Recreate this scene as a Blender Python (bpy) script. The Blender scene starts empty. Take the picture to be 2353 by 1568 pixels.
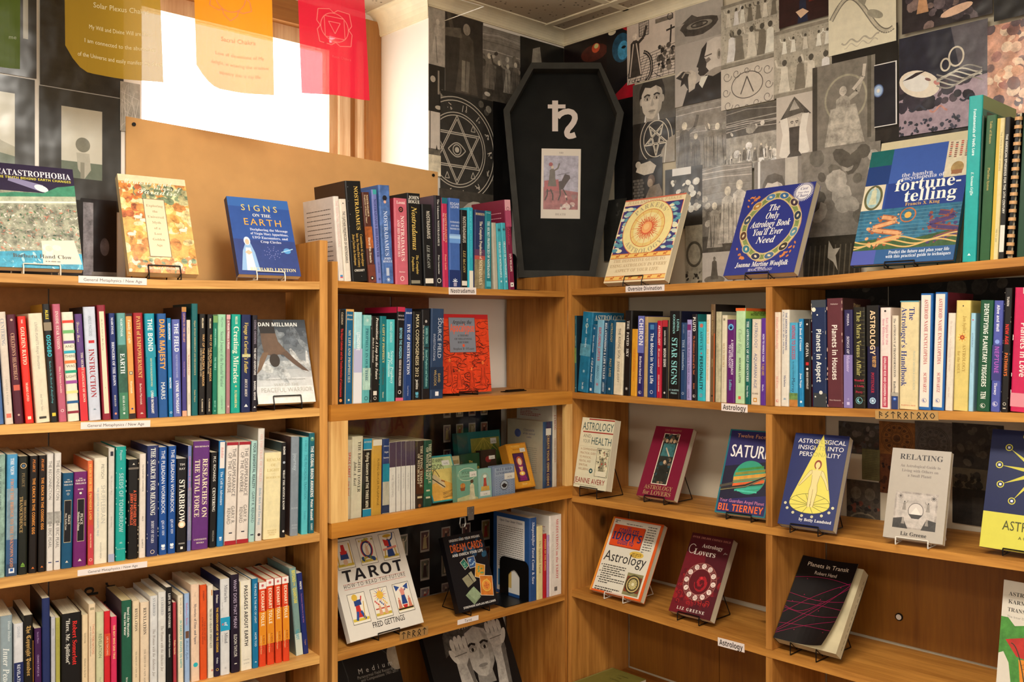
# Bookshop corner: two walls of pine bookcases, window, posters, a small coffin.
import bpy, math, random, hashlib
from mathutils import Vector, Matrix
from math import sin, cos, radians, pi, atan2, hypot

SC = bpy.context.scene
COL = SC.collection

# ---------------------------------------------------------------- camera
PXF, PXC, HOR, EYE = 2143.0, 1176.5, 768.0, 1.55     # focal length, centre and eye level in the 2353x1568 frame
AZ = radians(47.3)                                   # heading between the two walls
SA, CA = sin(AZ), cos(AZ)
cam_data = bpy.data.cameras.new('camera')
cam_data.sensor_width = 36.0
cam_data.lens = PXF / 2353.0 * 36.0
cam_data.shift_y = -16.0 / 2353.0
cam_data.clip_start = 0.02
cam = bpy.data.objects.new('camera', cam_data)
cam.location = (0, 0, EYE)
cam.rotation_euler = (pi / 2, 0, -(pi / 2 - AZ))
COL.objects.link(cam)
SC.camera = cam

# ---------------------------------------------------------------- world, lights, exposure
world = bpy.data.worlds.new('world')
SC.world = world
world.use_nodes = True
wn = world.node_tree.nodes
wn['Background'].inputs[0].default_value = (1.0, 0.985, 0.97, 1)
wn['Background'].inputs[1].default_value = 5.0


def area(name, loc, rot, sx, sy, power, color):
	l = bpy.data.lights.new(name, 'AREA')
	l.shape = 'RECTANGLE'
	l.size, l.size_y = sx, sy
	l.energy = power
	l.color = color
	o = bpy.data.objects.new(name, l)
	o.location = loc
	o.rotation_euler = rot
	COL.objects.link(o)
	return o


LAMPS = [((0.75, 0.75), 36.0), ((-0.75, 0.35), 13.0), ((0.9, -1.4), 12.0), ((-0.9, -1.5), 8.0)]
for i, ((lx, ly), pw) in enumerate(LAMPS):
	area('ceiling_lamp_light', (lx, ly, 2.46), (0, 0, 0), 0.28, 1.1, pw, (1.0, 0.965, 0.9))
area('window_daylight', (1.29, 2.60, 2.12), (radians(-90), 0, 0), 0.8, 0.66, 9.0, (1.0, 0.98, 0.96))
# fill light added at two made-up windows on the far sides of the room
area('fill_light', (0.2, -2.76, 1.75), (radians(90), 0, 0), 2.4, 1.2, 15.0, (1.0, 0.965, 0.92))
area('fill_light', (-2.56, 0.3, 1.75), (radians(90), 0, radians(-90)), 2.4, 1.2, 8.0, (1.0, 0.965, 0.92))

vs = SC.view_settings
vs.view_transform = 'Standard'
vs.look = 'None'
vs.exposure = -0.32
vs.gamma = 1.0
vs.use_curve_mapping = False
SC.cycles.max_bounces = 8
SC.cycles.diffuse_bounces = 4
SC.cycles.transparent_max_bounces = 12

# ---------------------------------------------------------------- helpers: pixels of the photo to points in the room


def w2(r, f):
	return Vector((r * SA + f * CA, -r * CA + f * SA))


def ray(u, v):
	d = w2((u - PXC) / PXF, 1.0)
	return Vector((d.x, d.y, (HOR - v) / PXF))


CAMP = Vector((0, 0, EYE))


class Frame:
	"""A vertical face: s runs to the right along it, n towards the room, z up."""

	def __init__(self, p, d):
		self.p = Vector((p[0], p[1]))
		self.d = Vector((d[0], d[1])).normalized()
		self.n = Vector((self.d.y, -self.d.x))

	def s(self, u, n=0.0):
		r = ray(u, HOR)
		r2 = Vector((r.x, r.y))
		t = (n + self.p.dot(self.n)) / r2.dot(self.n)
		return (r2 * t - self.p).dot(self.d), t

	def sz(self, u, v, n=0.0):
		s, t = self.s(u, n)
		return s, EYE + (HOR - v) / PXF * t

	def P(self, s, n, z):
		q = self.p + self.d * s + self.n * n
		return Vector((q.x, q.y, z))

	def mat(self, s=0, n=0, z=0):
		m = Matrix.Identity(4)
		for i in range(2):
			m[i][0], m[i][1] = self.d[i], -self.n[i]
		m.translation = self.P(s, n, z)
		return m


def on_z(u, v, z):
	r = ray(u, v)
	return CAMP + r * ((z - EYE) / r.z)


MID = Frame(w2(-.4427, 2.25), (1, 0))
RGT = Frame((2.032, MID.p.y), (0, -1))
LFT = Frame(w2(-.449, 2.23), w2(.807, .5906))
YW, XW, ZC = 2.23, 2.30, 2.57          # left wall, right wall, ceiling
LWALL = Frame((0, YW), (1, 0))
RWALL = Frame((XW, 0), (0, -1))

# ---------------------------------------------------------------- helpers: colours and materials
def lin(h, a=0.0):
	if isinstance(h, tuple):
		return h
	c = []
	for i in (0, 2, 4):
		x = int(h[i:i + 2], 16) / 255.0
		c.append(x / 12.92 if x <= .04045 else ((x + .055) / 1.055) ** 2.4)
	return (c[0], c[1], c[2], a)


def new_mat(name):
	m = bpy.data.materials.new(name)
	m.use_nodes = True
	nt = m.node_tree
	return m, nt, nt.nodes['Principled BSDF']


def print_mat(name, rough, scale=55.0, bump=0.0, spec=0.4, bscale=9.0):
	"""Printed paper: the ink colour of each face; the ink's alpha sets how grainy (engraved, painted) it is."""
	m, nt, b = new_mat(name)
	at = nt.nodes.new('ShaderNodeAttribute'); at.attribute_name = 'ink'
	tc = nt.nodes.new('ShaderNodeTexCoord')
	nz = nt.nodes.new('ShaderNodeTexNoise'); nz.inputs['Scale'].default_value = scale
	nz.inputs['Detail'].default_value = 7.0; nz.inputs['Roughness'].default_value = .68
	nt.links.new(tc.outputs['Object'], nz.inputs['Vector'])
	mr = nt.nodes.new('ShaderNodeMapRange')
	mr.inputs['From Min'].default_value = .32; mr.inputs['From Max'].default_value = .68
	mr.inputs['To Min'].default_value = .0; mr.inputs['To Max'].default_value = 1.9
	nt.links.new(nz.outputs['Fac'], mr.inputs['Value'])
	mx = nt.nodes.new('ShaderNodeMix'); mx.data_type = 'RGBA'; mx.blend_type = 'MULTIPLY'
	nt.links.new(at.outputs['Alpha'], mx.inputs['Factor'])
	nt.links.new(at.outputs['Color'], mx.inputs[6])
	nt.links.new(mr.outputs['Result'], mx.inputs[7])
	nt.links.new(mx.outputs[2], b.inputs['Base Color'])
	b.inputs['Roughness'].default_value = rough
	b.inputs['Specular IOR Level'].default_value = spec
	if bump:
		n2 = nt.nodes.new('ShaderNodeTexNoise'); n2.inputs['Scale'].default_value = bscale
		n2.inputs['Detail'].default_value = 2.0
		nt.links.new(tc.outputs['Object'], n2.inputs['Vector'])
		bp = nt.nodes.new('ShaderNodeBump'); bp.inputs['Strength'].default_value = bump
		bp.inputs['Distance'].default_value = .02
		nt.links.new(n2.outputs['Fac'], bp.inputs['Height'])
		nt.links.new(bp.outputs['Normal'], b.inputs['Normal'])
	return m


M = {}
M['print'] = print_mat('printed_cover', .42)
M['poster'] = print_mat('laminated_poster', .28, 38.0, .35, .5)
M['matte'] = print_mat('matte_paper', .8)


def plain(name, hx, rough=.6, metal=0.0, noise=0.0, nscale=30.0, spec=.4, bump=0.0):
	m, nt, b = new_mat(name)
	b.inputs['Roughness'].default_value = rough
	b.inputs['Metallic'].default_value = metal
	b.inputs['Specular IOR Level'].default_value = spec
	c = lin(hx)
	b.inputs['Base Color'].default_value = (c[0], c[1], c[2], 1)
	tc = nt.nodes.new('ShaderNodeTexCoord')
	nz = nt.nodes.new('ShaderNodeTexNoise'); nz.inputs['Scale'].default_value = nscale
	nz.inputs['Detail'].default_value = 5.0
	nt.links.new(tc.outputs['Object'], nz.inputs['Vector'])
	rp = nt.nodes.new('ShaderNodeValToRGB')
	k = 1 - noise
	rp.color_ramp.elements[0].color = (c[0] * k, c[1] * k, c[2] * k, 1)
	rp.color_ramp.elements[1].color = (min(1, c[0] * (1 + noise * .6)), min(1, c[1] * (1 + noise * .6)), min(1, c[2] * (1 + noise * .6)), 1)
	rp.color_ramp.elements[0].position = .35; rp.color_ramp.elements[1].position = .65
	nt.links.new(nz.outputs['Fac'], rp.inputs['Fac'])
	nt.links.new(rp.outputs['Color'], b.inputs['Base Color'])
	if bump:
		bp = nt.nodes.new('ShaderNodeBump'); bp.inputs['Strength'].default_value = bump
		bp.inputs['Distance'].default_value = .003
		nt.links.new(nz.outputs['Fac'], bp.inputs['Height'])
		nt.links.new(bp.outputs['Normal'], b.inputs['Normal'])
	return m


def wood_mat(name, axis, dark, light, rough=.5, knots=True, band=15.0):
	"""Pine: fibres drawn out along one local axis, growth rings across it, dark knots."""
	m, nt, b = new_mat(name)
	tc = nt.nodes.new('ShaderNodeTexCoord')
	oi = nt.nodes.new('ShaderNodeObjectInfo')
	mul = nt.nodes.new('ShaderNodeVectorMath'); mul.operation = 'MULTIPLY_ADD'
	mul.inputs[1].default_value = (1, 1, 1)
	ofs = nt.nodes.new('ShaderNodeVectorMath'); ofs.operation = 'SCALE'
	ofs.inputs[0].default_value = (3.1, 5.7, 4.3)
	nt.links.new(oi.outputs['Random'], ofs.inputs['Scale'])
	nt.links.new(tc.outputs['Object'], mul.inputs[0])
	nt.links.new(ofs.outputs['Vector'], mul.inputs[2])
	mp = nt.nodes.new('ShaderNodeMapping')
	sc = [1.0, 1.0, 1.0]; sc[axis] = .07
	mp.inputs['Scale'].default_value = sc
	nt.links.new(mul.outputs['Vector'], mp.inputs['Vector'])
	warp = nt.nodes.new('ShaderNodeTexNoise'); warp.inputs['Scale'].default_value = 7.0
	warp.inputs['Detail'].default_value = 2.0
	nt.links.new(mp.outputs['Vector'], warp.inputs['Vector'])
	ring = nt.nodes.new('ShaderNodeMath'); ring.operation = 'MULTIPLY'; ring.inputs[1].default_value = band
	nt.links.new(warp.outputs['Fac'], ring.inputs[0])
	fr = nt.nodes.new('ShaderNodeMath'); fr.operation = 'PINGPONG'; fr.inputs[1].default_value = 1.0
	nt.links.new(ring.outputs[0], fr.inputs[0])
	fib = nt.nodes.new('ShaderNodeTexNoise'); fib.inputs['Scale'].default_value = 160.0
	fib.inputs['Detail'].default_value = 4.0
	nt.links.new(mp.outputs['Vector'], fib.inputs['Vector'])
	big = nt.nodes.new('ShaderNodeTexNoise'); big.inputs['Scale'].default_value = 3.0
	nt.links.new(mul.outputs['Vector'], big.inputs['Vector'])
	a1 = nt.nodes.new('ShaderNodeMath'); a1.operation = 'MULTIPLY_ADD'; a1.inputs[1].default_value = .24
	nt.links.new(fr.outputs[0], a1.inputs[0])
	a2 = nt.nodes.new('ShaderNodeMath'); a2.operation = 'MULTIPLY'; a2.inputs[1].default_value = .55
	nt.links.new(fib.outputs['Fac'], a2.inputs[0])
	nt.links.new(a2.outputs[0], a1.inputs[2])
	a3 = nt.nodes.new('ShaderNodeMath'); a3.operation = 'MULTIPLY_ADD'; a3.inputs[1].default_value = .5
	nt.links.new(big.outputs['Fac'], a3.inputs[0]); nt.links.new(a1.outputs[0], a3.inputs[2])
	rp = nt.nodes.new('ShaderNodeValToRGB')
	d, l = lin(dark), lin(light)
	rp.color_ramp.elements[0].position = .28; rp.color_ramp.elements[0].color = (d[0], d[1], d[2], 1)
	rp.color_ramp.elements[1].position = .9; rp.color_ramp.elements[1].color = (l[0], l[1], l[2], 1)
	nt.links.new(a3.outputs[0], rp.inputs['Fac'])
	out = rp.outputs['Color']
	if knots:
		mk = nt.nodes.new('ShaderNodeMapping')
		sk = [2.6, 2.6, 2.6]; sk[axis] = 1.6
		mk.inputs['Scale'].default_value = sk
		nt.links.new(mul.outputs['Vector'], mk.inputs['Vector'])
		vo = nt.nodes.new('ShaderNodeTexVoronoi'); vo.inputs['Scale'].default_value = 2.1
		nt.links.new(mk.outputs['Vector'], vo.inputs['Vector'])
		kr = nt.nodes.new('ShaderNodeMapRange')
		kr.inputs['From Min'].default_value = .05; kr.inputs['From Max'].default_value = .11
		kr.inputs['To Min'].default_value = .25; kr.inputs['To Max'].default_value = 1.0
		nt.links.new(vo.outputs['Distance'], kr.inputs['Value'])
		mx = nt.nodes.new('ShaderNodeMix'); mx.data_type = 'RGBA'; mx.blend_type = 'MULTIPLY'
		mx.inputs['Factor'].default_value = 1.0
		nt.links.new(out, mx.inputs[6]); nt.links.new(kr.outputs['Result'], mx.inputs[7])
		out = mx.outputs[2]
	nt.links.new(out, b.inputs['Base Color'])
	b.inputs['Roughness'].default_value = rough
	b.inputs['Specular IOR Level'].default_value = .35
	bp = nt.nodes.new('ShaderNodeBump'); bp.inputs['Strength'].default_value = .12
	bp.inputs['Distance'].default_value = .002
	nt.links.new(a1.outputs[0], bp.inputs['Height'])
	nt.links.new(bp.outputs['Normal'], b.inputs['Normal'])
	return m


M['wood_x'] = wood_mat('pine_along_the_shelf', 0, '9c6224', 'ecb668')
M['wood_z'] = wood_mat('pine_upright', 2, '8e561c', 'd89c50')
M['dark_x'] = wood_mat('shaded_pine_along_the_shelf', 0, '844c14', 'd29444')  # darker pine tone, with the dimmer light on these cases put into the colour
M['dark_z'] = wood_mat('shaded_pine_upright', 2, '7c4610', 'c48840')
M['rail_x'] = wood_mat('pine_rail', 0, '9a5c18', 'cc8a34', knots=False)
M['rail_z'] = wood_mat('pine_stile', 2, 'b57c3c', 'e8bd78', knots=False)
M['ply_z'] = wood_mat('brown_plywood', 2, '6e4018', '94601f', knots=False, band=10.0)
M['trim_z'] = wood_mat('orange_window_trim', 2, '84562a', 'ac7840', knots=False)
M['trim_x'] = wood_mat('orange_window_header', 0, '84562a', 'ac7840', knots=False)
M['card'] = plain('brown_cardboard', 'd2a266', .85, noise=.06, nscale=14)
M['cardd'] = plain('dark_cardboard', '8a5a30', .9, noise=.1, nscale=14)
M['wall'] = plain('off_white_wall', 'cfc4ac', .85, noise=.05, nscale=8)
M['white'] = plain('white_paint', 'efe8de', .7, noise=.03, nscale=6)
M['crown'] = plain('cream_crown_paint', 'ece2c4', .55, noise=.08, nscale=18)
M['blackp'] = plain('black_paper', '100f0e', .6, noise=.15, nscale=9)
M['blackw'] = plain('black_painted_wood', '151512', .7, noise=.3, nscale=16, bump=.1, spec=.15)
M['blackd'] = plain('black_painted_edge', '33322d', .65, noise=.2, nscale=30, bump=.1, spec=.2)
M['wire'] = plain('black_wire', '0c0b0b', .35, metal=.3)
M['wirew'] = plain('white_coated_wire', 'dcd6c8', .4)
M['metal'] = plain('galvanised_steel', '9a9a94', .35, metal=.9, noise=.15)
M['bookend'] = plain('black_enamel_steel', '0b0b0c', .4, metal=.2)
M['frame'] = wood_mat('pale_window_frame', 2, 'b98a5c', 'e6cfae', knots=False)
M['floor'] = plain('brown_floor', '5a4634', .7, noise=.2, nscale=5)
M['lampbody'] = plain('white_lamp_body', 'e8e6e0', .5)


def page_mat():
	m, nt, b = new_mat('page_block')
	at = nt.nodes.new('ShaderNodeAttribute'); at.attribute_name = 'ink'
	tc = nt.nodes.new('ShaderNodeTexCoord')
	mp = nt.nodes.new('ShaderNodeMapping')
	nz = nt.nodes.new('ShaderNodeTexNoise'); nz.inputs['Scale'].default_value = 1.0
	nz.inputs['Detail'].default_value = 3.0
	mp.inputs['Scale'].default_value = (1300, 14, 14)
	nt.links.new(tc.outputs['Object'], mp.inputs['Vector'])
	nt.links.new(mp.outputs['Vector'], nz.inputs['Vector'])
	mr = nt.nodes.new('ShaderNodeMapRange')
	mr.inputs['From Min'].default_value = .3; mr.inputs['From Max'].default_value = .7
	mr.inputs['To Min'].default_value = .72; mr.inputs['To Max'].default_value = 1.06
	nt.links.new(nz.outputs['Fac'], mr.inputs['Value'])
	mx = nt.nodes.new('ShaderNodeMix'); mx.data_type = 'RGBA'; mx.blend_type = 'MULTIPLY'
	mx.inputs['Factor'].default_value = 1.0
	nt.links.new(at.outputs['Color'], mx.inputs[6]); nt.links.new(mr.outputs['Result'], mx.inputs[7])
	nt.links.new(mx.outputs[2], b.inputs['Base Color'])
	b.inputs['Roughness'].default_value = .9
	b.inputs['Specular IOR Level'].default_value = .1
	return m, mp


M['pages'], _ = page_mat()
M['pages_flat'], _mp = page_mat()
_mp.inputs['Scale'].default_value = (14, 1300, 14)


def ceiling_mat():
	m, nt, b = new_mat('perforated_ceiling_tile')
	tc = nt.nodes.new('ShaderNodeTexCoord')
	vo = nt.nodes.new('ShaderNodeTexVoronoi'); vo.inputs['Scale'].default_value = 55.0
	vo.inputs['Randomness'].default_value = .75
	nt.links.new(tc.outputs['Object'], vo.inputs['Vector'])
	rp = nt.nodes.new('ShaderNodeValToRGB')
	rp.color_ramp.elements[0].position = .16; rp.color_ramp.elements[0].color = (*lin('5e5444')[:3], 1)
	rp.color_ramp.elements[1].position = .24; rp.color_ramp.elements[1].color = (*lin('b8aa92')[:3], 1)
	nt.links.new(vo.outputs['Distance'], rp.inputs['Fac'])
	nt.links.new(rp.outputs['Color'], b.inputs['Base Color'])
	b.inputs['Roughness'].default_value = .9
	return m


M['ceil'] = ceiling_mat()


def cloth_mat(name):
	m, nt, b = new_mat(name)
	at = nt.nodes.new('ShaderNodeAttribute'); at.attribute_name = 'ink'
	b.inputs['Roughness'].default_value = .85
	b.inputs['Specular IOR Level'].default_value = .1
	nt.links.new(at.outputs['Color'], b.inputs['Base Color'])
	tr = nt.nodes.new('ShaderNodeBsdfTranslucent')
	nt.links.new(at.outputs['Color'], tr.inputs['Color'])
	mx = nt.nodes.new('ShaderNodeMixShader'); mx.inputs[0].default_value = .5
	nt.links.new(b.outputs[0], mx.inputs[1]); nt.links.new(tr.outputs[0], mx.inputs[2])
	tp = nt.nodes.new('ShaderNodeBsdfTransparent')
	m2 = nt.nodes.new('ShaderNodeMixShader'); m2.inputs[0].default_value = .1
	nt.links.new(mx.outputs[0], m2.inputs[1]); nt.links.new(tp.outputs[0], m2.inputs[2])
	nt.links.new(m2.outputs[0], nt.nodes['Material Output'].inputs['Surface'])
	return m


M['cloth'] = cloth_mat('thin_dyed_cloth')


def pane_mat(name, rough):
	m, nt, b = new_mat(name)
	nt.nodes.remove(b)
	fr = nt.nodes.new('ShaderNodeFresnel'); fr.inputs['IOR'].default_value = 1.45
	tp = nt.nodes.new('ShaderNodeBsdfTransparent'); tp.inputs['Color'].default_value = (.97, .97, .95, 1)
	gl = nt.nodes.new('ShaderNodeBsdfGlossy'); gl.inputs['Roughness'].default_value = rough
	mx = nt.nodes.new('ShaderNodeMixShader')
	ge = nt.nodes.new('ShaderNodeNewGeometry')
	inv = nt.nodes.new('ShaderNodeMath'); inv.operation = 'SUBTRACT'; inv.inputs[0].default_value = 1.0
	nt.links.new(ge.outputs['Backfacing'], inv.inputs[1])
	ml = nt.nodes.new('ShaderNodeMath'); ml.operation = 'MULTIPLY'
	nt.links.new(fr.outputs[0], ml.inputs[0]); nt.links.new(inv.outputs[0], ml.inputs[1])
	nt.links.new(ml.outputs[0], mx.inputs[0])
	nt.links.new(tp.outputs[0], mx.inputs[1]); nt.links.new(gl.outputs[0], mx.inputs[2])
	nt.links.new(mx.outputs[0], nt.nodes['Material Output'].inputs['Surface'])
	return m


M['pane'] = pane_mat('clear_pane', .04)


def emit(name, hx, k):
	m, nt, b = new_mat(name)
	c = lin(hx)
	b.inputs['Emission Color'].default_value = (c[0], c[1], c[2], 1)
	b.inputs['Emission Strength'].default_value = k
	return m


M['fill_glow'] = emit('fill_pane', 'fff6ea', 1.4)  # glow for the two added, unseen windows
M['tube'] = emit('lit_diffuser', 'fff0d8', 11.0)

# ---------------------------------------------------------------- helpers: meshes


class MB:
	def __init__(self):
		self.v = []; self.f = []; self.c = []

	def face(self, pts, col=(.5, .5, .5, 0)):
		b = len(self.v)
		self.v.extend((p[0], p[1], p[2]) for p in pts)
		self.f.append(tuple(range(b, b + len(pts))))
		self.c.append(col)

	def hexa(self, p, col=(.5, .5, .5, 0), cols=None):
		"""p: eight corners, bottom ring then top ring (x0y0, x1y0, x1y1, x0y1)."""
		q = [(0, 3, 2, 1), (4, 5, 6, 7), (0, 1, 5, 4), (1, 2, 6, 5), (2, 3, 7, 6), (3, 0, 4, 7)]
		for i, k in enumerate(q):
			self.face([p[j] for j in k], cols[i] if cols else col)

	def box(self, x0, x1, y0, y1, z0, z1, col=(.5, .5, .5, 0), cols=None):
		self.hexa([(x0, y0, z0), (x1, y0, z0), (x1, y1, z0), (x0, y1, z0),
				(x0, y0, z1), (x1, y0, z1), (x1, y1, z1), (x0, y1, z1)], col, cols)

	def tube(self, pts, r, col=(.5, .5, .5, 0), n=7, closed=False):
		pts = [Vector(p) for p in pts]
		rings = []
		m = len(pts)
		prev = None
		for i, p in enumerate(pts):
			a = pts[i - 1] if (i or closed) else p
			c = pts[(i + 1) % m] if (i < m - 1 or closed) else p
			t = (c - a).normalized()
			if prev is None:
				x = t.orthogonal().normalized()
			else:
				x = (prev - t * prev.dot(t))
				x = x.normalized() if x.length > 1e-6 else t.orthogonal().normalized()
			prev = x
			y = t.cross(x)
			rings.append([p + (x * cos(2 * pi * k / n) + y * sin(2 * pi * k / n)) * r for k in range(n)])
		for i in range(m if closed else m - 1):
			A_, B_ = rings[i], rings[(i + 1) % m]
			for k in range(n):
				self.face([A_[k], A_[(k + 1) % n], B_[(k + 1) % n], B_[k]], col)
		if not closed:
			self.face(rings[0][::-1], col); self.face(rings[-1], col)

	def prism(self, poly, y0, y1, col=(.5, .5, .5, 0), colside=None):
		"""poly in xz (counter-clockwise seen from -y), extruded y0..y1."""
		a = [(x, y0, z) for x, z in poly]; b = [(x, y1, z) for x, z in poly]
		self.face(a, col); self.face(b[::-1], col)
		n = len(poly)
		for i in range(n):
			j = (i + 1) % n
			self.face([a[i], b[i], b[j], a[j]], colside or col)

	def build(self, name, mat, parent=None, smooth=False):
		me = bpy.data.meshes.new(name)
		me.from_pydata(self.v, [], self.f)
		at = me.attributes.new('ink', 'FLOAT_COLOR', 'CORNER')
		buf = []
		for f, c in zip(self.f, self.c):
			buf.extend(c * len(f))
		at.data.foreach_set('color', buf)
		me.materials.append(mat)
		if smooth:
			me.polygons.foreach_set('use_smooth', [True] * len(self.f))
		me.update()
		o = bpy.data.objects.new(name, me)
		COL.objects.link(o)
		if parent is not None:
			o.parent = parent
		return o


LABELS = {}


def tag(o, label, cat, group=None):
	o['label'] = label; o['category'] = cat
	if group:
		o['group'] = group
	LABELS.setdefault(label, []).append(o.name)
	n = len(label.split())
	if n < 4 or n > 16:
		print('LABEL LENGTH', n, label)
	return o


def thing(name, mat4, label, cat, group=None):
	o = bpy.data.objects.new(name, None)
	o.empty_display_size = .05
	COL.objects.link(o)
	o.matrix_world = mat4
	return tag(o, label, cat, group)


def struct(o):
	o['kind'] = 'structure'
	return o


# ---------------------------------------------------------------- helpers: lettering and flat artwork
_glyph = {' ': ([], [], .3)}


def load_glyphs(chars, res=2):
	"""Outline every letter once: one text block, a letter per line set between two wide-spaced bars."""
	chars = [c for c in dict.fromkeys(chars) if c not in _glyph]
	c = bpy.data.curves.new('glyph', 'FONT')
	c.size = 1; c.resolution_u = res; c.space_line = 4.0
	gap = ' ' * 8
	c.body = '\n'.join(['I' + gap + gap + 'I'] + ['I' + gap + ch + gap + 'I' for ch in chars])
	o = bpy.data.objects.new('glyph', c)
	me = o.to_mesh()
	V = [(v.co.x, v.co.y) for v in me.vertices]
	lines = {}
	for p in me.polygons:
		vs_ = tuple(p.vertices)
		ln = round((.3 - sum(V[i][1] for i in vs_) / len(vs_)) / 4.0)
		lines.setdefault(ln, []).append(vs_)
	xi = sorted(V[i][0] for f in lines[0] for i in f)
	base, barw = xi[-1], [x for x in xi if x < xi[-1] - .8][-1]
	for k, ch in enumerate(chars):
		fs = lines.get(k + 1, [])
		xmax = max((V[i][0] for f in fs for i in f), default=base)
		bars = xmax - .5
		keep = [f for f in fs if all(barw + .6 < V[i][0] < bars for i in f)]
		adv = xmax - base
		idx, vv, ff = {}, [], []
		for f in keep:
			q = []
			for i in f:
				if i not in idx:
					idx[i] = len(vv); vv.append((V[i][0], V[i][1] + 4.0 * (k + 1)))
				q.append(idx[i])
			ff.append(q)
		# pen position: half way along the empty line, between its two runs of spaces
		pen = (min(xi) + base) / 2
		vv = [(x - pen, y) for x, y in vv]
		_glyph[ch] = (vv, ff, adv)
	o.to_mesh_clear()
	bpy.data.objects.remove(o); bpy.data.curves.remove(c)


def glyph(ch):
	if ch not in _glyph:
		load_glyphs([ch])
	return _glyph[ch]


def fancy(s, font):
	"""Letter shapes: s sans, b bold sans, S bold serif, I bold italic serif, C script, F blackletter."""
	base = {'b': (0x1D5D4, 0x1D5EE), 'S': (0x1D400, 0x1D41A), 'I': (0x1D468, 0x1D482), 'C': (0x1D4D0, 0x1D4EA),
			'F': (0x1D56C, 0x1D586), 'i': (0x1D608, 0x1D622)}.get(font)
	if not base:
		return s
	out = ''
	for ch in s:
		if 'A' <= ch <= 'Z':
			out += chr(base[0] + ord(ch) - 65)
		elif 'a' <= ch <= 'z':
			out += chr(base[1] + ord(ch) - 97)
		elif ch.isdigit() and font in 'SI':
			out += chr(0x1D7CE + int(ch))
		else:
			out += ch
	return out


CODES = dict(w='efe6d6', k='1b1714', g='c9a04a', r='c8202a', o='e08a30', t='2aa5a5', b='1c2c60', y='e6d23c', n='8a8880', v='6a4a90', p='e58aa0', c='d8c8a0')


def hexc(c, a=0.0):
	return lin(CODES.get(c, c), a) if isinstance(c, str) else c


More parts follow.
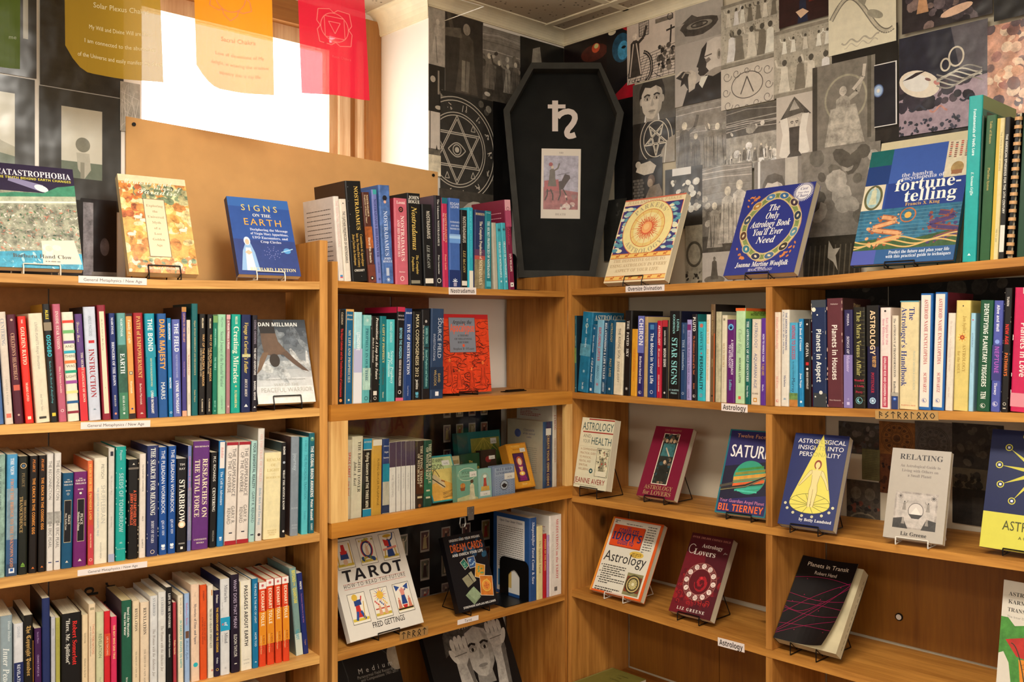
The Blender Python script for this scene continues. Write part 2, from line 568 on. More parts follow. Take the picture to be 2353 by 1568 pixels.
class Art:
	"""Flat printed artwork: x to the right, y down, in units of 1/100 of the width."""

	def __init__(self, w, h):
		self.k = w / 100.0
		self.W, self.H = 100.0, h / w * 100.0
		self.items = []

	def poly(self, pts, c, a=0.0):
		self.items.append((hexc(c, a), [pts]))

	def rect(self, x0, y0, x1, y1, c, a=0.0):
		self.poly([(x0, y0), (x1, y0), (x1, y1), (x0, y1)], c, a)

	def ell(self, x, y, rx, ry, c, a=0.0, n=22, rot=0.0):
		cr, sr = cos(rot), sin(rot)
		self.poly([(x + rx * cos(2 * pi * i / n) * cr - ry * sin(2 * pi * i / n) * sr,
					y + rx * cos(2 * pi * i / n) * sr + ry * sin(2 * pi * i / n) * cr) for i in range(n)], c, a)

	def ring(self, x, y, rx, ry, w, c, a=0.0, n=36):
		P = []
		for i in range(n):
			t0, t1 = 2 * pi * i / n, 2 * pi * (i + 1) / n
			P.append([(x + (rx + o) * cos(t), y + (ry + o) * sin(t)) for t, o in ((t0, 0), (t1, 0), (t1, -w), (t0, -w))])
		self.items.append((hexc(c, a), P))

	def line(self, pts, w, c, a=0.0):
		P = []
		for (x0, y0), (x1, y1) in zip(pts, pts[1:]):
			L = hypot(x1 - x0, y1 - y0) or 1
			dx, dy = -(y1 - y0) / L * w / 2, (x1 - x0) / L * w / 2
			P.append([(x0 + dx, y0 + dy), (x1 + dx, y1 + dy), (x1 - dx, y1 - dy), (x0 - dx, y0 - dy)])
		self.items.append((hexc(c, a), P))

	def curve(self, f, t0, t1, n, w, c, a=0.0):
		self.line([f(t0 + (t1 - t0) * i / n) for i in range(n + 1)], w, c, a)

	def text(self, s, x, y, size, c='k', font='s', al='c', maxw=None, rot=0.0, sx=1.0, arc=None, sp=0.0):
		"""size: cap height; y: baseline; arc=(cx, cy, radius, start angle): letters set round a circle."""
		s = fancy(s, font)
		em = size / .70
		gs = [glyph(ch) for ch in s]
		sp *= em
		tot = sum(g[2] for g in gs) * em * sx + sp * (len(gs) - 1)
		if maxw and tot > maxw:
			sx *= maxw / tot; sp *= maxw / tot; tot = maxw
		x0 = {'c': -tot / 2, 'l': 0.0, 'r': -tot}[al]
		cr, sr = cos(rot), sin(rot)
		P = []
		for g in gs:
			for f in g[1]:
				q = []
				for i in f:
					gx, gy = x0 + g[0][i][0] * em * sx, -g[0][i][1] * em
					if arc:
						cx, cy, R, a0 = arc
						mid = (x0 + g[2] * em * sx / 2)
						th = a0 + mid / abs(R)
						lx, ly = gx - mid, gy
						if R > 0:
							q.append((cx + sin(th) * (R - ly) + cos(th) * lx, cy - cos(th) * (R - ly) + sin(th) * lx))
						else:
							th = a0 - mid / abs(R)
							q.append((cx + sin(th) * (abs(R) + ly) - cos(th) * lx, cy - cos(th) * (abs(R) + ly) - sin(th) * lx))
					else:
						q.append((x + gx * cr - gy * sr, y + gx * sr + gy * cr))
				P.append(q)
			x0 += g[2] * em * sx + sp
		self.items.append((hexc(c), P))

	def blobs(self, x0, y0, x1, y1, n, cols, rng, smin=1.0, smax=4.0, a=.4, flat=1.0):
		for _ in range(n):
			r = rng.uniform(smin, smax)
			self.ell(rng.uniform(x0, x1), rng.uniform(y0, y1), r, r * flat * rng.uniform(.5, 1.2), rng.choice(cols), a, 9, rng.uniform(0, 3))

	def lines_of_text(self, x0, y0, x1, n, dy, c, rng, h=.9):
		P = []
		for i in range(n):
			x = x0
			e = x1 if i < n - 1 else x0 + (x1 - x0) * rng.uniform(.3, .8)
			y = y0 + i * dy
			while x < e:
				xe = min(e, x + rng.uniform(2.0, 6.5))
				P.append([(x, y), (xe, y), (xe, y + h), (x, y + h)])
				x = xe + 1.0
		self.items.append((hexc(c), P))

	def figure(self, x, y, h, c, skin='c8b090', a=.3, arms=0):
		"""A small robed figure, head at the top, base at y."""
		w = h * .2
		self.poly([(x - w * 1.05, y), (x - w * .7, y - h * .45), (x - w * .62, y - h * .78), (x - w * .2, y - h * .84), (x + w * .2, y - h * .84),
				(x + w * .62, y - h * .78), (x + w * .7, y - h * .45), (x + w * 1.05, y)], c, a)
		if arms:
			self.line([(x + w * .5, y - h * .76), (x + arms * w * 1.3, y - h * .86), (x + arms * w * 1.7, y - h * 1.1)], h * .07, c, a)
		self.ell(x, y - h * .92, h * .068, h * .085, skin, a, 12)

	def head(self, x, y, r, skin='cfc6b6', dark='2a2622', hair=True, a=.15):
		"""A generic face seen from the front, modelled in a few printed tones."""
		c = hexc(skin)
		tone = lambda k: (c[0] * k, c[1] * k, c[2] * k, a)
		if hair:
			self.ell(x, y - r * .22, r * .95, r * 1.1, dark, .3, 22)
		self.poly([(x - r * .4, y + r * .7), (x + r * .4, y + r * .7), (x + r * .48, y + r * 1.5), (x - r * .48, y + r * 1.5)], tone(.55))
		for s in (-1, 1):
			self.ell(x + s * r * .8, y + r * .1, r * .1, r * .22, tone(.7), a, 10)
		self.poly([(x + r * px, y + r * py) for px, py in ((-.76, -.3), (-.78, .2), (-.66, .7), (-.36, 1.08), (0, 1.2), (.36, 1.08), (.66, .7), (.78, .2), (.76, -.3), (.55, -.75), (0, -.95), (-.55, -.75))], skin, a)
		self.poly([(x + r * px, y + r * py) for px, py in ((.28, -.8), (.76, -.3), (.78, .2), (.66, .7), (.36, 1.08), (.1, 1.18), (.42, .7), (.5, .2), (.42, -.3))], tone(.72))
		for s in (-1, 1):
			self.ell(x + s * r * .34, y - r * .04, r * .25, r * .15, tone(.62), a, 14)
			self.ell(x + s * r * .34, y, r * .15, r * .07, tone(1.08), 0, 12)
			self.ell(x + s * r * .34, y, r * .075, r * .08, dark, 0, 10)
			self.line([(x + s * r * .13, y - r * .19), (x + s * r * .36, y - r * .27), (x + s * r * .58, y - r * .16)], r * .1, dark)
		self.poly([(x + r * px, y + r * py) for px, py in ((.02, -.05), (.16, .36), (.04, .46), (-.1, .42))], tone(.7))
		self.ell(x, y + r * .72, r * .26, r * .075, tone(.5), a, 14)
		self.ell(x, y + r * .84, r * .16, r * .05, tone(.75), a, 12)
		if hair:
			self.poly([(x + r * px, y + r * py) for px, py in ((-.84, -.1), (-.9, -.6), (-.5, -1.25), (.1, -1.35), (.7, -1.1), (.9, -.5), (.84, -.1), (.68, -.5), (.3, -.72), (-.1, -.62), (-.5, -.72), (-.7, -.4))], dark, .3)

	def emit(self, mb, x0, z1, y=-0.00006, step=0.00002):
		"""Lay the artwork on the plane y in local coordinates: x from x0, top edge at z1, layers towards -y."""
		k = self.k
		step = min(step, .0009 / max(1, len(self.items)))
		for i, (c, polys) in enumerate(self.items):
			yy = y - i * step
			for p in polys:
				# keep the facing consistent (seen from -y)
				ar = sum(p[j][0] * p[(j + 1) % len(p)][1] - p[(j + 1) % len(p)][0] * p[j][1] for j in range(len(p)))
				q = p if ar < 0 else p[::-1]
				mb.face([(x0 + px * k, yy, z1 - py * k) for px, py in q], c)


def clip_rect(p, W, H):
	"""Clip a convex-ish polygon to the sheet 0..W, 0..H."""
	for ax, lim, sgn in ((0, 0.0, 1), (0, W, -1), (1, 0.0, 1), (1, H, -1)):
		out = []
		for i in range(len(p)):
			a, b = p[i], p[(i + 1) % len(p)]
			ina, inb = sgn * (a[ax] - lim) >= 0, sgn * (b[ax] - lim) >= 0
			if ina:
				out.append(a)
			if ina != inb:
				t = (lim - a[ax]) / (b[ax] - a[ax])
				out.append((a[0] + (b[0] - a[0]) * t, a[1] + (b[1] - a[1]) * t))
		p = out
		if len(p) < 3:
			return None
	return p


def clipped(art):
	new = []
	for c, polys in art.items:
		q = [r for r in (clip_rect(list(p), art.W, art.H) for p in polys) if r]
		if q:
			new.append((c, q))
	art.items = new
	return art


_az = [chr(k) for k in range(33, 127)]
load_glyphs(_az + [fancy(x, f) for f in 'bSICF' for x in _az if x.isalpha()] + [fancy(x, f) for f in 'S' for x in '0123456789'] + list('\u264c\u264d\u264b\u264a\u2649\u2648\u2653\u2652\u2651\u2650\u264f\u264e\u00b7'))


def rng_of(*k):
	return random.Random(int(hashlib.md5(repr(k).encode()).hexdigest()[:8], 16))
# ================================================================ THE ROOM


def board(name, x0, x1, y0, y1, z0, z1, mat, parent=None, loc=None):
	"""A board whose own origin sits at its left front bottom corner, so the grain differs from board to board."""
	mb = MB()
	mb.box(0, x1 - x0, 0, y1 - y0, 0, z1 - z0)
	o = mb.build(name, mat, parent)
	o.location = (x0, y0, z0)
	return o


def room_box(name, x0, x1, y0, y1, z0, z1, mat):
	return struct(board(name, x0, x1, y0, y1, z0, z1, mat))


XL, XR, YB = -2.6, XW, -2.8
RX0, RX1, RY = .858, 1.716, 2.49            # window recess
room_box('floor', XL - .1, XR + .1, YB - .1, 2.75, -.06, 0, M['floor'])
# left wall, with the deep window recess
mb = MB()
for a, b, c, d, e, f in ((XL - .1, RX0, YW, 2.60, 0, ZC), (RX1, XR, YW, 2.60, 0, ZC), (RX0, RX1, YW, 2.60, 0, 1.80), (RX0, RX1, RY, 2.60, 2.545, ZC)):
	mb.box(a, b, c, d, e, f)
struct(mb.build('wall_left', M['white']))
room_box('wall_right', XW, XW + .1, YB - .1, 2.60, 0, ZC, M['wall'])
room_box('wall_back', XL - .1, XR, YB - .1, YB, 0, ZC, M['white'])
room_box('wall_far', XL - .1, XL, YB, YW, 0, ZC, M['white'])
room_box('ceiling', XL - .1, XR + .1, YB - .1, 2.60, ZC, ZC + .05, M['ceil'])
mb = MB()
for k in range(-3, 3):
	y = 1.907 + .61 * k - .61
	if y < YW:
		mb.box(XL, XR - .05, y - .012, y + .012, ZC - .004, ZC - .0005)
for k in range(8):
	x = 2.17 - .61 * k
	mb.box(x - .012, x + .012, YB, YW - .05, ZC - .0052, ZC - .0004)
struct(mb.build('trim_1', M['crown']))


def crown(name, p, d, length, m0, m1, zb=2.535, proj=.058):
	"""Cove moulding along a wall; m0, m1: 1 where the end is mitred into an inside corner, -1 outside, 0 square."""
	fr = Frame(p, d)
	prof = [(0.0, zb), (.006, zb), (.006, zb + .004)]
	for i in range(7):
		t = i / 6 * pi / 2
		prof.append((.008 + (proj - .016) * (1 - cos(t)), zb + .004 + (ZC - zb - .008) * sin(t)))
	prof += [(proj, ZC - .004), (proj, ZC), (0, ZC)]
	mb = MB()
	a = [fr.P(0 + m0 * n, n, z) for n, z in prof]; b = [fr.P(length - m1 * n, n, z) for n, z in prof]
	for i in range(len(prof)):
		j = (i + 1) % len(prof)
		mb.face([a[i], b[i], b[j], a[j]])
	mb.face(a[::-1]); mb.face(b)
	return struct(mb.build(name, M['crown']))


crown('trim_2', (RX1, YW), (1, 0), XR - RX1, -1, 1)
crown('trim_3', (XW, YW), (0, -1), 4.5, 1, 0)
crown('trim_4', (RX1, RY), (0, -1), RY - YW, 0, -1, 2.50, .05)
crown('trim_5', (XL, YW), (1, 0), RX0 - XL, 0, 0)

# window in the recess
win = bpy.data.objects.new('window_1', None)
COL.objects.link(win); win.location = (RX0, RY, 1.80); struct(win)


def wpart(name, x0, x1, y0, y1, z0, z1, mat):
	return board(name, x0 - RX0, x1 - RX0, y0 - RY, y1 - RY, z0 - 1.8, z1 - 1.8, mat, win)


wpart('casing', 1.657, 1.715, 2.475, 2.50, 1.80, 2.545, M['trim_z'])
wpart('casing', RX0, .885, 2.475, 2.50, 1.80, 2.545, M['trim_z'])
wpart('header', .885, 1.657, 2.478, 2.51, 2.475, 2.545, M['trim_x'])
wpart('window_frame', 1.632, 1.657, 2.485, 2.53, 1.80, 2.475, M['frame'])
wpart('window_frame', 1.612, 1.632, 2.50, 2.53, 1.80, 2.475, M['trim_z'])
wpart('sash', 1.572, 1.612, 2.495, 2.54, 1.80, 2.475, M['frame'])
wpart('sash', 1.545, 1.572, 2.51, 2.55, 1.80, 2.455, M['frame'])
wpart('sash', .885, .93, 2.495, 2.54, 1.80, 2.475, M['frame'])
wpart('sash', .93, 1.545, 2.51, 2.55, 2.43, 2.475, M['frame'])
wpart('sill', RX0, 1.715, 2.42, 2.56, 1.80, 1.83, M['frame'])
wpart('pane', .93, 1.545, 2.528, 2.532, 1.83, 2.43, M['pane'])

# two glowing windows added behind the camera, unseen, as fill light
for nm, m4, lab in (('fill_window_2', Matrix.Translation((.2, YB, 1.75)), 0), ('fill_window_3', Matrix.Translation((XL, .3, 1.75)) @ Matrix.Rotation(radians(-90), 4, 'Z'), 0)):
	w_ = bpy.data.objects.new(nm, None); COL.objects.link(w_); w_.matrix_world = m4; struct(w_)
	mb = MB()
	for a, b, c, d in ((-1.27, 1.27, -.67, -.6), (-1.27, 1.27, .6, .67), (-1.27, -1.2, -.6, .6), (1.2, 1.27, -.6, .6)):
		mb.box(a, b, .001, .05, c, d)
	mb.build('window_frame', M['frame'], w_)
	mb = MB(); mb.box(-1.2, 1.2, .004, .012, -.6, .6); mb.build('pane', M['fill_glow'], w_)

# ceiling lamps that light the shop (behind and above the camera)
for i, ((lx, ly), pw) in enumerate(LAMPS):
	t = thing('ceiling_lamp', Matrix.Translation((lx, ly, ZC)), ['white tube lamp on the ceiling nearest the window corner', 'white tube lamp on the ceiling beside the window wall',
			'white tube lamp on the ceiling near the right hand wall', 'white tube lamp on the ceiling at the back of the room'][i], 'lamp', 'ceiling lamps')
	mb = MB(); mb.box(-.16, .16, -.58, .58, -.02, 0); mb.build('lamp_body', M['lampbody'], t)
	mb = MB(); mb.box(-.13, .13, -.55, .55, -.10, -.0202); mb.build('diffuser', M['tube'], t)

# ================================================================ BOOKCASES
FLOORZ = 0.0


def fbox(mb, s0, s1, n0, n1, z0, z1):
	mb.box(s0, s1, -n1, -n0, z0, z1)


def fboard(name, fr_root, s0, s1, n0, n1, z0, z1, mat):
	"""Board in a bookcase's own axes: s to the right, n out of the shelf (0 at the front), z up."""
	return board(name, s0, s1, -n1, -n0, z0, z1, mat, fr_root)


def shelf(root, pts, th, depth, front=0.0, mat=None):
	"""A shelf board through the points (s, top height); it may sag a little."""
	s0 = pts[0][0]
	mb = MB()
	for (a, za), (b, zb) in zip(pts, pts[1:]):
		p = [(a, -front, za - th), (b, -front, zb - th), (b, depth, zb - th), (a, depth, za - th),
			(a, -front, za), (b, -front, zb), (b, depth, zb), (a, depth, za)]
		mb.hexa([(x - s0, y + front, z - pts[0][1]) for x, y, z in p])
	o = mb.build('shelf', mat or M['wood_x'], root)
	o.location = (s0, -front, pts[0][1])
	return o


def zat(pts, s):
	for (a, za), (b, zb) in zip(pts, pts[1:]):
		if s <= b or b == pts[-1][0]:
			return za + (zb - za) * (s - a) / (b - a)
	return pts[-1][1]


def strip(root_shelf, fr, n, u0, u1, v0, v1, u2v, text, font='s', bg='e9ddd6', ink='2a2622', size=.56, name='shelf_label', kind=None):
	"""A paper strip stuck to a shelf front: u0..u1, top edge v0, bottom edge v1 at u0; u2v: drop of the top edge at u1."""
	s0, z1 = fr.sz(u0, v0, n); s1, z2 = fr.sz(u1, u2v, n); _, z0 = fr.sz(u0, v1, n)
	w, h = s1 - s0, z1 - z0
	mb = MB()
	c = hexc(bg)
	mb.box(0, w, -.0009, -.0001, 0, h, c)
	art = Art(w, h)
	if kind:
		kind(art)
	else:
		art.text(text, 50, art.H * (.5 + size * .5), art.H * size, ink, font, maxw=88)
	art.emit(mb, 0, h, -.00095)
	o = mb.build(name, M['print'], root_shelf)
	ang = atan2(z2 - z1, w)
	o.matrix_world = fr.mat(s0, n, z0) @ Matrix.Rotation(-ang, 4, 'Y')
	o.matrix_parent_inverse = Matrix.Identity(4)
	m = o.matrix_world.copy()
	bpy.context.view_layer.update()
	o.matrix_parent_inverse = root_shelf.matrix_world.inverted()
	o.matrix_basis = m
	return o


def runes(word):
	R = {'T': [[(.5, 1), (.5, 0)], [(.1, .3), (.5, 0), (.9, .3)]], 'A': [[(.25, 1), (.25, 0), (.85, .35)], [(.25, .3), (.85, .65)]],
		'R': [[(.2, 1), (.2, 0), (.8, .25), (.25, .5), (.85, 1)]], 'O': [[(.1, 1), (.85, .35), (.5, 0), (.15, .35), (.9, 1)]],
		'S': [[(.15, .95), (.8, .6), (.2, .4), (.85, 0)]], 'L': [[(.3, 1), (.3, 0), (.85, .3)]], 'G': [[(.1, 1), (.9, 0)], [(.1, 0), (.9, 1)]],
		'Y': [[(.5, .1), (.1, .5), (.5, .9)], [(.6, .1), (1.0, .5), (.6, .9)]]}

	def f(art):
		n = len(word); w = 92 / n
		for i, ch in enumerate(word):
			for ln in R[ch]:
				art.line([(4 + w * (i + .08 + x * .8), art.H * (.12 + .78 * y)) for x, y in ln], art.H * .09, '1a1612')
	return f


# ---- left bookcase -------------------------------------------------------
LD = .205
LZ = [[(-1.0, 1.672), (-.685, 1.670), (-.37, 1.6668), (-.012, 1.675)],
	[(-1.0, 1.372), (-.685, 1.3711), (-.35, 1.3690), (-.012, 1.373)],
	[(-1.0, 1.068), (-.685, 1.0697), (-.35, 1.0715), (-.012, 1.0745)],
	[(-1.0, .779), (-.012, .7828)],
	[(-1.0, .485), (-.012, .487)],
	[(-1.0, .12), (-.012, .12)]]
LROOT = thing('bookcase', LFT.mat(), 'pine bookcase at the left under the cardboard sheet, full of spine-out books', 'bookcase')
LSH = [shelf(LROOT, z, .0185, LD) for z in LZ]
fboard('side_panel', LROOT, -.0118, .0085, -.155, 0.0, 0, 1.774, M['wood_z'])
fboard('side_panel', LROOT, -1.02, -1.0002, -LD, 0.0, 0, 1.774, M['wood_z'])
mb = MB()
for a, b in ((-1.0, -.565), (-.562, -.012)):
	fbox(mb, a, b, -LD - .004, -LD - .0005, 0, 1.676)
ink = (*lin('a56f3c')[:3], .12)
mb.c = [ink] * len(mb.f)
art = Art(1.0, 1.6)
bk = '2a2016'
for tx, x, y, sz, rt in (('Bar', 57.5, 66.5, 2.6, -pi / 2), ('gp', 53, 66, 2.6, -pi / 2), ('cp', 92.5, 66, 2.4, -pi / 2), ('ta', 95.2, 66, 2.4, -pi / 2), ('2.', 64.5, 91, 2.0, -.2), ('3.', 70, 90.7, 2.0, -.2),
						('4.', 80, 89.8, 2.0, -.2), ('5.', 93, 88.7, 2.0, -.2)):
	art.text(tx, x, y - 1.5, sz, bk, 'b', rot=rt)
tmp = MB(); art.emit(tmp, -1.0, 1.6, LD - .001)
for f, c in zip(tmp.f, tmp.c):
	mb.face([tmp.v[i] for i in f], c)
mb.build('back_panel', M['matte'], LROOT)
strip(LSH[0], LFT, .0002, 180, 337, 633.5, 650, 640, 'General Metaphysics / New Age', size=.42)
strip(LSH[1], LFT, .0002, 185, 345, 971, 987, 966, 'General Metaphysics / New Age', size=.42)
strip(LSH[2], LFT, .0002, 178, 338, 1311, 1325, 1290, 'General Metaphysics / New Age', size=.42)

# ---- middle bookcase -----------------------------------------------------
MD = .272
MZ = [[(.026, 1.6798), (.40, 1.6745), (.818, 1.6785)], [(.026, 1.3765), (.818, 1.3795)], [(.026, 1.083), (.818, 1.083)], [(.026, .7712), (.818, .7665)], [(.026, .455), (.818, .455)], [(.026, .12), (.818, .12)]]
MROOT = thing('bookcase', MID.mat(), 'pine bookcase in the corner, with a glazed case door halfway up', 'bookcase')
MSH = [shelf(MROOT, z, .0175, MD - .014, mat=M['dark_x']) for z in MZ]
fboard('side_panel', MROOT, .0095, .0258, -MD + .013, 0, 0, 1.7262, M['wood_z'])
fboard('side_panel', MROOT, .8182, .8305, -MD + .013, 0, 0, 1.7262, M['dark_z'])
mb = MB()
fbox(mb, .03, .37, -MD + .001, -MD + .004, 1.37, 1.6595)
fbox(mb, .375, .51, -MD + .002, -MD + .005, 1.37, 1.6595)
fbox(mb, .03, .50, -MD + .001, -MD + .004, 1.07, 1.359)
mb.c = [(*lin('855030')[:3], .2)] * len(mb.f)
art = Art(.3, .1)
art.text('MOJA', 50, 20, 12, '7a3420', 'b', rot=-.06)
tmp = MB(); art.emit(tmp, .2, 1.33, MD - .0045)
for f, c in zip(tmp.f, tmp.c):
	mb.face([tmp.v[i] for i in f], c)
mb.build('back_panel', M['matte'], MROOT)
mb = MB()
fbox(mb, .03, .60, -MD + .001, -MD + .005, .13, .742)
fbox(mb, .63, .80, -MD + .001, -MD + .005, .13, .745)
o = mb.build('back_panel', M['ply_z'], MROOT)
strip(MSH[0], MID, .0002, 1031, 1094, 660.5, 677, 661, 'Nostradamus', 'b', size=.55)
strip(MSH[3], MID, .0002, 1051, 1099, 1426, 1437, 1414, 'Tarot', 's', size=.6)
strip(MSH[3], MID, .0002, 918, 983, 1453, 1473, 1439, '', bg='a07a48', kind=runes('TAROT'), name='rune_label')

DOOR = MB()
door = bpy.data.objects.new('door', None); COL.objects.link(door); door.parent = MROOT
door.location = (0, -.0005, 1.06)


def dboard(name, s0, s1, n0, n1, z0, z1, mat):
	return board(name, s0, s1, -n1 + .0005, -n0 + .0005, z0 - 1.06, z1 - 1.06, mat, door)


dboard('rail', -.0055, .8312, .001, .0195, 1.3402, 1.3788, M['rail_x'])
dboard('rail', -.0035, .8312, .001, .0195, 1.0585, 1.0955, M['rail_x'])
dboard('stile', -.005, .0425, .001, .0195, 1.0957, 1.340, M['rail_z'])
dboard('stile', .807, .8312, .001, .0195, 1.0957, 1.340, M['rail_z'])
mb = MB(); mb.box(.043, .8065, -.010, -.0075, 1.096 - 1.06, 1.3398 - 1.06); mb.build('pane', M['pane'], door)
mb = MB()
hs = MID.sz(1070, 1180)[0]
mb.box(hs - .012, hs + .012, -.0212, -.0197, 1.058 - 1.06, 1.082 - 1.06)
mb.box(hs - .010, hs + .010, -.0225, -.0205, 1.046 - 1.06, 1.060 - 1.06)
for a, b in ((-.007, 1.077), (.007, 1.077), (-.007, 1.064), (.007, 1.064)):
	mb.tube([(hs + a, -.0213, b - 1.06), (hs + a, -.0226, b - 1.06)], .0022, n=8)
mb.tube([(hs - .026 + x, -.006 - .012, z - 1.06) for x, z in ((-.008, 1.056), (-.010, 1.040), (-.006, 1.030), (.006, 1.030), (.010, 1.040), (.008, 1.056))], .0022, closed=True)
mb.build('hasp', M['metal'], door)

# ---- right bookcase ------------------------------------------------------
RD = .262
RZ = [[(.0165, 1.6847), (.69, 1.686), (.84, 1.6872), (1.2726, 1.706), (1.46, 1.714)],
	[(.0165, 1.3753), (.69, 1.3712), (1.2726, 1.3904), (1.46, 1.396)],
	[(.0165, 1.065), (.69, 1.0722), (1.2726, 1.0898), (1.46, 1.095)],
	[(.0165, .7805), (.69, .7682), (1.2726, .772), (1.46, .773)],
	[(.0165, .485), (.69, .48), (1.46, .485)],
	[(.0165, .12), (1.46, .12)]]
RROOT = thing('bookcase', RGT.mat(), 'wide pine bookcase along the right hand wall, two bays of astrology books', 'bookcase')
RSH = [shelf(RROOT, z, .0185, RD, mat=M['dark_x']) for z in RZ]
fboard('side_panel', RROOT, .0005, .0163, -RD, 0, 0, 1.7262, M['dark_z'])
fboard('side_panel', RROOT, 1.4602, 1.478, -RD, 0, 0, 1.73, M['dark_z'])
for k in range(5):
	zt = min(zat(RZ[k], .68), zat(RZ[k], .70)) - .0192
	zb = max(zat(RZ[k + 1], .68), zat(RZ[k + 1], .70)) + .0006
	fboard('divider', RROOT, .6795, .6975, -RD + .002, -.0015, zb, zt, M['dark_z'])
mb = MB()
for a, b, z0, z1 in ((.02, .36, .49, .745), (.362, .675, .49, .745), (.02, .675, .786, 1.04), (.70, 1.45, .49, .745)):
	fbox(mb, a, b, -RD - .004, -RD - .0005, z0, z1)
fbox(mb, .70, .835, -RD - .004, -RD - .0005, .776, 1.05)
fbox(mb, .845, 1.45, -RD - .004, -RD - .0005, .776, .985)
fbox(mb, .835, .846, -RD - .004, -RD - .0004, .776, 1.05)
fbox(mb, .846, 1.45, -RD - .004, -RD - .0004, .984, 1.05)
mb.build('back_panel', M['ply_z'], RROOT)
ks, kz = RGT.sz(2067, 1418, -RD)
mb = MB()
mb.tube([(ks, RD - .0005, kz), (ks, RD - .004, kz)], .0095, n=18)
mb.build('ring', M['bookend'], RROOT)
mb = MB(); mb.tube([(ks, RD - .003, kz), (ks, RD - .0052, kz)], .0068, n=18); mb.build('knob', M['white'], RROOT)
strip(RSH[0], RGT, .0002, 1438, 1527, 658, 672, 654, 'Oversize Divination', 'b', size=.6)
strip(RSH[1], RGT, .0002, 1658, 1718, 926.5, 944, 931, 'Astrology', 'b', size=.62)
strip(RSH[3], RGT, .0002, 1650, 1711, 1465, 1484, 1481, 'Astrology', 'b', size=.62)
strip(RSH[1], RGT, .0002, 2012, 2157, 943.5, 963, 946, '', bg='b08a52', kind=runes('ASTROLOGY'), name='rune_label')

# cardboard sheet over the lower window
s0, zt0 = LWALL.sz(288, 268, .004); s1, zt1 = LWALL.sz(1004, 396, .004)
mb = MB()
mb.prism([(0, 0), (s1 - s0, 0), (s1 - s0, zt1 - 1.665), (0, zt0 - 1.665)], -.004, 0)
t = mb.build('cardboard_sheet', M['card'])
t.matrix_world = LWALL.mat(s0, .0045, 1.665)
tag(t, 'large brown cardboard sheet covering the lower half of the window', 'cardboard')
for u, v in ((307, 286), (995, 403)):
	s, z = LWALL.sz(u, v, .009)
	mb = MB(); mb.tube([(0, -.0005, 0), (0, -.004, 0)], .0045, n=12)
	o = mb.build('pin', M['bookend'], t)
	o.location = (s - s0, -.004, z - 1.665)
# ================================================================ SPINE-OUT BOOKS
PAPER = ['e6dcc4', 'ddd0b2', 'e9e0cc', 'd8c9a6', 'e2d6ba']


def parse(t):
	"""'TITLE;t0;t1;colour;font;size;offset|...' : runs of lettering down the spine."""
	out = []
	for r in t.split('|'):
		if r:
			q = r.split(';')
			q += [''] * (7 - len(q))
			out.append((q[0], float(q[1] or .06), float(q[2] or .62), q[3] or 'w', q[4] or 's', float(q[5] or .5), float(q[6] or 0)))
	return out


def spine_art(w, h, o):
	"""Artwork for a spine: bands, panels, lettering running down, small devices."""
	a = Art(w, h)
	H = a.H
	for b in o.get('bands', []):                 # (t0, t1, colour[, x0, x1])
		x0, x1 = (b[3], b[4]) if len(b) > 3 else (0, 100)
		a.rect(x0, H * b[0], x1, H * b[1], b[2])
	for b in o.get('spk', []):                   # grainy bands
		a.rect(0, H * b[0], 100, H * b[1], b[2], b[3])
	if o.get('worn'):
		r = rng_of('worn', w, h)
		for _ in range(14):
			x = r.choice([1, 3, 97, 99]); y = r.uniform(0, H)
			a.ell(x, y, 3, r.uniform(3, 14), o['worn'], 0, 7)
	for d in o.get('dev', []):                   # small devices: (kind, t, colour, size)
		k, t, c, s = d[:4]
		x = d[4] if len(d) > 4 else 50
		y = H * t
		if k == 'dot':
			a.ell(x, y, s, s, c)
		elif k == 'sq':
			a.rect(x - s, y - s, x + s, y + s, c)
		elif k == 'ring':
			a.ring(x, y, s, s, s * .25, c)
		elif k == 'moon':
			a.ring(x, y, s * 1.35, s * 1.35, s * .16, c); a.ell(x, y, s * .8, s * .8, c); a.ell(x + s * .35, y - s * .15, s * .62, s * .62, d[5] if len(d) > 5 else '1b1714')
		elif k == 'leaf':
			for q in range(5):
				th = pi + pi * q / 4
				a.line([(x, y + s * .5), (x + s * cos(th), y + s * .5 + s * sin(th))], s * .22, c)
		elif k == 'star':
			for q in range(4):
				th = pi / 4 * q
				a.line([(x - s * cos(th), y - s * sin(th)), (x + s * cos(th), y + s * sin(th))], s * .18, c)
		elif k == 'bar':
			a.rect(x - s, y - s * .35, x + s, y + s * .35, c)
		elif k == 'tri':
			a.poly([(x - s, y + s * .7), (x + s, y + s * .7), (x, y - s * .8)], c)
		elif k == 'bear':
			a.ell(x, y, s, s * .75, c); a.ell(x - s * .6, y - s * .5, s * .35, s * .45, c); a.ell(x + s * .55, y - s * .6, s * .3, s * .4, c)
			a.rect(x - s, y + s * 1.0, x + s, y + s * 1.35, c); a.rect(x - s * .8, y + s * 1.6, x + s * .8, y + s * 1.95, c)
	for tx, t0, t1, c, f, rel, xo in o.get('texts', []):
		L = H * (t1 - t0)
		if f[0] == '=':                          # level lettering across the spine
			a.text(tx, 50 + xo, H * t0, min(rel * 100, 60), c, f[1:] or 's', maxw=86)
			continue
		cap = 100 * rel * .74
		est = 0
		a.text(tx, 50 - cap / 2 + xo, H * t0, cap, c, f, 'l', maxw=L, rot=pi / 2)
	return clipped(a)


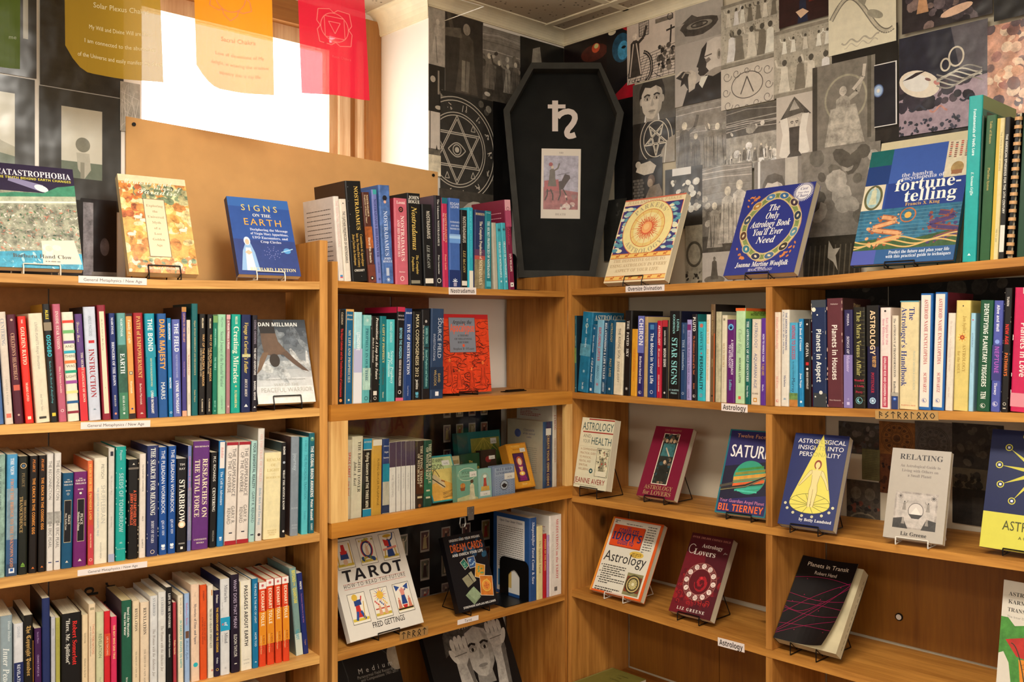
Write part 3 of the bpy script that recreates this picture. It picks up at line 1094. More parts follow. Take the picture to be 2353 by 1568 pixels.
def build_book(mat4, w, h, dep, o, label, group):
	"""A closed book standing on its tail: x across the spine, y into the shelf, z up."""
	t = thing('book', mat4, label, 'book', group)
	cs, cl, cr = hexc(o['col'], o.get('grain', .1)), hexc(o.get('left', o['col']), .05), hexc(o.get('right', o.get('left', o['col'])), .05)
	hb = o.get('hb', False)
	th = .0026 if hb else .0007
	th = min(th, w * .2)
	over = .003 if hb else .0004
	ch = min(w * .22, .0035) if not o.get('square') else w * .05
	mb = MB()
	prof = [(0, dep), (0, ch), (ch * .32, ch * .32), (ch, 0), (w - ch, 0), (w - ch * .32, ch * .32), (w, ch), (w, dep)]
	inn = [(th, dep), (th, ch + th * .4), (w - th, ch + th * .4), (w - th, dep)]
	kinds = [cl, cs, cs, cs, cs, cs, cr]
	for i in range(7):
		(xa, ya), (xb, yb) = prof[i], prof[i + 1]
		mb.face([(xa, ya, 0), (xb, yb, 0), (xb, yb, h), (xa, ya, h)], kinds[i])
	# inner lining and rims
	lc = hexc(o.get('lining', 'cfc2a4'))
	for (xa, ya), (xb, yb) in zip(inn, inn[1:]):
		mb.face([(xa, ya, h), (xb, yb, h), (xb, yb, 0), (xa, ya, 0)], lc)
	for z, rv in ((h, 0), (0, 1)):
		for q, c in (([(0, ch), (th, ch), (th, dep), (0, dep)], cl), ([(w - th, ch), (w, ch), (w, dep), (w - th, dep)], cr),
					([(0, ch), (ch * .32, ch * .32), (ch, 0), (w - ch, 0), (w - ch * .32, ch * .32), (w, ch)], cs)):
			q = [(x, y, z) for x, y in q]
			mb.face(q[::-1] if rv else q, c)
	for x0, x1 in ((0, th), (w - th, w)):
		mb.face([(x0, dep, 0), (x0, dep, h), (x1, dep, h), (x1, dep, 0)], cl)
	art = spine_art(w, h, o)
	art.emit(mb, 0, h)
	for side in ('lart', 'rart'):
		if side in o:
			A2 = Art(dep - ch, h)
			o[side](A2)
			clipped(A2)
			sub = MB(); A2.emit(sub, 0, h)
			for f, c in zip(sub.f, sub.c):
				pts = []
				for i in f:
					x, y, z = sub.v[i]
					# left cover: reads from the fore-edge to the spine; right cover: from the spine outwards
					pts.append((y, dep - x, z) if side == 'lart' else (w - y, ch + x, z))
				mb.face(pts, c)
	mb.build('cover', M['print'], t)
	pg = MB()
	pc = hexc(o.get('page') or rng_of('page', w, h).choice(PAPER))
	x0, x1 = th + .0002, w - th - .0002
	if x1 > x0:
		pg.box(x0, x1, ch + th * .4 + .0003, dep - (.003 if hb else .0006), over, h - over, pc)
		pg.build('pages', M['pages'], t)
	return t


def row(fr, zpts, crop, data, where, group, rec=.012, dep=.14, first='', prev_short=None, maxz=None, lim=(-9, 9)):
	"""Books of one shelf, left to right. data: (bottom left x, bottom right x, top left x, top y, colour, short name, rest of label, texts, options)."""
	x0, y0, k = crop
	prev_b = prev_t = lim[0]
	prev_h = 9.0 if lim[0] > -9 else 0
	prev = prev_short
	n = -rec
	for bl, br, tl, yt, col, short, rest, texts, *op in data:
		o = dict(op[0]) if op else {}
		c = (x0, y0, k)
		if 'crop' in o:
			c = o['crop']
		r = o.get('rec', rec)
		U = lambda x: c[0] + x / c[2]
		sl, _ = fr.s(U(bl), -r); sr, _ = fr.s(U(br), -r)
		st, tt = fr.s(U(tl), -r)
		sl += .0003; sr -= .0003
		if sl < prev_b + .0003:
			sl = prev_b + .0003
		if sr - sl < .004:
			sr = sl + .004
		sr = min(sr, lim[1] - .0003)
		st = min(st, lim[1] - .0004 - (sr - sl))
		z0 = max(zat(zpts, sl), zat(zpts, sr))
		ztop = EYE + (HOR - (c[1] + yt / c[2])) / PXF * tt
		h = ztop - z0
		if maxz:
			h = min(h, maxz - z0)
		th = atan2(st - sl, h)
		th = max(-.2, min(.2, th))
		w = sr - sl
		# keep clear of the neighbour on the left all the way up
		hc = min(h, prev_h) if prev_h else h
		if prev_h:
			need = prev_b + (prev_t - prev_b) * min(1, hc / prev_h) + .0004
			if sl + hc * math.tan(th) < need:
				th = math.atan2(need - sl, hc)
		lift = w * sin(th) if th > 0 else 0.0
		o['col'] = col
		o['texts'] = parse(texts)
		m4 = fr.mat(sl, -r, z0 + lift + .0002) @ Matrix.Rotation(th, 4, 'Y')
		wr = w * cos(th)
		tail = [', right of the ' + prev + ' one', ', right of ' + prev, ''] if prev else [', ' + first]
		cand = [short + ' spine ' + rest + ', ' + where + q for q in tail[:2]] + [short + ' spine, ' + where + tail[0], short + ' spine ' + rest + ', ' + where]
		lab = next((q for q in cand if len(q.split()) <= 16), cand[-1])
		build_book(m4, wr, h / cos(th), o.get('dep', dep), o, o.get('label', lab), group)
		prev_b, prev_t, prev_h = sl + w, sl + w + h * math.tan(th), h
		prev = short


# covers of taller books that show above their lower neighbours
def cover_lines(seed, c='3a3530', n=14, head=None):
	def f(a):
		r = rng_of(seed)
		if head:
			a.text(head, 50, a.H * .1, 6, c, 'S', maxw=80)
		a.lines_of_text(10, a.H * .14, 90, n, a.H * .055, c, r, 1.4)
	return f


def word_cover(word, c, font='S', y=.11, size=11, bands=()):
	def f(a):
		for b in bands:
			a.rect(0, a.H * b[0], 100, a.H * b[1], b[2])
		if word:
			a.text(word, 50, a.H * y, size, c, font, maxw=92)
	return f


C5, C6 = (0, 640, 4.1275), (380, 640, 4.1275)
stripes = [(.075, .1, 'e2402e'), (.165, .195, '6fae6a'), (.262, .288, '6b4a86'), (.352, .378, '2a9fb4'), (.442, .47, 'e8743a'), (.533, .558, '1f9a78'), (.626, .655, '9a4a94'), (.72, .745, 'e9d68a'), (.812, .836, '1f5a8a'), (.905, .928, '8a2a3a')]
ROW_L2 = [
(-75, 40, -150, 335, '4a6ca0', 'steel blue', 'at the photo edge', ''),
(50, 130, -25, 320, 'd6c8b8', 'beige', 'with grey capitals', 'CENTERING;.06;.56;8a8f9a;S;.6|SANDERS & WALLEY;.6;.86;a8a090;S;.34', dict(dev=[('sq', .925, 'd8705a', 30)])),
(140, 230, 60, 345, '4d1126', 'dark maroon', 'with tan title', "CREATION'S HEARTBEAT;.17;.6;c8987a;S;.55|A CEREMONY;.2;.5;8a5a50;s;.2;-28", dict(dev=[('sq', .67, 'c85a48', 34), ('dot', .92, 'c8a090', 12), ('dot', .05, 'c8a090', 14)])),
(243, 325, 163, 362, 'dc2c20', 'bright red', 'with cream title', 'THE;.03;.07;w;S;.25|GOLDEN RATIO;.1;.56;f0dcc0;S;.62|MARIO LIVIO;.62;.86;f0dcc0;S;.36', dict(dev=[('sq', .95, 'f0dcc0', 20)])),
(343, 478, 265, 335, 'dfd3b8', 'broad cream', 'with thin grey title', 'LIVING PLANETS Magic Mountain;.08;.72;8a857a;i;.24|And Other Tales;.74;.9;8a857a;i;.18', dict(dev=[('bar', .955, '3a3630', 26)])),
(480, 555, 400, 245, '12100f', 'black', 'with turquoise letters', 'ALELE;.05;.13;e6cf38;b;.5|OSOGBO;.26;.45;38bccb;b;.7|Guides to the Secrets of Manifesting;.48;.86;5ab0b8;C;.36', dict(left='a8781e', bands=[(.155, .225, '8a7a62')], dev=[('sq', .935, 'd8c03a', 24)])),
(560, 637, 495, 245, 'b85a70', 'dusty pink', 'with cream title', 'INSIDE STAR VISION;.06;.45;f0d0c4;S;.5|Ellias & Theanna Lonsdale;.53;.86;f0d0c4;S;.3', dict(dev=[('ring', .905, 'f0e0d8', 20)])),
(645, 757, 583, 322, 'e6dcc6', 'cream striped', 'with bright coloured bars', 'AND;.325;.4;6a665a;=s;.24|THERE;.415;.4;6a665a;=s;.24|WAS;.505;.4;6a665a;=s;.24|LIGHT;.6;.4;6a665a;=s;.24', dict(bands=stripes)),
(765, 838, 708, 340, '5a3a76', 'purple and red', 'with script title', 'Divine Love;.07;.34;d8c8a8;C;.55;-12|THE SECRET LANGUAGE OF SIGNS;.36;.92;e8d8c0;S;.4;16', dict(bands=[(.5, 1, 'd02c36')], left='2a2230')),
(845, 962, 787, 272, 'c4cad8', 'pale blue grey', 'with red INSTRUCTION title', 'AINSLIE MACLEOD;.08;.26;8a94a0;s;.34|INSTRUCTION;.37;.8;a02a34;S;.62', dict(bands=[(.295, .32, 'c02830', 30, 78)], dev=[('leaf', .9, '4a6a78', 14)], left='221e26')),
(975, 1058, 918, 255, '8a2030', 'dark red', 'with long cream panel', 'The Secret Vaults of Time Ministry;.12;.7;8a7a6a;C;.24', dict(bands=[(.055, .945, 'e0d4b4', 22, 78)], dev=[('dot', .3, '8a2030', 4), ('dot', .72, '8a2030', 4)])),
(1072, 1130, 1032, 332, '1d2c66', 'narrow navy', 'with white title', 'MARCINIAK;.04;.2;e6e6ee;S;.5|BRINGERS OF THE DAWN;.27;.7;e6e6ee;S;.6|BEAR & CO;.77;.9;e0d8c0;S;.36', dict(dev=[('dot', .945, 'd88a6a', 20)])),
(1138, 1222, 1108, 330, '5f9a94', 'misty green', 'with white EARTH lettering', 'MARCINIAK;.05;.24;d8e6e0;S;.36|EARTH;.38;.59;eef2ea;S;.7|BEAR & CO;.78;.92;d0dcd0;S;.34', dict(spk=[(.3, .75, '2f5a48', .35), (.75, 1, '3f7a5a', .2)], dev=[('dot', .945, 'd8e0d8', 12)])),
(1228, 1290, 1190, 335, 'e0984e', 'orange tan', 'with pale title', 'Family of Light;.06;.5;fbe6c4;S;.56|Marciniak;.64;.84;fbe6c4;S;.44', dict(bands=[(0, .025, '2a1a18'), (.95, 1, '2a1a18')], dev=[('sq', .565, '4a5a6a', 26), ('sq', .565, 'd8c890', 16), ('dot', .905, '2a3a8a', 16)])),
(1300, 1393, 1263, 328, '9a1c26', 'deep red', 'with gold title', 'PATH of EMPOWERMENT;.03;.62;d8b060;S;.54|Barbara Marciniak;.67;.88;e8dcc8;s;.3', dict(dev=[('leaf', .95, 'e8dcc8', 16)])),
(1403, 1500, 1370, 335, '1790a4', 'teal blue', 'with bold white title', "THE BOND;.05;.38;f2f0e6;b;.62|HOW TO FIX YOUR FALLING-DOWN WORLD;.43;.7;e0d890;s;.26|LYNNE McTAGGART;.74;.96;f0ece0;b;.34", dict(spk=[(.8, 1, '1c3a7a', .1)], bands=[(.3, .42, '178a9e')])),
(1508, 1597, 1490, 335, '1d5390', 'royal blue', 'with orange DARK lettering', 'DARK MAJESTY;.05;.6;eea03c;b;.74|MARRS;.66;.88;f0ece0;s;.6', {}),
(35, 75, 15, 378, '0f70a6', 'slim blue', 'with white NEUROSPEAK lettering', 'NEUROSPEAK;.05;.44;e8eef0;b;.62|MASTERS;.6;.88;e8eef0;b;.6', dict(crop=C6, dev=[('ring', .955, 'e8eef0', 26)])),
(78, 158, 62, 390, '5a64a8', 'blue violet', 'with tall white title', 'THE FIELD;.04;.35;f2f0ea;b;.68|THE QUEST FOR THE SECRET FORCE OF THE UNIVERSE;.36;.6;c0c4dc;s;.3|LYNNE McTAGGART;.63;.97;f2f0ea;b;.46', dict(crop=C6)),
(160, 205, 155, 272, '413a7c', 'violet and tan', 'with tan title', 'LIVING IN THE HEART;.06;.45;d8a070;S;.56|Drunvalo Melchizedek;.5;.76;b08ab0;S;.34', dict(crop=C6, bands=[(0, .045, 'b07c3e'), (.95, 1, 'd8a080')], left='3a2218')),
(208, 245, 203, 395, 'd8ccb8', 'slim white', 'with faint red title', 'MITCHELL;.08;.26;8a8478;s;.4|The Enneagram & Prayer;.36;.64;b86a5a;S;.5|DIMENSION BOOKS;.76;.95;8a8478;s;.34', dict(crop=C6)),
(250, 312, 250, 240, '115e60', 'tall dark teal', 'with small gold title', 'Miguel: HUMAN IMMORTALITY AND PRE-EXISTENCE;.15;.64;b8a878;S;.34|Emma Rogers;.77;.88;b8a878;S;.34', dict(crop=C6, hb=1, left='0f3a3c')),
(318, 380, 325, 338, '15110f', 'black', 'with orange-cream letters', 'MILLMAN;.04;.14;e8d8b8;b;.36|WAY OF THE PEACEFUL WARRIOR;.2;.8;e8b878;s;.5;14|A BOOK THAT CHANGES LIVES;.34;.68;e0c8a0;s;.3;-24|H J KRAMER INC;.84;.97;e8d8b8;b;.28', dict(crop=C6)),
(387, 443, 400, 342, '15110f', 'second black', 'with orange-cream letters', 'MILLMAN;.04;.14;e8d8b8;b;.36|WAY OF THE PEACEFUL WARRIOR;.2;.8;e8b878;s;.5;14|A BOOK THAT CHANGES LIVES;.34;.68;e0c8a0;s;.3;-24|H J KRAMER INC;.84;.97;e8d8b8;b;.28', dict(crop=C6)),
(447, 492, 453, 355, '0e7058', 'emerald', 'with pale green title', 'ARNOLD MINDELL;.13;.35;90d0b8;b;.42|THE YEAR I;.42;.65;90d0b8;b;.5|SELF EST;.86;.93;90d0b8;b;.4', dict(crop=C6, bands=[(0, .07, '6f9a5a')], dev=[('star', .965, '90d0b8', 20)])),
(495, 575, 490, 342, '94c8a0', 'pale green', 'with grey title', 'MILLMAN;.03;.13;5f7a70;s;.36|Sacred Journey of the Peaceful Warrior;.17;.73;5f7a70;S;.5|H J KRAMER INC;.82;.96;5f7a70;s;.3', dict(crop=C6)),
(577, 615, 582, 345, 'a87478', 'dusty rose', 'with white title', 'A World Within a World;.06;.45;f4e6e0;S;.66', dict(crop=C6, bands=[(0, .045, 'd8a0a0')], dev=[('star', .93, 'f0c8c0', 30)])),
(620, 712, 630, 342, '0b9a86', 'sea green', 'with cream Miracles title', 'MILLER;.02;.1;f0ead0;S;.32|Creating Miracles;.12;.7;f2ead2;S;.72|H J KRAMER INC;.77;.95;f0d890;S;.32', dict(crop=C6, dev=[('star', .73, 'f0d890', 12)])),
(718, 810, 725, 345, '17224e', 'dark navy', 'with gold script title', "Voyage to Curiosity's Father;.08;.6;e0c860;I;.54|BRUCE MOEN;.66;.84;e8e0d0;I;.36", dict(crop=C6, dev=[('tri', .93, 'e8e4e0', 20), ('bar', .42, 'b8b890', 44)])),
(820, 872, 828, 350, '1d1822', 'slim black', 'with grey title', 'COSMIC ORDERING;.05;.3;8a8090;b;.5|THE NEXT ADVENTURE;.34;.62;e8e4e0;b;.5|BARBEL MOHR;.68;.88;e8e4e0;b;.48', dict(crop=C6, dev=[('tri', .95, 'e8e4e0', 22)])),
]
row(LFT, LZ[1], C5, ROW_L2, "left bookcase's second shelf", 'spine-out books on the second shelf of the left bookcase', first='leftmost', maxz=1.645, lim=(-9, -.0122))

C7, C8 = (0, 980, 4.1275), (360, 960, 4.1275)
ROW_L3 = [
(-60, 48, -52, 275, '8aa89a', 'grey green', 'with dark flecks', 'LIVING IN THE WORLD;.1;.8;4a5a58;S;.36', dict(grain=.5)),
(55, 160, 68, 272, '4a94c0', 'sky blue', 'with orange title', 'THE VIEW;.03;.17;f0f0f0;S;.44|FROM THE BRIDGE TO THE UNKNOWN GOD;.2;.95;d08a58;S;.4', dict(spk=[(.28, .7, '7a94a0', .3), (.7, .9, '3a5a80', .1), (.9, 1, '2f4460', 0)], dev=[('sq', .955, 'd8dce0', 26), ('sq', .95, '2a5aa0', 14)])),
(168, 260, 180, 290, '161a12', 'green black', 'with tan TRANSCENDENCE title', 'PEARCE;.14;.26;7a6a48;S;.42|THE BIOLOGY OF;.37;.72;a8885a;S;.34;20|TRANSCENDENCE;.34;.76;b8985e;S;.46;-20', dict(dev=[('ring', .08, 'c8a878', 34), ('dot', .08, '4a6a8a', 16), ('tri', .91, '6f9a3a', 22), ('bar', .93, '6f9a3a', 22)])),
(268, 352, 285, 285, '140b08', 'black', 'with orange title', 'PEARCE;.03;.14;d88030;I;.42|THE CRACK IN THE COSMIC EGG;.19;.9;e0913a;b;.44', dict(dev=[('tri', .955, 'c86a2a', 18)])),
(357, 435, 370, 280, '140b08', 'second black', 'with orange title', 'PEARCE;.03;.14;d88030;I;.42|THE CRACK IN THE COSMIC EGG;.19;.9;e0913a;b;.44', dict(dev=[('tri', .955, 'c86a2a', 18)])),
(440, 505, 445, 265, 'd6d0c8', 'white', 'with thin grey capitals', 'THE RECONNECTION;.06;.52;5a5650;s;.62|DR ERIC PEARL;.58;.88;5a5650;s;.62', dict(spk=[(.5, .6, 'a8a49c', .4)], dev=[('bar', .93, '2a3a6a', 24)])),
(508, 575, 520, 258, 'd6d0c8', 'second white', 'with thin grey capitals', 'THE RECONNECTION;.06;.52;5a5650;s;.62|DR ERIC PEARL;.58;.88;5a5650;s;.62', dict(spk=[(.5, .6, 'a8a49c', .4)], dev=[('bar', .93, '2a3a6a', 24)])),
(578, 685, 598, 450, '0b4a6c', 'petrol blue', 'with black title panel', 'THE;.075;.2;e8e0d0;=S;.09|GRACE;.1;.2;e8e0d0;=S;.15|TRILOGY;.13;.2;e8e0d0;=S;.13|BOOK;.19;.2;e8e0d0;=S;.1|GRACE;.44;.58;e8e0d0;S;.26;14|Mary Karlin Lane;.42;.62;e8e0d0;S;.2;-14', dict(bands=[(.285, .73, 'c8b890', 18, 82), (.29, .725, '0c0a10', 20, 80)], dev=[('ring', .22, 'e8e0d0', 11), ('tri', .93, 'd8d0c0', 14)])),
(690, 820, 690, 440, '6a1a62', 'plum purple', 'with black title panel', 'THE;.075;.2;e8e0d0;=S;.09|GRACE;.1;.2;e8e0d0;=S;.15|TRILOGY;.13;.2;e8e0d0;=S;.13|BOOK;.19;.2;e8e0d0;=S;.1|PEACE;.44;.58;e8e0d0;S;.26;10|Mekkara Polman;.42;.62;e8e0d0;S;.2;-12', dict(bands=[(.285, .735, 'c8b890', 27, 80), (.29, .73, '0c0a10', 29, 78)], dev=[('sq', .225, 'e8e0d0', 9), ('ring', .225, '100810', 14), ('tri', .93, 'd8d0c0', 14)])),
(833, 887, 832, 330, 'dc6a3c', 'coral orange', 'with gold title', 'SEARCH FOR THE PROMISED LAND;.03;.66;f0c060;S;.6|FRANK WATERS;.7;.92;f0d0a0;S;.34', dict(spk=[(.3, .62, 'c0442e', .1), (.62, 1, 'c03c44', 0)], dev=[('ring', .95, 'f0d0c0', 28)])),
(890, 1018, 895, 305, 'e0d8c2', 'broad white', 'with grey outline title', 'PIETSCH;.06;.2;7a766c;s;.3;14|SHUFFLEBRAIN;.26;.74;b0aca0;s;.44;18|THE QUEST FOR THE HOLOGRAMIC MIND;.28;.74;7a9ab0;s;.2;-22|HOUGHTON MIFFLIN;.8;.95;8a867c;s;.16', {}),
(1025, 1085, 1032, 210, 'ccc6bc', 'tall grey white', 'with faint lettering', 'She Traveled West;.24;.55;9a968c;C;.4|Renee Pollack;.6;.9;9a968c;S;.3', dict(left='8a8468', bands=[(.03, .07, '2a2a38', 28, 76), (.93, 1, 'a0a8c0')])),
(1095, 1195, 1103, 198, '129a90', 'turquoise', 'with pale SEEDS lettering', 'Pagans;.03;.16;a8d0d0;S;.32|SEEDS OF TOMORROW;.23;.76;9ccaca;b;.52|Harper & Row;.9;.98;a8d0d0;=s;.12', dict(dev=[('dot', .19, 'c8e0e0', 5), ('leaf', .84, 'a8d8d0', 16)], worn='c8e0d8')),
(1210, 1310, 1220, 320, '0f0d0d', 'worn black', 'with orange red title', 'A STEP FARTHER OUT;.31;.67;e0603a;b;.36;14|JERRY POURNELLE;.34;.66;e0603a;b;.34;-18', dict(worn='c8b490', dev=[('tri', .045, 'd8d0c0', 12)], spk=[(.08, .1, '6a6258', .2)])),
(1318, 1382, 1327, 265, 'ded2c4', 'plain white', 'with small black title', 'THE PLANETARY COMMISSION;.1;.43;2a2622;s;.3|PRICE;.6;.66;2a2622;s;.3|QUARTUS;.82;.92;2a2622;s;.3', {}),
(1388, 1500, 1400, 190, '26305e', 'worn navy', 'with white serif title', 'THE SEARCH FOR MEANING;.02;.63;f2eee4;S;.56|BODY OF STARS;.68;.88;d0d0d8;S;.34', dict(worn='b8b4b0', dev=[('ring', .96, 'd8c8b0', 18)])),
(22, 100, 25, 285, '174a90', 'royal blue', 'with white WORKBOOK title', 'THE PLEIADIAN WORKBOOK;.03;.62;f0f0f2;s;.6|QUAN YIN;.68;.86;e0e4f0;I;.4', dict(crop=C8, dev=[('bear', .92, 'f0f0f2', 24)])),
(105, 180, 118, 275, '174a90', 'second royal blue', 'with white WORKBOOK title', 'THE PLEIADIAN WORKBOOK;.03;.62;f0f0f2;s;.6|QUAN YIN;.68;.86;e0e4f0;I;.4', dict(crop=C8, dev=[('bear', .92, 'f0f0f2', 24)])),
(185, 285, 195, 395, '0f0e12', 'black', 'with large white STARBROW title', 'TIM;.075;.2;e8e4dc;=s;.22|RAY;.12;.2;e8e4dc;=s;.22|STARBROW;.22;.84;f2ece0;S;.72', dict(crop=C8, dev=[('dot', .705, 'f0c8a0', 34), ('dot', .705, 'fff0d8', 20), ('sq', .955, 'e8e4dc', 12)], bands=[(.9, .915, '8a8680', 20, 80)])),
(288, 325, 300, 270, '6a78ac', 'slim grey blue', 'with pink title', 'LESSONS FROM THE LIGHT;.1;.52;d87a8a;S;.66|KENNETH RING;.58;.88;d0a0b0;S;.5', dict(crop=C8, left='141c44', spk=[(.4, .9, '8a8aa0', .3)])),
(330, 490, 352, 232, '5f2c72', 'broad purple', 'with cream ornate title', 'REICHENBACH;.055;.2;e8dcc0;=S;.085|RESEARCHES ON;.16;.72;ecdcb8;S;.4;22|THE VITAL FORCE;.17;.7;ecdcb8;S;.4;-24|UNIVERSITY;.915;.2;e8dcc0;=S;.09|BOOKS;.945;.2;e8dcc0;=S;.09', dict(crop=C8, left='b0a478')),
(498, 565, 520, 335, '100e10', 'black', 'with white CENTERING lettering', 'M.C. RICHARDS;.04;.34;f0ece0;s;.5|CENTERING;.37;.73;f0ece0;S;.56|WESLEYAN;.82;.95;b0aca0;s;.3', dict(crop=C8)),
(570, 635, 595, 225, '1d70a8', 'blue', 'with white top panel', 'Rebillot;.06;.24;d88a8a;I;.5|The Call to Adventure;.29;.78;d0e0ec;S;.5', dict(crop=C8, bands=[(.01, .26, 'e0d8d0', 14, 86)], left='181c3a', dev=[('bear', .92, 'e0e8f0', 20)])),
(640, 752, 668, 240, 'ddd2c6', 'cream white', 'with dark red ends', 'THE DISAPPEARANCE;.06;.56;4a4440;s;.4;16|OF THE UNIVERSE;.1;.52;4a4440;s;.4;-20|GARY R.;.62;.82;6a645c;s;.4;16|RENARD;.64;.8;6a645c;s;.4;-20', dict(crop=C8, bands=[(0, .03, '9a1c2a'), (.96, 1, '9a1c2a')], dev=[('bar', .885, '2a2a3a', 14)])),
(757, 868, 785, 235, 'ddd2c6', 'second cream white', 'with dark red ends', 'THE DISAPPEARANCE;.06;.56;4a4440;s;.4;16|OF THE UNIVERSE;.1;.52;4a4440;s;.4;-20|GARY R.;.62;.82;6a645c;s;.4;16|RENARD;.64;.8;6a645c;s;.4;-20', dict(crop=C8, bands=[(0, .03, '9a1c2a'), (.96, 1, '9a1c2a')], dev=[('bar', .885, '2a2a3a', 14)])),
(872, 930, 903, 225, 'a4c8c0', 'pale aqua', 'with dark capitals', 'YOUR IMMORTAL REALITY;.02;.47;2a3a40;b;.6|GARY R. RENARD;.5;.88;3a4a50;s;.62', dict(crop=C8, dev=[('bar', .93, '2a3a50', 26)])),
(935, 1000, 968, 108, 'd4cec4', 'tall white', 'with faint pink title', 'ON THE TRAIL OF MERLIN;.05;.5;d8a8a0;S;.5|Deike Rich and Ean Begg;.53;.87;7a98a8;S;.46', dict(crop=C8, left='a8a496', dev=[('dot', .945, '3a2a2a', 22)])),
(1010, 1172, 1028, 340, 'e6d8a8', 'broad pale yellow', 'with level tan title', 'REALM;.1;.2;c8b070;=S;.16|OF;.16;.2;c8b070;=S;.15|LIGHT;.22;.2;c8b070;=S;.16|ROERICH;.3;.2;c8b070;=S;.12|ROERICH;.91;.2;c8b070;=S;.08|MUSEUM;.935;.2;c8b070;=S;.08|PRESS;.96;.2;c8b070;=S;.08', dict(crop=C8, hb=1, bands=[(.245, .248, 'c8b070', 38, 62)])),
(1178, 1222, 1190, 240, '100e12', 'slim black', 'with white title', 'ROHR;.04;.13;f0ece0;b;.6|WHAT THE MYSTICS KNOW;.29;.82;f0ece0;S;.6', dict(crop=C8, left='3a4a4a', dev=[('dot', .21, 'a8b0b8', 28), ('dot', .935, 'e0e0d8', 24)])),
(1265, 1345, 1280, 185, '808a92', 'grey', 'with pale journey lettering', 'journey;.17;.47;b8c4cc;s;.6|ROHR;.73;.76;b0b8c0;=s;.2|SEVEN;.9;.76;b0b8c0;=s;.17|PRESS;.93;.76;b0b8c0;=s;.17', dict(crop=C8, left='4a3834')),
(1372, 1437, 1385, 190, '52b4bc', 'bright aqua', 'with thin blue title', 'IN SEARCH OF;.03;.15;2a7a8a;s;.4|THE PRIMORDIAL TRADITION;.18;.64;2a7a8a;s;.55|Versluis;.76;.85;3a8a9a;I;.4', dict(crop=C8, left='1a8a92')),
(1440, 1497, 1447, 150, '0f5f6c', 'dark teal', 'with white GLOBAL lettering', 'THE GLOBAL BRAIN AWAKENS;.13;.64;f0f0ea;b;.66|Peter Russell;.66;.87;f0f0ea;b;.56|ELEMENT;.9;.97;c8d0c8;b;.4', dict(crop=C8, left='0c3a44', dev=[('dot', .06, '5a8a6a', 34), ('dot', .05, 'a8c8b0', 16)])),
]
row(LFT, LZ[2], C7, ROW_L3, "left bookcase's third shelf", 'spine-out books on the third shelf of the left bookcase', first='leftmost', maxz=1.348, lim=(-9, -.0122))

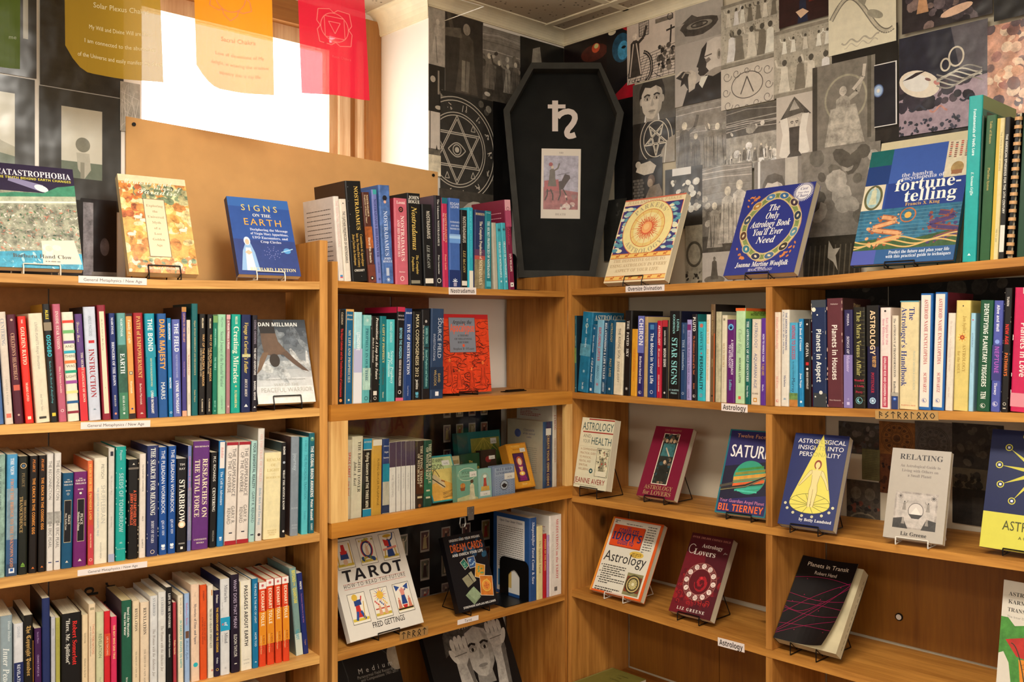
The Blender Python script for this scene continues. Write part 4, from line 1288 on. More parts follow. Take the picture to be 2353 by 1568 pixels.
C1b, C2b = (0, 1280, 5.445), (360, 1250, 4.93)
ROW_L4 = [
(0, 160, 0, 755, '8a9aa0', 'grey blue', 'with pale script', 'Inner Peace;.3;.8;e0e4e0;I;.7|Diane Dreher;.05;.3;c8d0d0;S;.3;24', {}),
(175, 298, 172, 850, 'd2d2d4', 'white over navy', 'with spaced capitals', 'DIVINE;.03;.36;a0a8b4;s;.4|REVELATION;.42;.86;e8ecf4;s;.46', dict(bands=[(.4, 1, '1d2858')])),
(306, 424, 300, 745, '14110c', 'black', 'with gold blackletter title', 'The Copyright Paradox;.1;.95;d0a860;F;.6', dict(bands=[(.25, 1, 'c88a3a', 95, 100)])),
(436, 528, 430, 905, '3c1648', 'dark violet', 'with small grey title', 'Secret Places;.04;.3;a890b8;S;.3|CRANKS FURTLE AS;.3;.9;b8a0c8;s;.36', {}),
(532, 636, 525, 530, '1f2c5c', 'tall navy', 'without lettering', '', dict(left='0d0c0e')),
(640, 697, 640, 760, 'b8b8bc', 'silver grey', 'with faint title', 'BEFITNESS;.12;.4;8a8e96;s;.4', {}),
(699, 757, 697, 770, 'a6a04a', 'olive yellow', 'with faint capitals', 'THE LEADERSHIP OF LOVE;.05;.9;8a8434;s;.5', {}),
(764, 1021, 770, 730, '0e0c0c', 'broad black', 'with red and white blackletter', '"Here, Mr. Splitfoot";.05;.75;e0dcd0;S;.26;-18|Robert Somerlott;.08;.7;e02c28;S;.3;16', dict(hb=1, left='2a1a18')),
(1026, 1105, 1028, 735, 'e0c8a0', 'cream', 'with small black lettering', 'David Furlong;.2;.38;3a3028;s;.3|Darkness to the Grail;.48;.9;3a3028;s;.36', {}),
(1108, 1198, 1110, 600, 'e2cba8', 'pale buff', 'with red NATIONS title', 'TWELVE TRIBE NATIONS;.2;.82;c86a4a;s;.4;16|and the Science of Enchanting the Landscape;.22;.82;6a6258;I;.24;-20', dict(bands=[(.035, .06, 'a89878', 20, 80)])),
(1203, 1305, 1205, 700, 'c8c8a0', 'pale sage', 'with dark green capitals', 'REVELATION;.24;.7;5a6a4a;s;.54|The Birth of a New;.72;1;7a8a6a;s;.3', {}),
(1307, 1386, 1305, 690, 'cc1f2a', 'scarlet', 'with white capitals', 'LIFE & TEACHING;.28;.7;e8c0a8;s;.4', dict(spk=[(.25, .5, 'd8482a', .2)])),
(1390, 1468, 1390, 760, 'd02c58', 'raspberry pink', 'with yellow capitals', 'THE BOY WHO SAW TRUE;.1;.66;f0c888;b;.46', {}),
(1523, 1654, 1523, 560, '1d5842', 'bottle green', 'with white lettering', 'Stand Like Mountain,;.07;.5;f0ece0;b;.28;14|Flow Like Water;.12;.46;f0ece0;b;.28;-18|Brian Luke Seaward;.8;1;d8d8c8;S;.24', dict(left='4a424c', page='cbb98a')),
(1658, 1750, 1660, 560, 'e0cba8', 'cream', 'with black REVELATION title', 'REVELATION;.08;.5;3a3430;S;.5|THE BIRTH OF A NEW AGE;.54;.92;8a7a68;S;.28', {}),
(1755, 1870, 1757, 580, 'e2cdb0', 'second cream', 'with black REVELATION title', 'REVELATION;.06;.48;3a3430;S;.46|THE BIRTH OF A NEW AGE;.52;.9;8a7a68;S;.28', {}),
(1876, 1976, 1880, 500, 'd4d4d2', 'cool white', 'with grey STARBIRD title', 'STARBIRD;.02;.3;8a8e94;S;.46|The Woman with the Alabaster Jar;.35;.85;8a8078;I;.46', {}),
(1979, 2080, 1982, 450, 'd8d6d0', 'second cool white', 'with grey STARBIRD title', 'STARBIRD;.05;.3;8a8e94;S;.46|The Woman with the Alabaster Jar;.35;.82;8a8078;I;.46', {}),
(112, 182, 108, 500, '131112', 'black', 'with white UNIVERSE title', 'LIFE IN THE UNIVERSE;.06;.42;e8e4dc;S;.5|Marshall Vian Summers;.47;.74;e8e4dc;b;.32', dict(crop=C2b, left='100e10')),
(190, 228, 185, 670, 'a83440', 'brick red', 'with pale title', 'Walter Starcke;.45;.85;f0d8a0;S;.7', dict(crop=C2b)),
(245, 310, 240, 590, 'e2d6bc', 'cream', 'with turquoise HEAVEN title', 'RACHEL STORM;.03;.24;7a7a6a;s;.4|IN SEARCH OF HEAVEN ON EARTH;.28;.9;2aa0a0;b;.5', dict(crop=C2b)),
(320, 380, 315, 570, '98b4d8', 'pale blue', 'with small picture', 'Goddesses, Gurus;.1;.4;c85a80;C;.6|Michael Szabo;.52;.85;5a6a8a;C;.6', dict(crop=C2b, bands=[(.42, .5, '6a4a3a', 15, 85)])),
(392, 492, 388, 470, 'e6c8ac', 'peach cream', 'with navy Mysteries title', 'Target;.08;.14;a89080;s;.2|Mysteries of Time and Space;.2;.78;2a3050;S;.36', dict(crop=C2b, dev=[('dot', .83, '28b0b8', 27)])),
(495, 576, 492, 475, 'd8521e', 'vivid orange', 'with dark red title', 'STARBATT;.06;.17;5a2018;b;.28|YOUR SELF, MY SELF;.38;.62;7a2018;s;.3;14|& THE SELF OF THE UNIVERSE;.34;.68;7a2018;s;.28;-16', dict(crop=C2b)),
(582, 650, 578, 480, 'e2dac6', 'white', 'with dark SPIRITUALITY title', 'TRUTHS OF A HEALTHY SPIRITUALITY;.25;.68;4a4a3a;S;.5', dict(crop=C2b, bands=[(.05, .11, 'c88a4a', 60, 80)], dev=[('star', .92, 'c84a3a', 24, 70)])),
(653, 722, 653, 535, '1f1636', 'dark violet', 'with yellow COSMOS title', 'Swimme;.05;.15;f0e8d8;S;.5|THE HIDDEN HEART OF THE COSMOS;.2;.72;e8b83a;b;.46|Orbis;.78;.86;e0e0d8;S;.4', dict(crop=C2b, dev=[('ring', .92, 'e8c03a', 22)])),
(725, 834, 722, 410, 'd6d6d4', 'white', 'with turquoise block', 'Miracles;.06;.38;7a7a80;S;.46;8|of;.45;.52;e8f0f0;S;.46;8|Mind;.56;.76;7a7a80;S;.46;8|Russell Targ;.24;.4;9a9aa0;s;.16;-30|Jane Katra;.58;.74;9a9aa0;s;.16;-30', dict(crop=C2b, left='131c4a', bands=[(.4, .54, '1d9ac0')], dev=[('star', .47, 'e0583a', 14, 24), ('star', .93, 'b0b0b0', 14)])),
(845, 946, 838, 360, '1c1024', 'purple black', 'with white question title', 'WHAT DOES THAT MEAN?;.05;.55;c8b8d0;s;.5|ELDON TAYLOR;.61;.84;f0ece0;s;.48', dict(crop=C2b, hb=1, left='120e14', dev=[('bar', .91, 'e0dcd0', 14)])),
(952, 1085, 943, 430, 'e6dfcc', 'broad white', 'with bold black PASSAGES title', 'PASSAGES ABOUT EARTH;.05;.76;221e1c;b;.4|HARPER;.89;.2;8a8478;=s;.1|& ROW;.93;.2;8a8478;=s;.1', dict(crop=C2b, hb=1, bands=[(0, 1, 'd8c060', 0, 3)])),
(1088, 1158, 1084, 405, '12709c', 'cerulean', 'with white MAZE title', 'THE MAZE & THE ARC OF LIGHT;.05;.5;e0ecf0;s;.44|HOPE TOD;.6;.76;e0ecf0;s;.44', dict(crop=C2b, dev=[('leaf', .93, 'e0ecf0', 18)])),
(1162, 1245, 1160, 445, 'd8421e', 'first red orange', 'under a white cap', 'ECKHART TOLLE;.1;.6;f4e6c8;b;.58|A NEW EARTH;.63;.95;8a3018;s;.36;14|Awakening to Your Purpose;.63;.93;f4d8a0;S;.2;-22', dict(crop=C2b, bands=[(0, .08, 'ece4da'), (.35, .75, 'e08a1e')], dev=[('ring', .04, 'c03040', 20), ('dot', .04, 'c03040', 12)])),
(1256, 1340, 1242, 410, 'd8421e', 'second red orange', 'under a white cap', 'ECKHART TOLLE;.1;.6;f4e6c8;b;.58|A NEW EARTH;.63;.95;8a3018;s;.36;14|Awakening to Your Purpose;.63;.93;f4d8a0;S;.2;-22', dict(crop=C2b, bands=[(0, .08, 'ece4da'), (.35, .75, 'e08a1e')], dev=[('ring', .04, 'c03040', 20), ('dot', .04, 'c03040', 12)])),
(1350, 1426, 1336, 395, 'd8421e', 'third red orange', 'under a white cap', 'ECKHART TOLLE;.1;.6;f4e6c8;b;.58|A NEW EARTH;.63;.95;8a3018;s;.36;14|Awakening to Your Purpose;.63;.93;f4d8a0;S;.2;-22', dict(crop=C2b, bands=[(0, .08, 'ece4da'), (.35, .75, 'e08a1e')], dev=[('ring', .04, 'c03040', 20), ('dot', .04, 'c03040', 12)])),
(1436, 1512, 1420, 380, 'd8421e', 'fourth red orange', 'under a white cap', 'ECKHART TOLLE;.1;.6;f4e6c8;b;.58|A NEW EARTH;.63;.95;8a3018;s;.36;14|Awakening to Your Purpose;.63;.93;f4d8a0;S;.2;-22', dict(crop=C2b, bands=[(0, .08, 'ece4da'), (.35, .75, 'e08a1e')], dev=[('ring', .04, 'c03040', 20), ('dot', .04, 'c03040', 12)])),
(1582, 1660, 1506, 290, '7a9a94', 'tilted grey green', 'with yellow lettering', 'BEYOND;.02;.16;e8d83a;b;.62|THE;.165;.2;e8d83a;b;.3|QUANTUM;.22;.4;e8d83a;b;.62|TALBOT;.7;.82;2a9ab0;b;.56;-10', dict(crop=C2b, hb=1, spk=[(.75, 1, 'c8d0c0', 0)], left='6a8a86', rec=.03)),
(1665, 1728, 1575, 345, '1a2868', 'tilted navy', 'with small white title', 'PROETO;.1;.2;f0f0e8;b;.44|The Evolution: Guidelines for an Age of Joy;.25;.72;c07ab0;s;.28|Tangum;.82;.92;d89a70;s;.3', dict(crop=C2b, rec=.03)),
]
row(LFT, LZ[3], C1b, ROW_L4, "left bookcase's fourth shelf", 'spine-out books on the fourth shelf of the left bookcase', first='leftmost', maxz=1.045, lim=(-9, -.0122))

# the tops of a few books on the shelf below, at the foot of the photo
for i, (s0, w, h, c, sh) in enumerate([(-.30, .03, .235, 'd8ccb8', 'cream'), (-.268, .026, .24, 'a8a090', 'grey'), (-.24, .03, .245, 'd8d0c0', 'white'), (-.208, .028, .25, '6a7a88', 'slate'), (-.178, .032, .252, 'd0c4ac', 'buff')]):
	build_book(LFT.mat(s0, -.012, zat(LZ[4], s0) + .0004), w, h, .14, dict(col=c, texts=[]),
			sh + " paperback top just showing on the left bookcase's lowest shelf in view", 'books on the fifth shelf of the left bookcase')
# ---- books about prophecy on top of the middle bookcase -----------------
C3 = (680, 400, 4.2018)


def speckle(seed, c, n=60):
	def f(a):
		r = rng_of(seed)
		for _ in range(n):
			a.ell(r.uniform(0, 100), r.uniform(0, a.H), .7, .7, c, 0, 6)
	return f


ROW_N = [
(415, 470, 362, 215, 'dcd2c6', 'white', 'with faint pink capitals', 'THE ESSENTIAL NOSTRADAMUS;.05;.6;d8a8a0;s;.6', dict(left='cfc4bc', lart=cover_lines('ess', '4a4440', 20), bands=[(.93, .95, '3a8ac0', 30, 75), (.95, .965, 'c84a5a', 30, 75)])),
(472, 540, 408, 240, 'ded2c0', 'second white', 'with condensed black title', 'THE FURTHER PROPHECIES OF NOSTRADAMUS;.15;.78;2a2622;b;.5|1985 AND BEYOND;.2;.5;8a8478;s;.24;-26', dict(dev=[('tri', .05, '3a3630', 12)])),
(545, 700, 470, 65, '0d0d0e', 'big black speckled', 'with gold title', 'NOSTRADAMUS;.05;.49;d8b45a;S;.32;14|Countdown to Apocalypse;.53;.85;c8a050;S;.2;26|Into the Twenty-First Century;.52;.86;c8a050;S;.2;2|Jean-Charles de Fontbrune;.53;.84;c8a050;S;.2;-22|CRESSET;.9;.2;e8e0d0;=b;.11', dict(hb=1, left='2a1712', dev=[('dot', .06, 'b0b0b8', 1.5, 15), ('dot', .2, 'b0b0b8', 1.2, 12), ('dot', .33, 'b0b0b8', 1.6, 18), ('dot', .45, 'b0b0b8', 1.2, 8), ('dot', .6, 'b0b0b8', 1.5, 14), ('dot', .7, 'b0b0b8', 1.2, 85), ('dot', .8, 'b0b0b8', 1.6, 20), ('dot', .12, 'b0b0b8', 1.2, 88), ('dot', .26, 'b0b0b8', 1.4, 90), ('dot', .95, 'b0b0b8', 1.4, 60)])),
(705, 778, 637, 175, '50281e', 'rust brown', 'with cream title', 'NOSTRADAMUS;.03;.28;ecd8b0;S;.3;14|Prophecies of Present Times?;.03;.4;ecd8b0;S;.24;-16|David Pitt Francis;.5;.78;f0e4cc;S;.4', dict(spk=[(.38, .62, 'a85a2a', .5), (.8, 1, '70382a', .2)], dev=[('dot', .95, '1a1412', 24), ('sq', .95, 'e0d8c8', 10)])),
(785, 836, 730, 150, '7078b4', 'lavender', 'with navy title', 'NOSTRADAMUS BIBLIOMANCER;.1;.72;2a2f6a;S;.66|GRUPANI;.77;.9;3a407a;s;.4', dict(left='4a6ab0', bands=[(0, .05, '3aa0a0', 20, 90)], dev=[('star', .955, '30386a', 26)])),
(842, 950, 797, 105, '4a6aa4', 'mottled blue', 'with small figure', 'NOSTRADAMUS;.26;.72;c8d4ec;S;.46|JOHN;.755;.2;d8e0f0;=S;.16|HOGUE;.785;.2;d8e0f0;=S;.16', dict(grain=.45, left='3a5a90', bands=[(.84, .92, 'b8c0d0', 34, 60)], dev=[('dot', .13, '1a1a24', 20), ('dot', .17, 'd8a890', 12), ('star', .96, 'e0e8f0', 16)])),
(965, 1092, 947, 230, 'c4606e', 'rose pink', 'with eye emblem', 'Leoni;.065;.2;f4e0d8;=S;.19|NOSTRADAMUS;.2;.73;f4dcd4;S;.36;10|AND HIS PROPHECIES;.25;.68;f4dcd4;S;.26;-20|Bantam;.86;.2;f0d8d0;=S;.09', dict(left='8a2030', dev=[('dot', .13, '3a1a1a', 18), ('dot', .13, 'c86a60', 9), ('dot', .13, '1a0a0a', 5), ('ring', .93, 'f0d8d0', 15)], right='8a2030')),
(1097, 1227, 1062, 180, '0c0b0c', 'wide black', 'with gold script title', 'JOHN;.065;.2;ece6d8;=S;.2|HOGUE;.11;.2;ece6d8;=S;.2|Nostradamus;.15;.62;d8b860;I;.52|The Complete;.67;.88;d8b860;I;.24;14|Prophecies;.69;.85;d8b860;I;.24;-18', dict(bands=[(.945, .98, '8a8470', 14, 80)], left='0e0d0e')),
(1240, 1342, 1212, 290, '0e0e10', 'black', 'with white sticker and slanted name', 'NOSTRADAMUS;.08;.42;c8c0b0;b;.42;8|LEE McCANN;.5;.78;a8a8a0;I;.38', dict(bands=[(.905, .965, 'e0d8c8', 12, 88)])),
(1350, 1418, 1338, 205, '1d1820', 'dark grey', 'with small white title', 'The Unknown NOSTRADAMUS;.04;.62;d8d4cc;S;.36|Peter Lemesurier;.65;.86;d8d4cc;S;.3', dict(left='4a3a48', dev=[('ring', .93, 'e0dcd0', 28)])),
(1424, 1480, 1405, 228, 'b82a50', 'crimson pink', 'with pale title', 'NOSTRADAMUS;.17;.56;e0a878;S;.5;14|The Millennium & Beyond;.17;.57;e8c8d0;S;.32;-22|Peter Lorie;.63;.82;e8a888;S;.42', dict(bands=[(0, .065, '1a6a7a')], left='2a6aa0')),
(1484, 1592, 1478, 230, '3f63a8', 'gradient blue', 'with white band', 'EDGAR;.075;.2;e0e8f4;=s;.18|LEONI;.11;.2;e0e8f4;=s;.18|NOSTRADAMUS;.275;.2;d0dcf0;=S;.12|AND HIS;.315;.2;d0dcf0;=S;.12|PROPHECIES;.35;.2;d0dcf0;=S;.12', dict(bands=[(.4, .42, '88aede'), (.42, .45, 'a8cdf0'), (.45, .5, '6a9ad8'), (.8, 1, '1c2f66')], dev=[('leaf', .91, 'e8ecf4', 22), ('sq', .96, 'a8a0b8', 14)])),
(1595, 1660, 1593, 345, '0e0e10', 'second black', 'with white sticker and slanted name', 'NOSTRADAMUS;.08;.42;c8c0b0;b;.6|LEE McCANN;.52;.8;b8a060;I;.5', dict(bands=[(.905, .965, 'e0d8c8', 12, 90)])),
(1664, 1718, 1660, 322, '2aa8bc', 'cyan', 'with white foot panel', 'HOLOCAUST;.04;.28;70d0dc;S;.5|A FINE DOCUMENTARY;.32;.66;70d0dc;s;.3', dict(bands=[(.78, .99, 'e4e0d0', 22, 90)])),
(1722, 1824, 1728, 345, '22305c', 'navy', 'with sunset and sand foot', 'ROBERTS;.065;.2;e0c890;=S;.17|The Complete Prophecies of;.14;.62;f0e4c8;S;.34;10|NOSTRADAMUS;.63;.95;f0e0b8;S;.44;10', dict(spk=[(.5, .58, '5a3a5a', 0), (.58, .63, 'b05048', 0), (.63, 1, '8a7c5c', .5)])),
(1828, 1890, 1830, 355, '137884', 'dark cyan', 'with white capitals', 'BY SIDNEY;.03;.11;c8e4e0;=s;.1|THE SECRET PROPHECIES OF NOSTRADAMUS;.13;.86;e4f0ec;S;.52', dict(bands=[(.9, .97, '4ab0c0', 20, 90)])),
(1915, 1957, 1893, 470, 'b0aa98', 'thin tilted grey', 'without lettering', '', {}),
(1962, 2010, 1920, 475, '3fa6b4', 'aqua', 'with oracle title', 'ORACLES OF NOSTRADAMUS;.28;.82;e0f0f0;S;.56', dict(dev=[('star', .1, '1a2a3a', 34), ('sq', .88, 'c8e0e0', 14)])),
(2013, 2057, 1968, 470, '3fa6b4', 'second aqua', 'with oracle title', 'ORACLES OF NOSTRADAMUS;.28;.82;e0f0f0;S;.56', dict(dev=[('star', .1, '1a2a3a', 34), ('sq', .88, 'c8e0e0', 14)])),
(2062, 2118, 1990, 245, '78143c', 'maroon', 'with white publisher square', 'Nostradamus;.25;.5;c8506a;C;.66|IAN WILSON;.6;.8;f0e4dc;S;.5', dict(left='6a1030', lart=cover_lines('ian', 'c88a9a', 12), bands=[(0, .12, 'd8a0a8'), (.12, .3, 'a84868')], dev=[('ring', .1, '6a3a40', 24), ('sq', .945, 'e8e0d8', 28), ('dot', .945, '1a1014', 10)])),
]
row(MID, MZ[0], C3, ROW_N, "middle bookcase's top", 'upright books on top of the middle bookcase', rec=.010, dep=.145, first='leftmost')


def bookend(fr, s, z, rec, h, d, label, face=1):
	t = thing('bookend', fr.mat(s, -rec, z), label, 'bookend')
	mb = MB()
	w = .09
	# upright plate with a rounded top and a cut-out, standing in the yz plane; foot plate to the right
	def plate(inset, top):
		pts = []
		for i in range(9):
			a = pi - pi * i / 8 / 2
			pts.append((inset + .02 + .02 * cos(a), top - .02 + .02 * sin(a)))
		for i in range(9):
			a = pi / 2 - pi * i / 8 / 2
			pts.append((d - inset - .02 + .02 * cos(a), top - .02 + .02 * sin(a)))
		return pts
	o = [(0, 0)] + plate(0, h) + [(d, 0)]
	i_ = [(d * .3, 0)] + [(d * .3 + (d * .4) * (k / 8), h * .55 + .018 * sin(pi * k / 8)) for k in range(9)] + [(d * .7, 0)]
	n = len(o)
	for x, flip in ((0, 0), (.0014, 1)):
		left = [o[0]] + o[1:10] + [i_[5], i_[4], i_[3], i_[2], i_[1], i_[0]]
		right = o[10:] + [i_[-1], i_[-2], i_[-3], i_[-4], i_[5]] + [o[9]]
		for q in (left, right):
			q3 = [(x, y, zz) for y, zz in q]
			mb.face(q3 if flip else q3[::-1])
	for k in range(n):
		a, b = o[k], o[(k + 1) % n]
		mb.face([(0, a[0], a[1]), (.0014, a[0], a[1]), (.0014, b[0], b[1]), (0, b[0], b[1])])
	mb.build('upright', M['bookend'], t)
	mb = MB(); mb.box(.0016, w, 0, d, 0.0002, .0015) if face > 0 else mb.box(-w, -.0002, 0, d, .0002, .0015)
	mb.build('foot', M['bookend'], t)
	return t


se = MID.s(680 + 2124 / 4.2018, -.012)[0]
bookend(MID, se + .001, zat(MZ[0], se + .09) + .0004, .010, .105, .12, 'black steel bookend holding the upright books on the middle bookcase top')

# ---- second shelf of the middle bookcase --------------------------------
C4 = (740, 690, 4.057)
ROW_M2 = [
(133, 206, 157, 88, '120f0e', 'black', 'with red title', 'CALLEMAN;.03;.16;d8c0a0;S;.34|The Mayan Calendar and the Transformation of Consciousness;.2;.92;d03030;b;.4', dict(dev=[('dot', .955, 'd88a4a', 20)])),
(210, 286, 218, 85, '10587e', 'slipcased blue', 'with gilt edge', 'Jeane;.07;.2;e0d0a8;=I;.2|Dixon;.115;.2;e0d0a8;=I;.2|MY LIFE AND PROPHECIES;.22;.87;c8c0a0;S;.4', dict(bands=[(0, .025, 'c89a58'), (0, 1, 'c89a58', 0, 8), (0, 1, 'c89a58', 92, 100)], dev=[('sq', .955, 'd8d0b0', 10)])),
(290, 370, 302, 112, 'a8d4d8', 'pale aqua and white', 'with lilac patch', 'LITHOTYPE;.22;.42;e8ecec;b;.52', dict(spk=[(.4, .66, 'b4b4d0', 0), (.66, 1, 'dcdcdc', 0)], bands=[(.25, .42, '8ab8c8', 20, 30)])),
(373, 447, 388, 140, '5aa8a8', 'cloudy teal', 'with dark spaced capitals', 'PROPHECY IN OUR TIME;.15;.9;1f5a68;S;.44', dict(spk=[(0, .12, '88c0b8', .2), (.6, .85, 'a8c8b8', .3)], dev=[('ring', .945, '1a3a44', 22), ('star', .06, 'c8d8d0', 22)])),
(450, 534, 460, 150, '14120f', 'black', 'with white slanted title', 'Premonitions: A Leap Into the Future;.02;.83;ece4d4;I;.36;16|Herbert B. Greenhouse;.25;.6;d8d0c0;I;.24;-26', dict(dev=[('sq', .89, 'd8d0c0', 20), ('ring', .95, 'd8d0c0', 16)], worn='8a8474')),
(538, 600, 545, 150, '0b6a70', 'deep teal', 'with gold PROPHECY capitals', 'A GIFT OF PROPHECY;.09;.58;d8c070;S;.44|Ruth Montgomery;.6;.8;5a4a2a;s;.4|Morrow;.88;.95;d8d0b0;S;.3', dict(hb=1)),
(602, 681, 603, 180, '4ab4b8', 'turquoise', 'with pale script', 'RICHARD LEVINSON;.03;.28;c8e4e0;s;.4|Science, Prophecy;.38;.78;d0ece8;I;.44;12|and Prediction;.4;.7;d0ece8;I;.44;-22', dict(hb=1)),
(684, 756, 705, 65, '100d0f', 'black', 'with pink ends', 'NEALE;.1;.2;c8b8b8;=S;.16|DONALD;.14;.2;c8b8b8;=S;.16|BEYOND THE HORIZON;.22;.55;88c8d8;b;.46|VISIONS OF THE NEW MILLENNIUM;.56;.84;d8d0c8;b;.4', dict(left='140e10', lart=word_cover('', 'k', bands=[(0, .062, 'b01c40')]), bands=[(0, .05, 'b82a48'), (.965, 1, 'd0607a')], dev=[('ring', .905, 'e8e0d8', 20)])),
(764, 836, 772, 78, '1d3a72', 'navy', 'with large white DESTRUCTION title', 'SHAW;.06;.2;e8e8f0;=S;.2|EVE OF DESTRUCTION;.17;.72;ecedf2;S;.52|Council Oak Books;.84;.95;a8b0c8;s;.28', dict(hb=1, left='a8b0b8')),
(842, 925, 850, 108, '14110e', 'black', 'with cream COSMOGENESIS title', 'MAYA COSMOGENESIS 2012;.03;.74;ecdcb0;s;.5|Jenkins;.77;.88;e0dcd0;b;.36', dict(dev=[('bear', .93, '5aa8c0', 18)])),
(928, 1006, 932, 90, '161214', 'second black', 'with teal title panel', 'MOIRA TIMMS;.2;.38;90c8c0;S;.36;8|Beyond Prophecies and Predictions;.45;.86;90c8c0;I;.34;8|The Shift of the Last Earth and More;.17;.9;c8c0b0;S;.2;-30', dict(bands=[(.18, .42, '1a4a50', 22, 84), (.43, .88, '1a4a50', 22, 84)], dev=[('dot', .13, 'b0a8a0', 14)], left='0f0c0d')),
(1008, 1130, 1020, 80, '253a58', 'slate navy', 'with spaced SOURCE FIELD capitals', 'THE;.1;.16;b0b8c8;s;.2;38|SOURCE FIELD;.1;.58;c8ccd4;s;.36;16|INVESTIGATIONS;.28;.58;b8bcc8;s;.22;-24|DAVID;.72;.82;c8a860;s;.24;16|WILCOCK;.68;.86;c8a860;s;.24;-14', dict(hb=1, bands=[(.65, .9, '1a2a42')], dev=[('sq', .945, 'e8e8e8', 13)], left='14181f')),
]
row(MID, MZ[1], C4, ROW_M2, "middle bookcase's second shelf", 'spine-out books on the second shelf of the middle bookcase', rec=.004, dep=.15, first='leftmost', maxz=1.65, lim=(.026, .818))

# ---- inside the glazed case ---------------------------------------------
C5b = (740, 920, 4.057)
ROW_MC = [
(205, 266, 225, 375, 'c8bda6', 'stone', 'with red SPACE-CRAFT title', 'SPACE-CRAFT;.15;.48;c0442e;b;.5;10|from Beyond;.5;.8;c0442e;I;.36;10|Three Dimensions;.6;.98;c0442e;S;.36;-24', dict(left='8a2028')),
(268, 372, 275, 345, 'd8d0b8', 'cream', 'with bold black TOWER title', 'THE EIGHTH TOWER;.06;.82;2a2620;S;.36;16|John A. Keel;.3;.6;2a2620;I;.34;-20', {}),
(376, 456, 385, 365, '14110e', 'black', 'with blue ends', 'BENDER;.05;.2;d8d0b8;=S;.16|Flying Saucers and THE THREE MEN;.17;.85;e8e0c8;b;.44', dict(bands=[(0, .13, '1a88b0'), (.13, .14, 'd8d0b8'), (.86, .87, 'd8d0b8'), (.87, 1, '1a88b0')])),
(459, 556, 468, 375, 'c89a3e', 'mustard', 'with white torn cap', 'FLYING SAUCER PILGRIMAGE;.24;.84;5a4218;s;.28;12', dict(bands=[(0, .075, 'dcd4c4', 10, 96)])),
(560, 624, 570, 365, '22386c', 'navy and turquoise', 'with pale foot', 'Above a;.1;.18;d8d8d8;=I;.18|Night;.18;.2;d8d8d8;=I;.2|Sunrise;.25;.2;d8d8d8;=I;.2', dict(spk=[(.32, .55, '1f86a0', .2), (.55, 1, 'b8b4a4', .2), (.85, .95, '2a3a5a', .4)])),
]
row(MID, MZ[2], C5b, ROW_MC, "glazed case", 'old books on the left of the glazed case', rec=.014, dep=.15, first='leftmost', maxz=1.33, lim=(.026, .818))
ROW_MC2 = [(628, 688, 650, 395), (690, 736, 690, 390), (738, 779, 738, 386), (781, 825, 782, 384), (827, 849, 827, 382), (850, 869, 851, 380)]
for i, (bl, br, tl, yt) in enumerate(ROW_MC2):
	sl, sr = MID.s(740 + bl / 4.057, -.014)[0] + .0004, MID.s(740 + br / 4.057, -.014)[0] - .0004
	if i == 0:
		sl = max(sl, MID.s(740 + 626 / 4.057, -.014)[0])
	_, zt = MID.sz(740 + tl / 4.057, 920 + yt / 4.057, -.014)
	build_book(MID.mat(sl, -.014, 1.0834), sr - sl, zt - 1.0834, .15, dict(col='e0dcd6', bands=[(0, .34, '4a3a4e')], texts=parse('THE TEACHING;.44;.8;a09a98;s;.4'), left='3a2f3a', square=1),
			'white booklet with violet top in the glazed case set, %s from the left' % ['first', 'second', 'third', 'fourth', 'fifth', 'sixth'][i], 'matching white booklets in the glazed case')
ROW_MC3 = [
(872, 945, 882, 385, '33241a', 'dark brown', 'with cream WITCHCRAFT title', 'THE LIVING TEMPLE;.07;.66;e0d4b4;S;.42;16|OF WITCHCRAFT;.18;.62;e0d4b4;S;.36;-20', dict(spk=[(.4, .75, '4a2a18', .3)], dev=[('dot', .92, '9a5a2a', 18), ('bar', .8, 'c8b890', 30)])),
(948, 1026, 950, 380, '1d4636', 'dark green', 'with cream WITCHCRAFT title', 'THE OUTER TEMPLE;.05;.62;e0d4b4;S;.42;20|OF WITCHCRAFT;.1;.56;e0d4b4;S;.36;-14', dict(spk=[(.45, .8, '2a6a4e', .3)], dev=[('bar', .72, 'c8c0a0', 22), ('bar', .82, 'c8c0a0', 26)], right='14382c')),
]
row(MID, MZ[2], C5b, ROW_MC3, "glazed case", 'spine-out books in the middle of the glazed case', rec=.014, dep=.15, first='right of the white booklets', maxz=1.33)
ROW_MC4 = [
(2062, 2150, 2066, 205, '24466c', 'blue', 'with gold vertical title', 'CREATE YOUR OWN CODEX;.2;.95;c8a860;b;.3', dict(left='a39a86', lart=lambda a: (a.ell(30, a.H * .2, 9, 8, '4a5a9a', .3), a.text('Chronicle', 62, a.H * .16, 5, '5a5a70', 'S'), a.text('of the ancient', 62, a.H * .21, 4, '5a5a70', 'S'), a.text('codex', 62, a.H * .26, 4, '5a5a70', 'S'), a.lines_of_text(16, a.H * .4, 84, 14, a.H * .03, '7a7466', rng_of('cdx'), 1.2)), bands=[(0, .95, '2a2050', 30, 76), (.1, .2, 'dcd8d0', 24, 80)])),
(2153, 2200, 2155, 45, 'd4cabc', 'thin white', 'with red CHING lettering', 'I CHING;.12;.3;a04038;S;.6|CHRIS MARSHALL;.4;.8;a87870;S;.44', dict(left='bdb6aa', lart=lambda a: [a.lines_of_text(10, a.H * (.06 + .02 * k), 88, 1, 3, '9a4a48', rng_of('ich', k), 1.6) for k in range(5)])),
]
row(MID, MZ[2], C5b, ROW_MC4, "glazed case's right end", 'spine-out books at the right of the glazed case', rec=.03, dep=.16, first='left of the thin white one', maxz=1.335, lim=(.6, .8165))

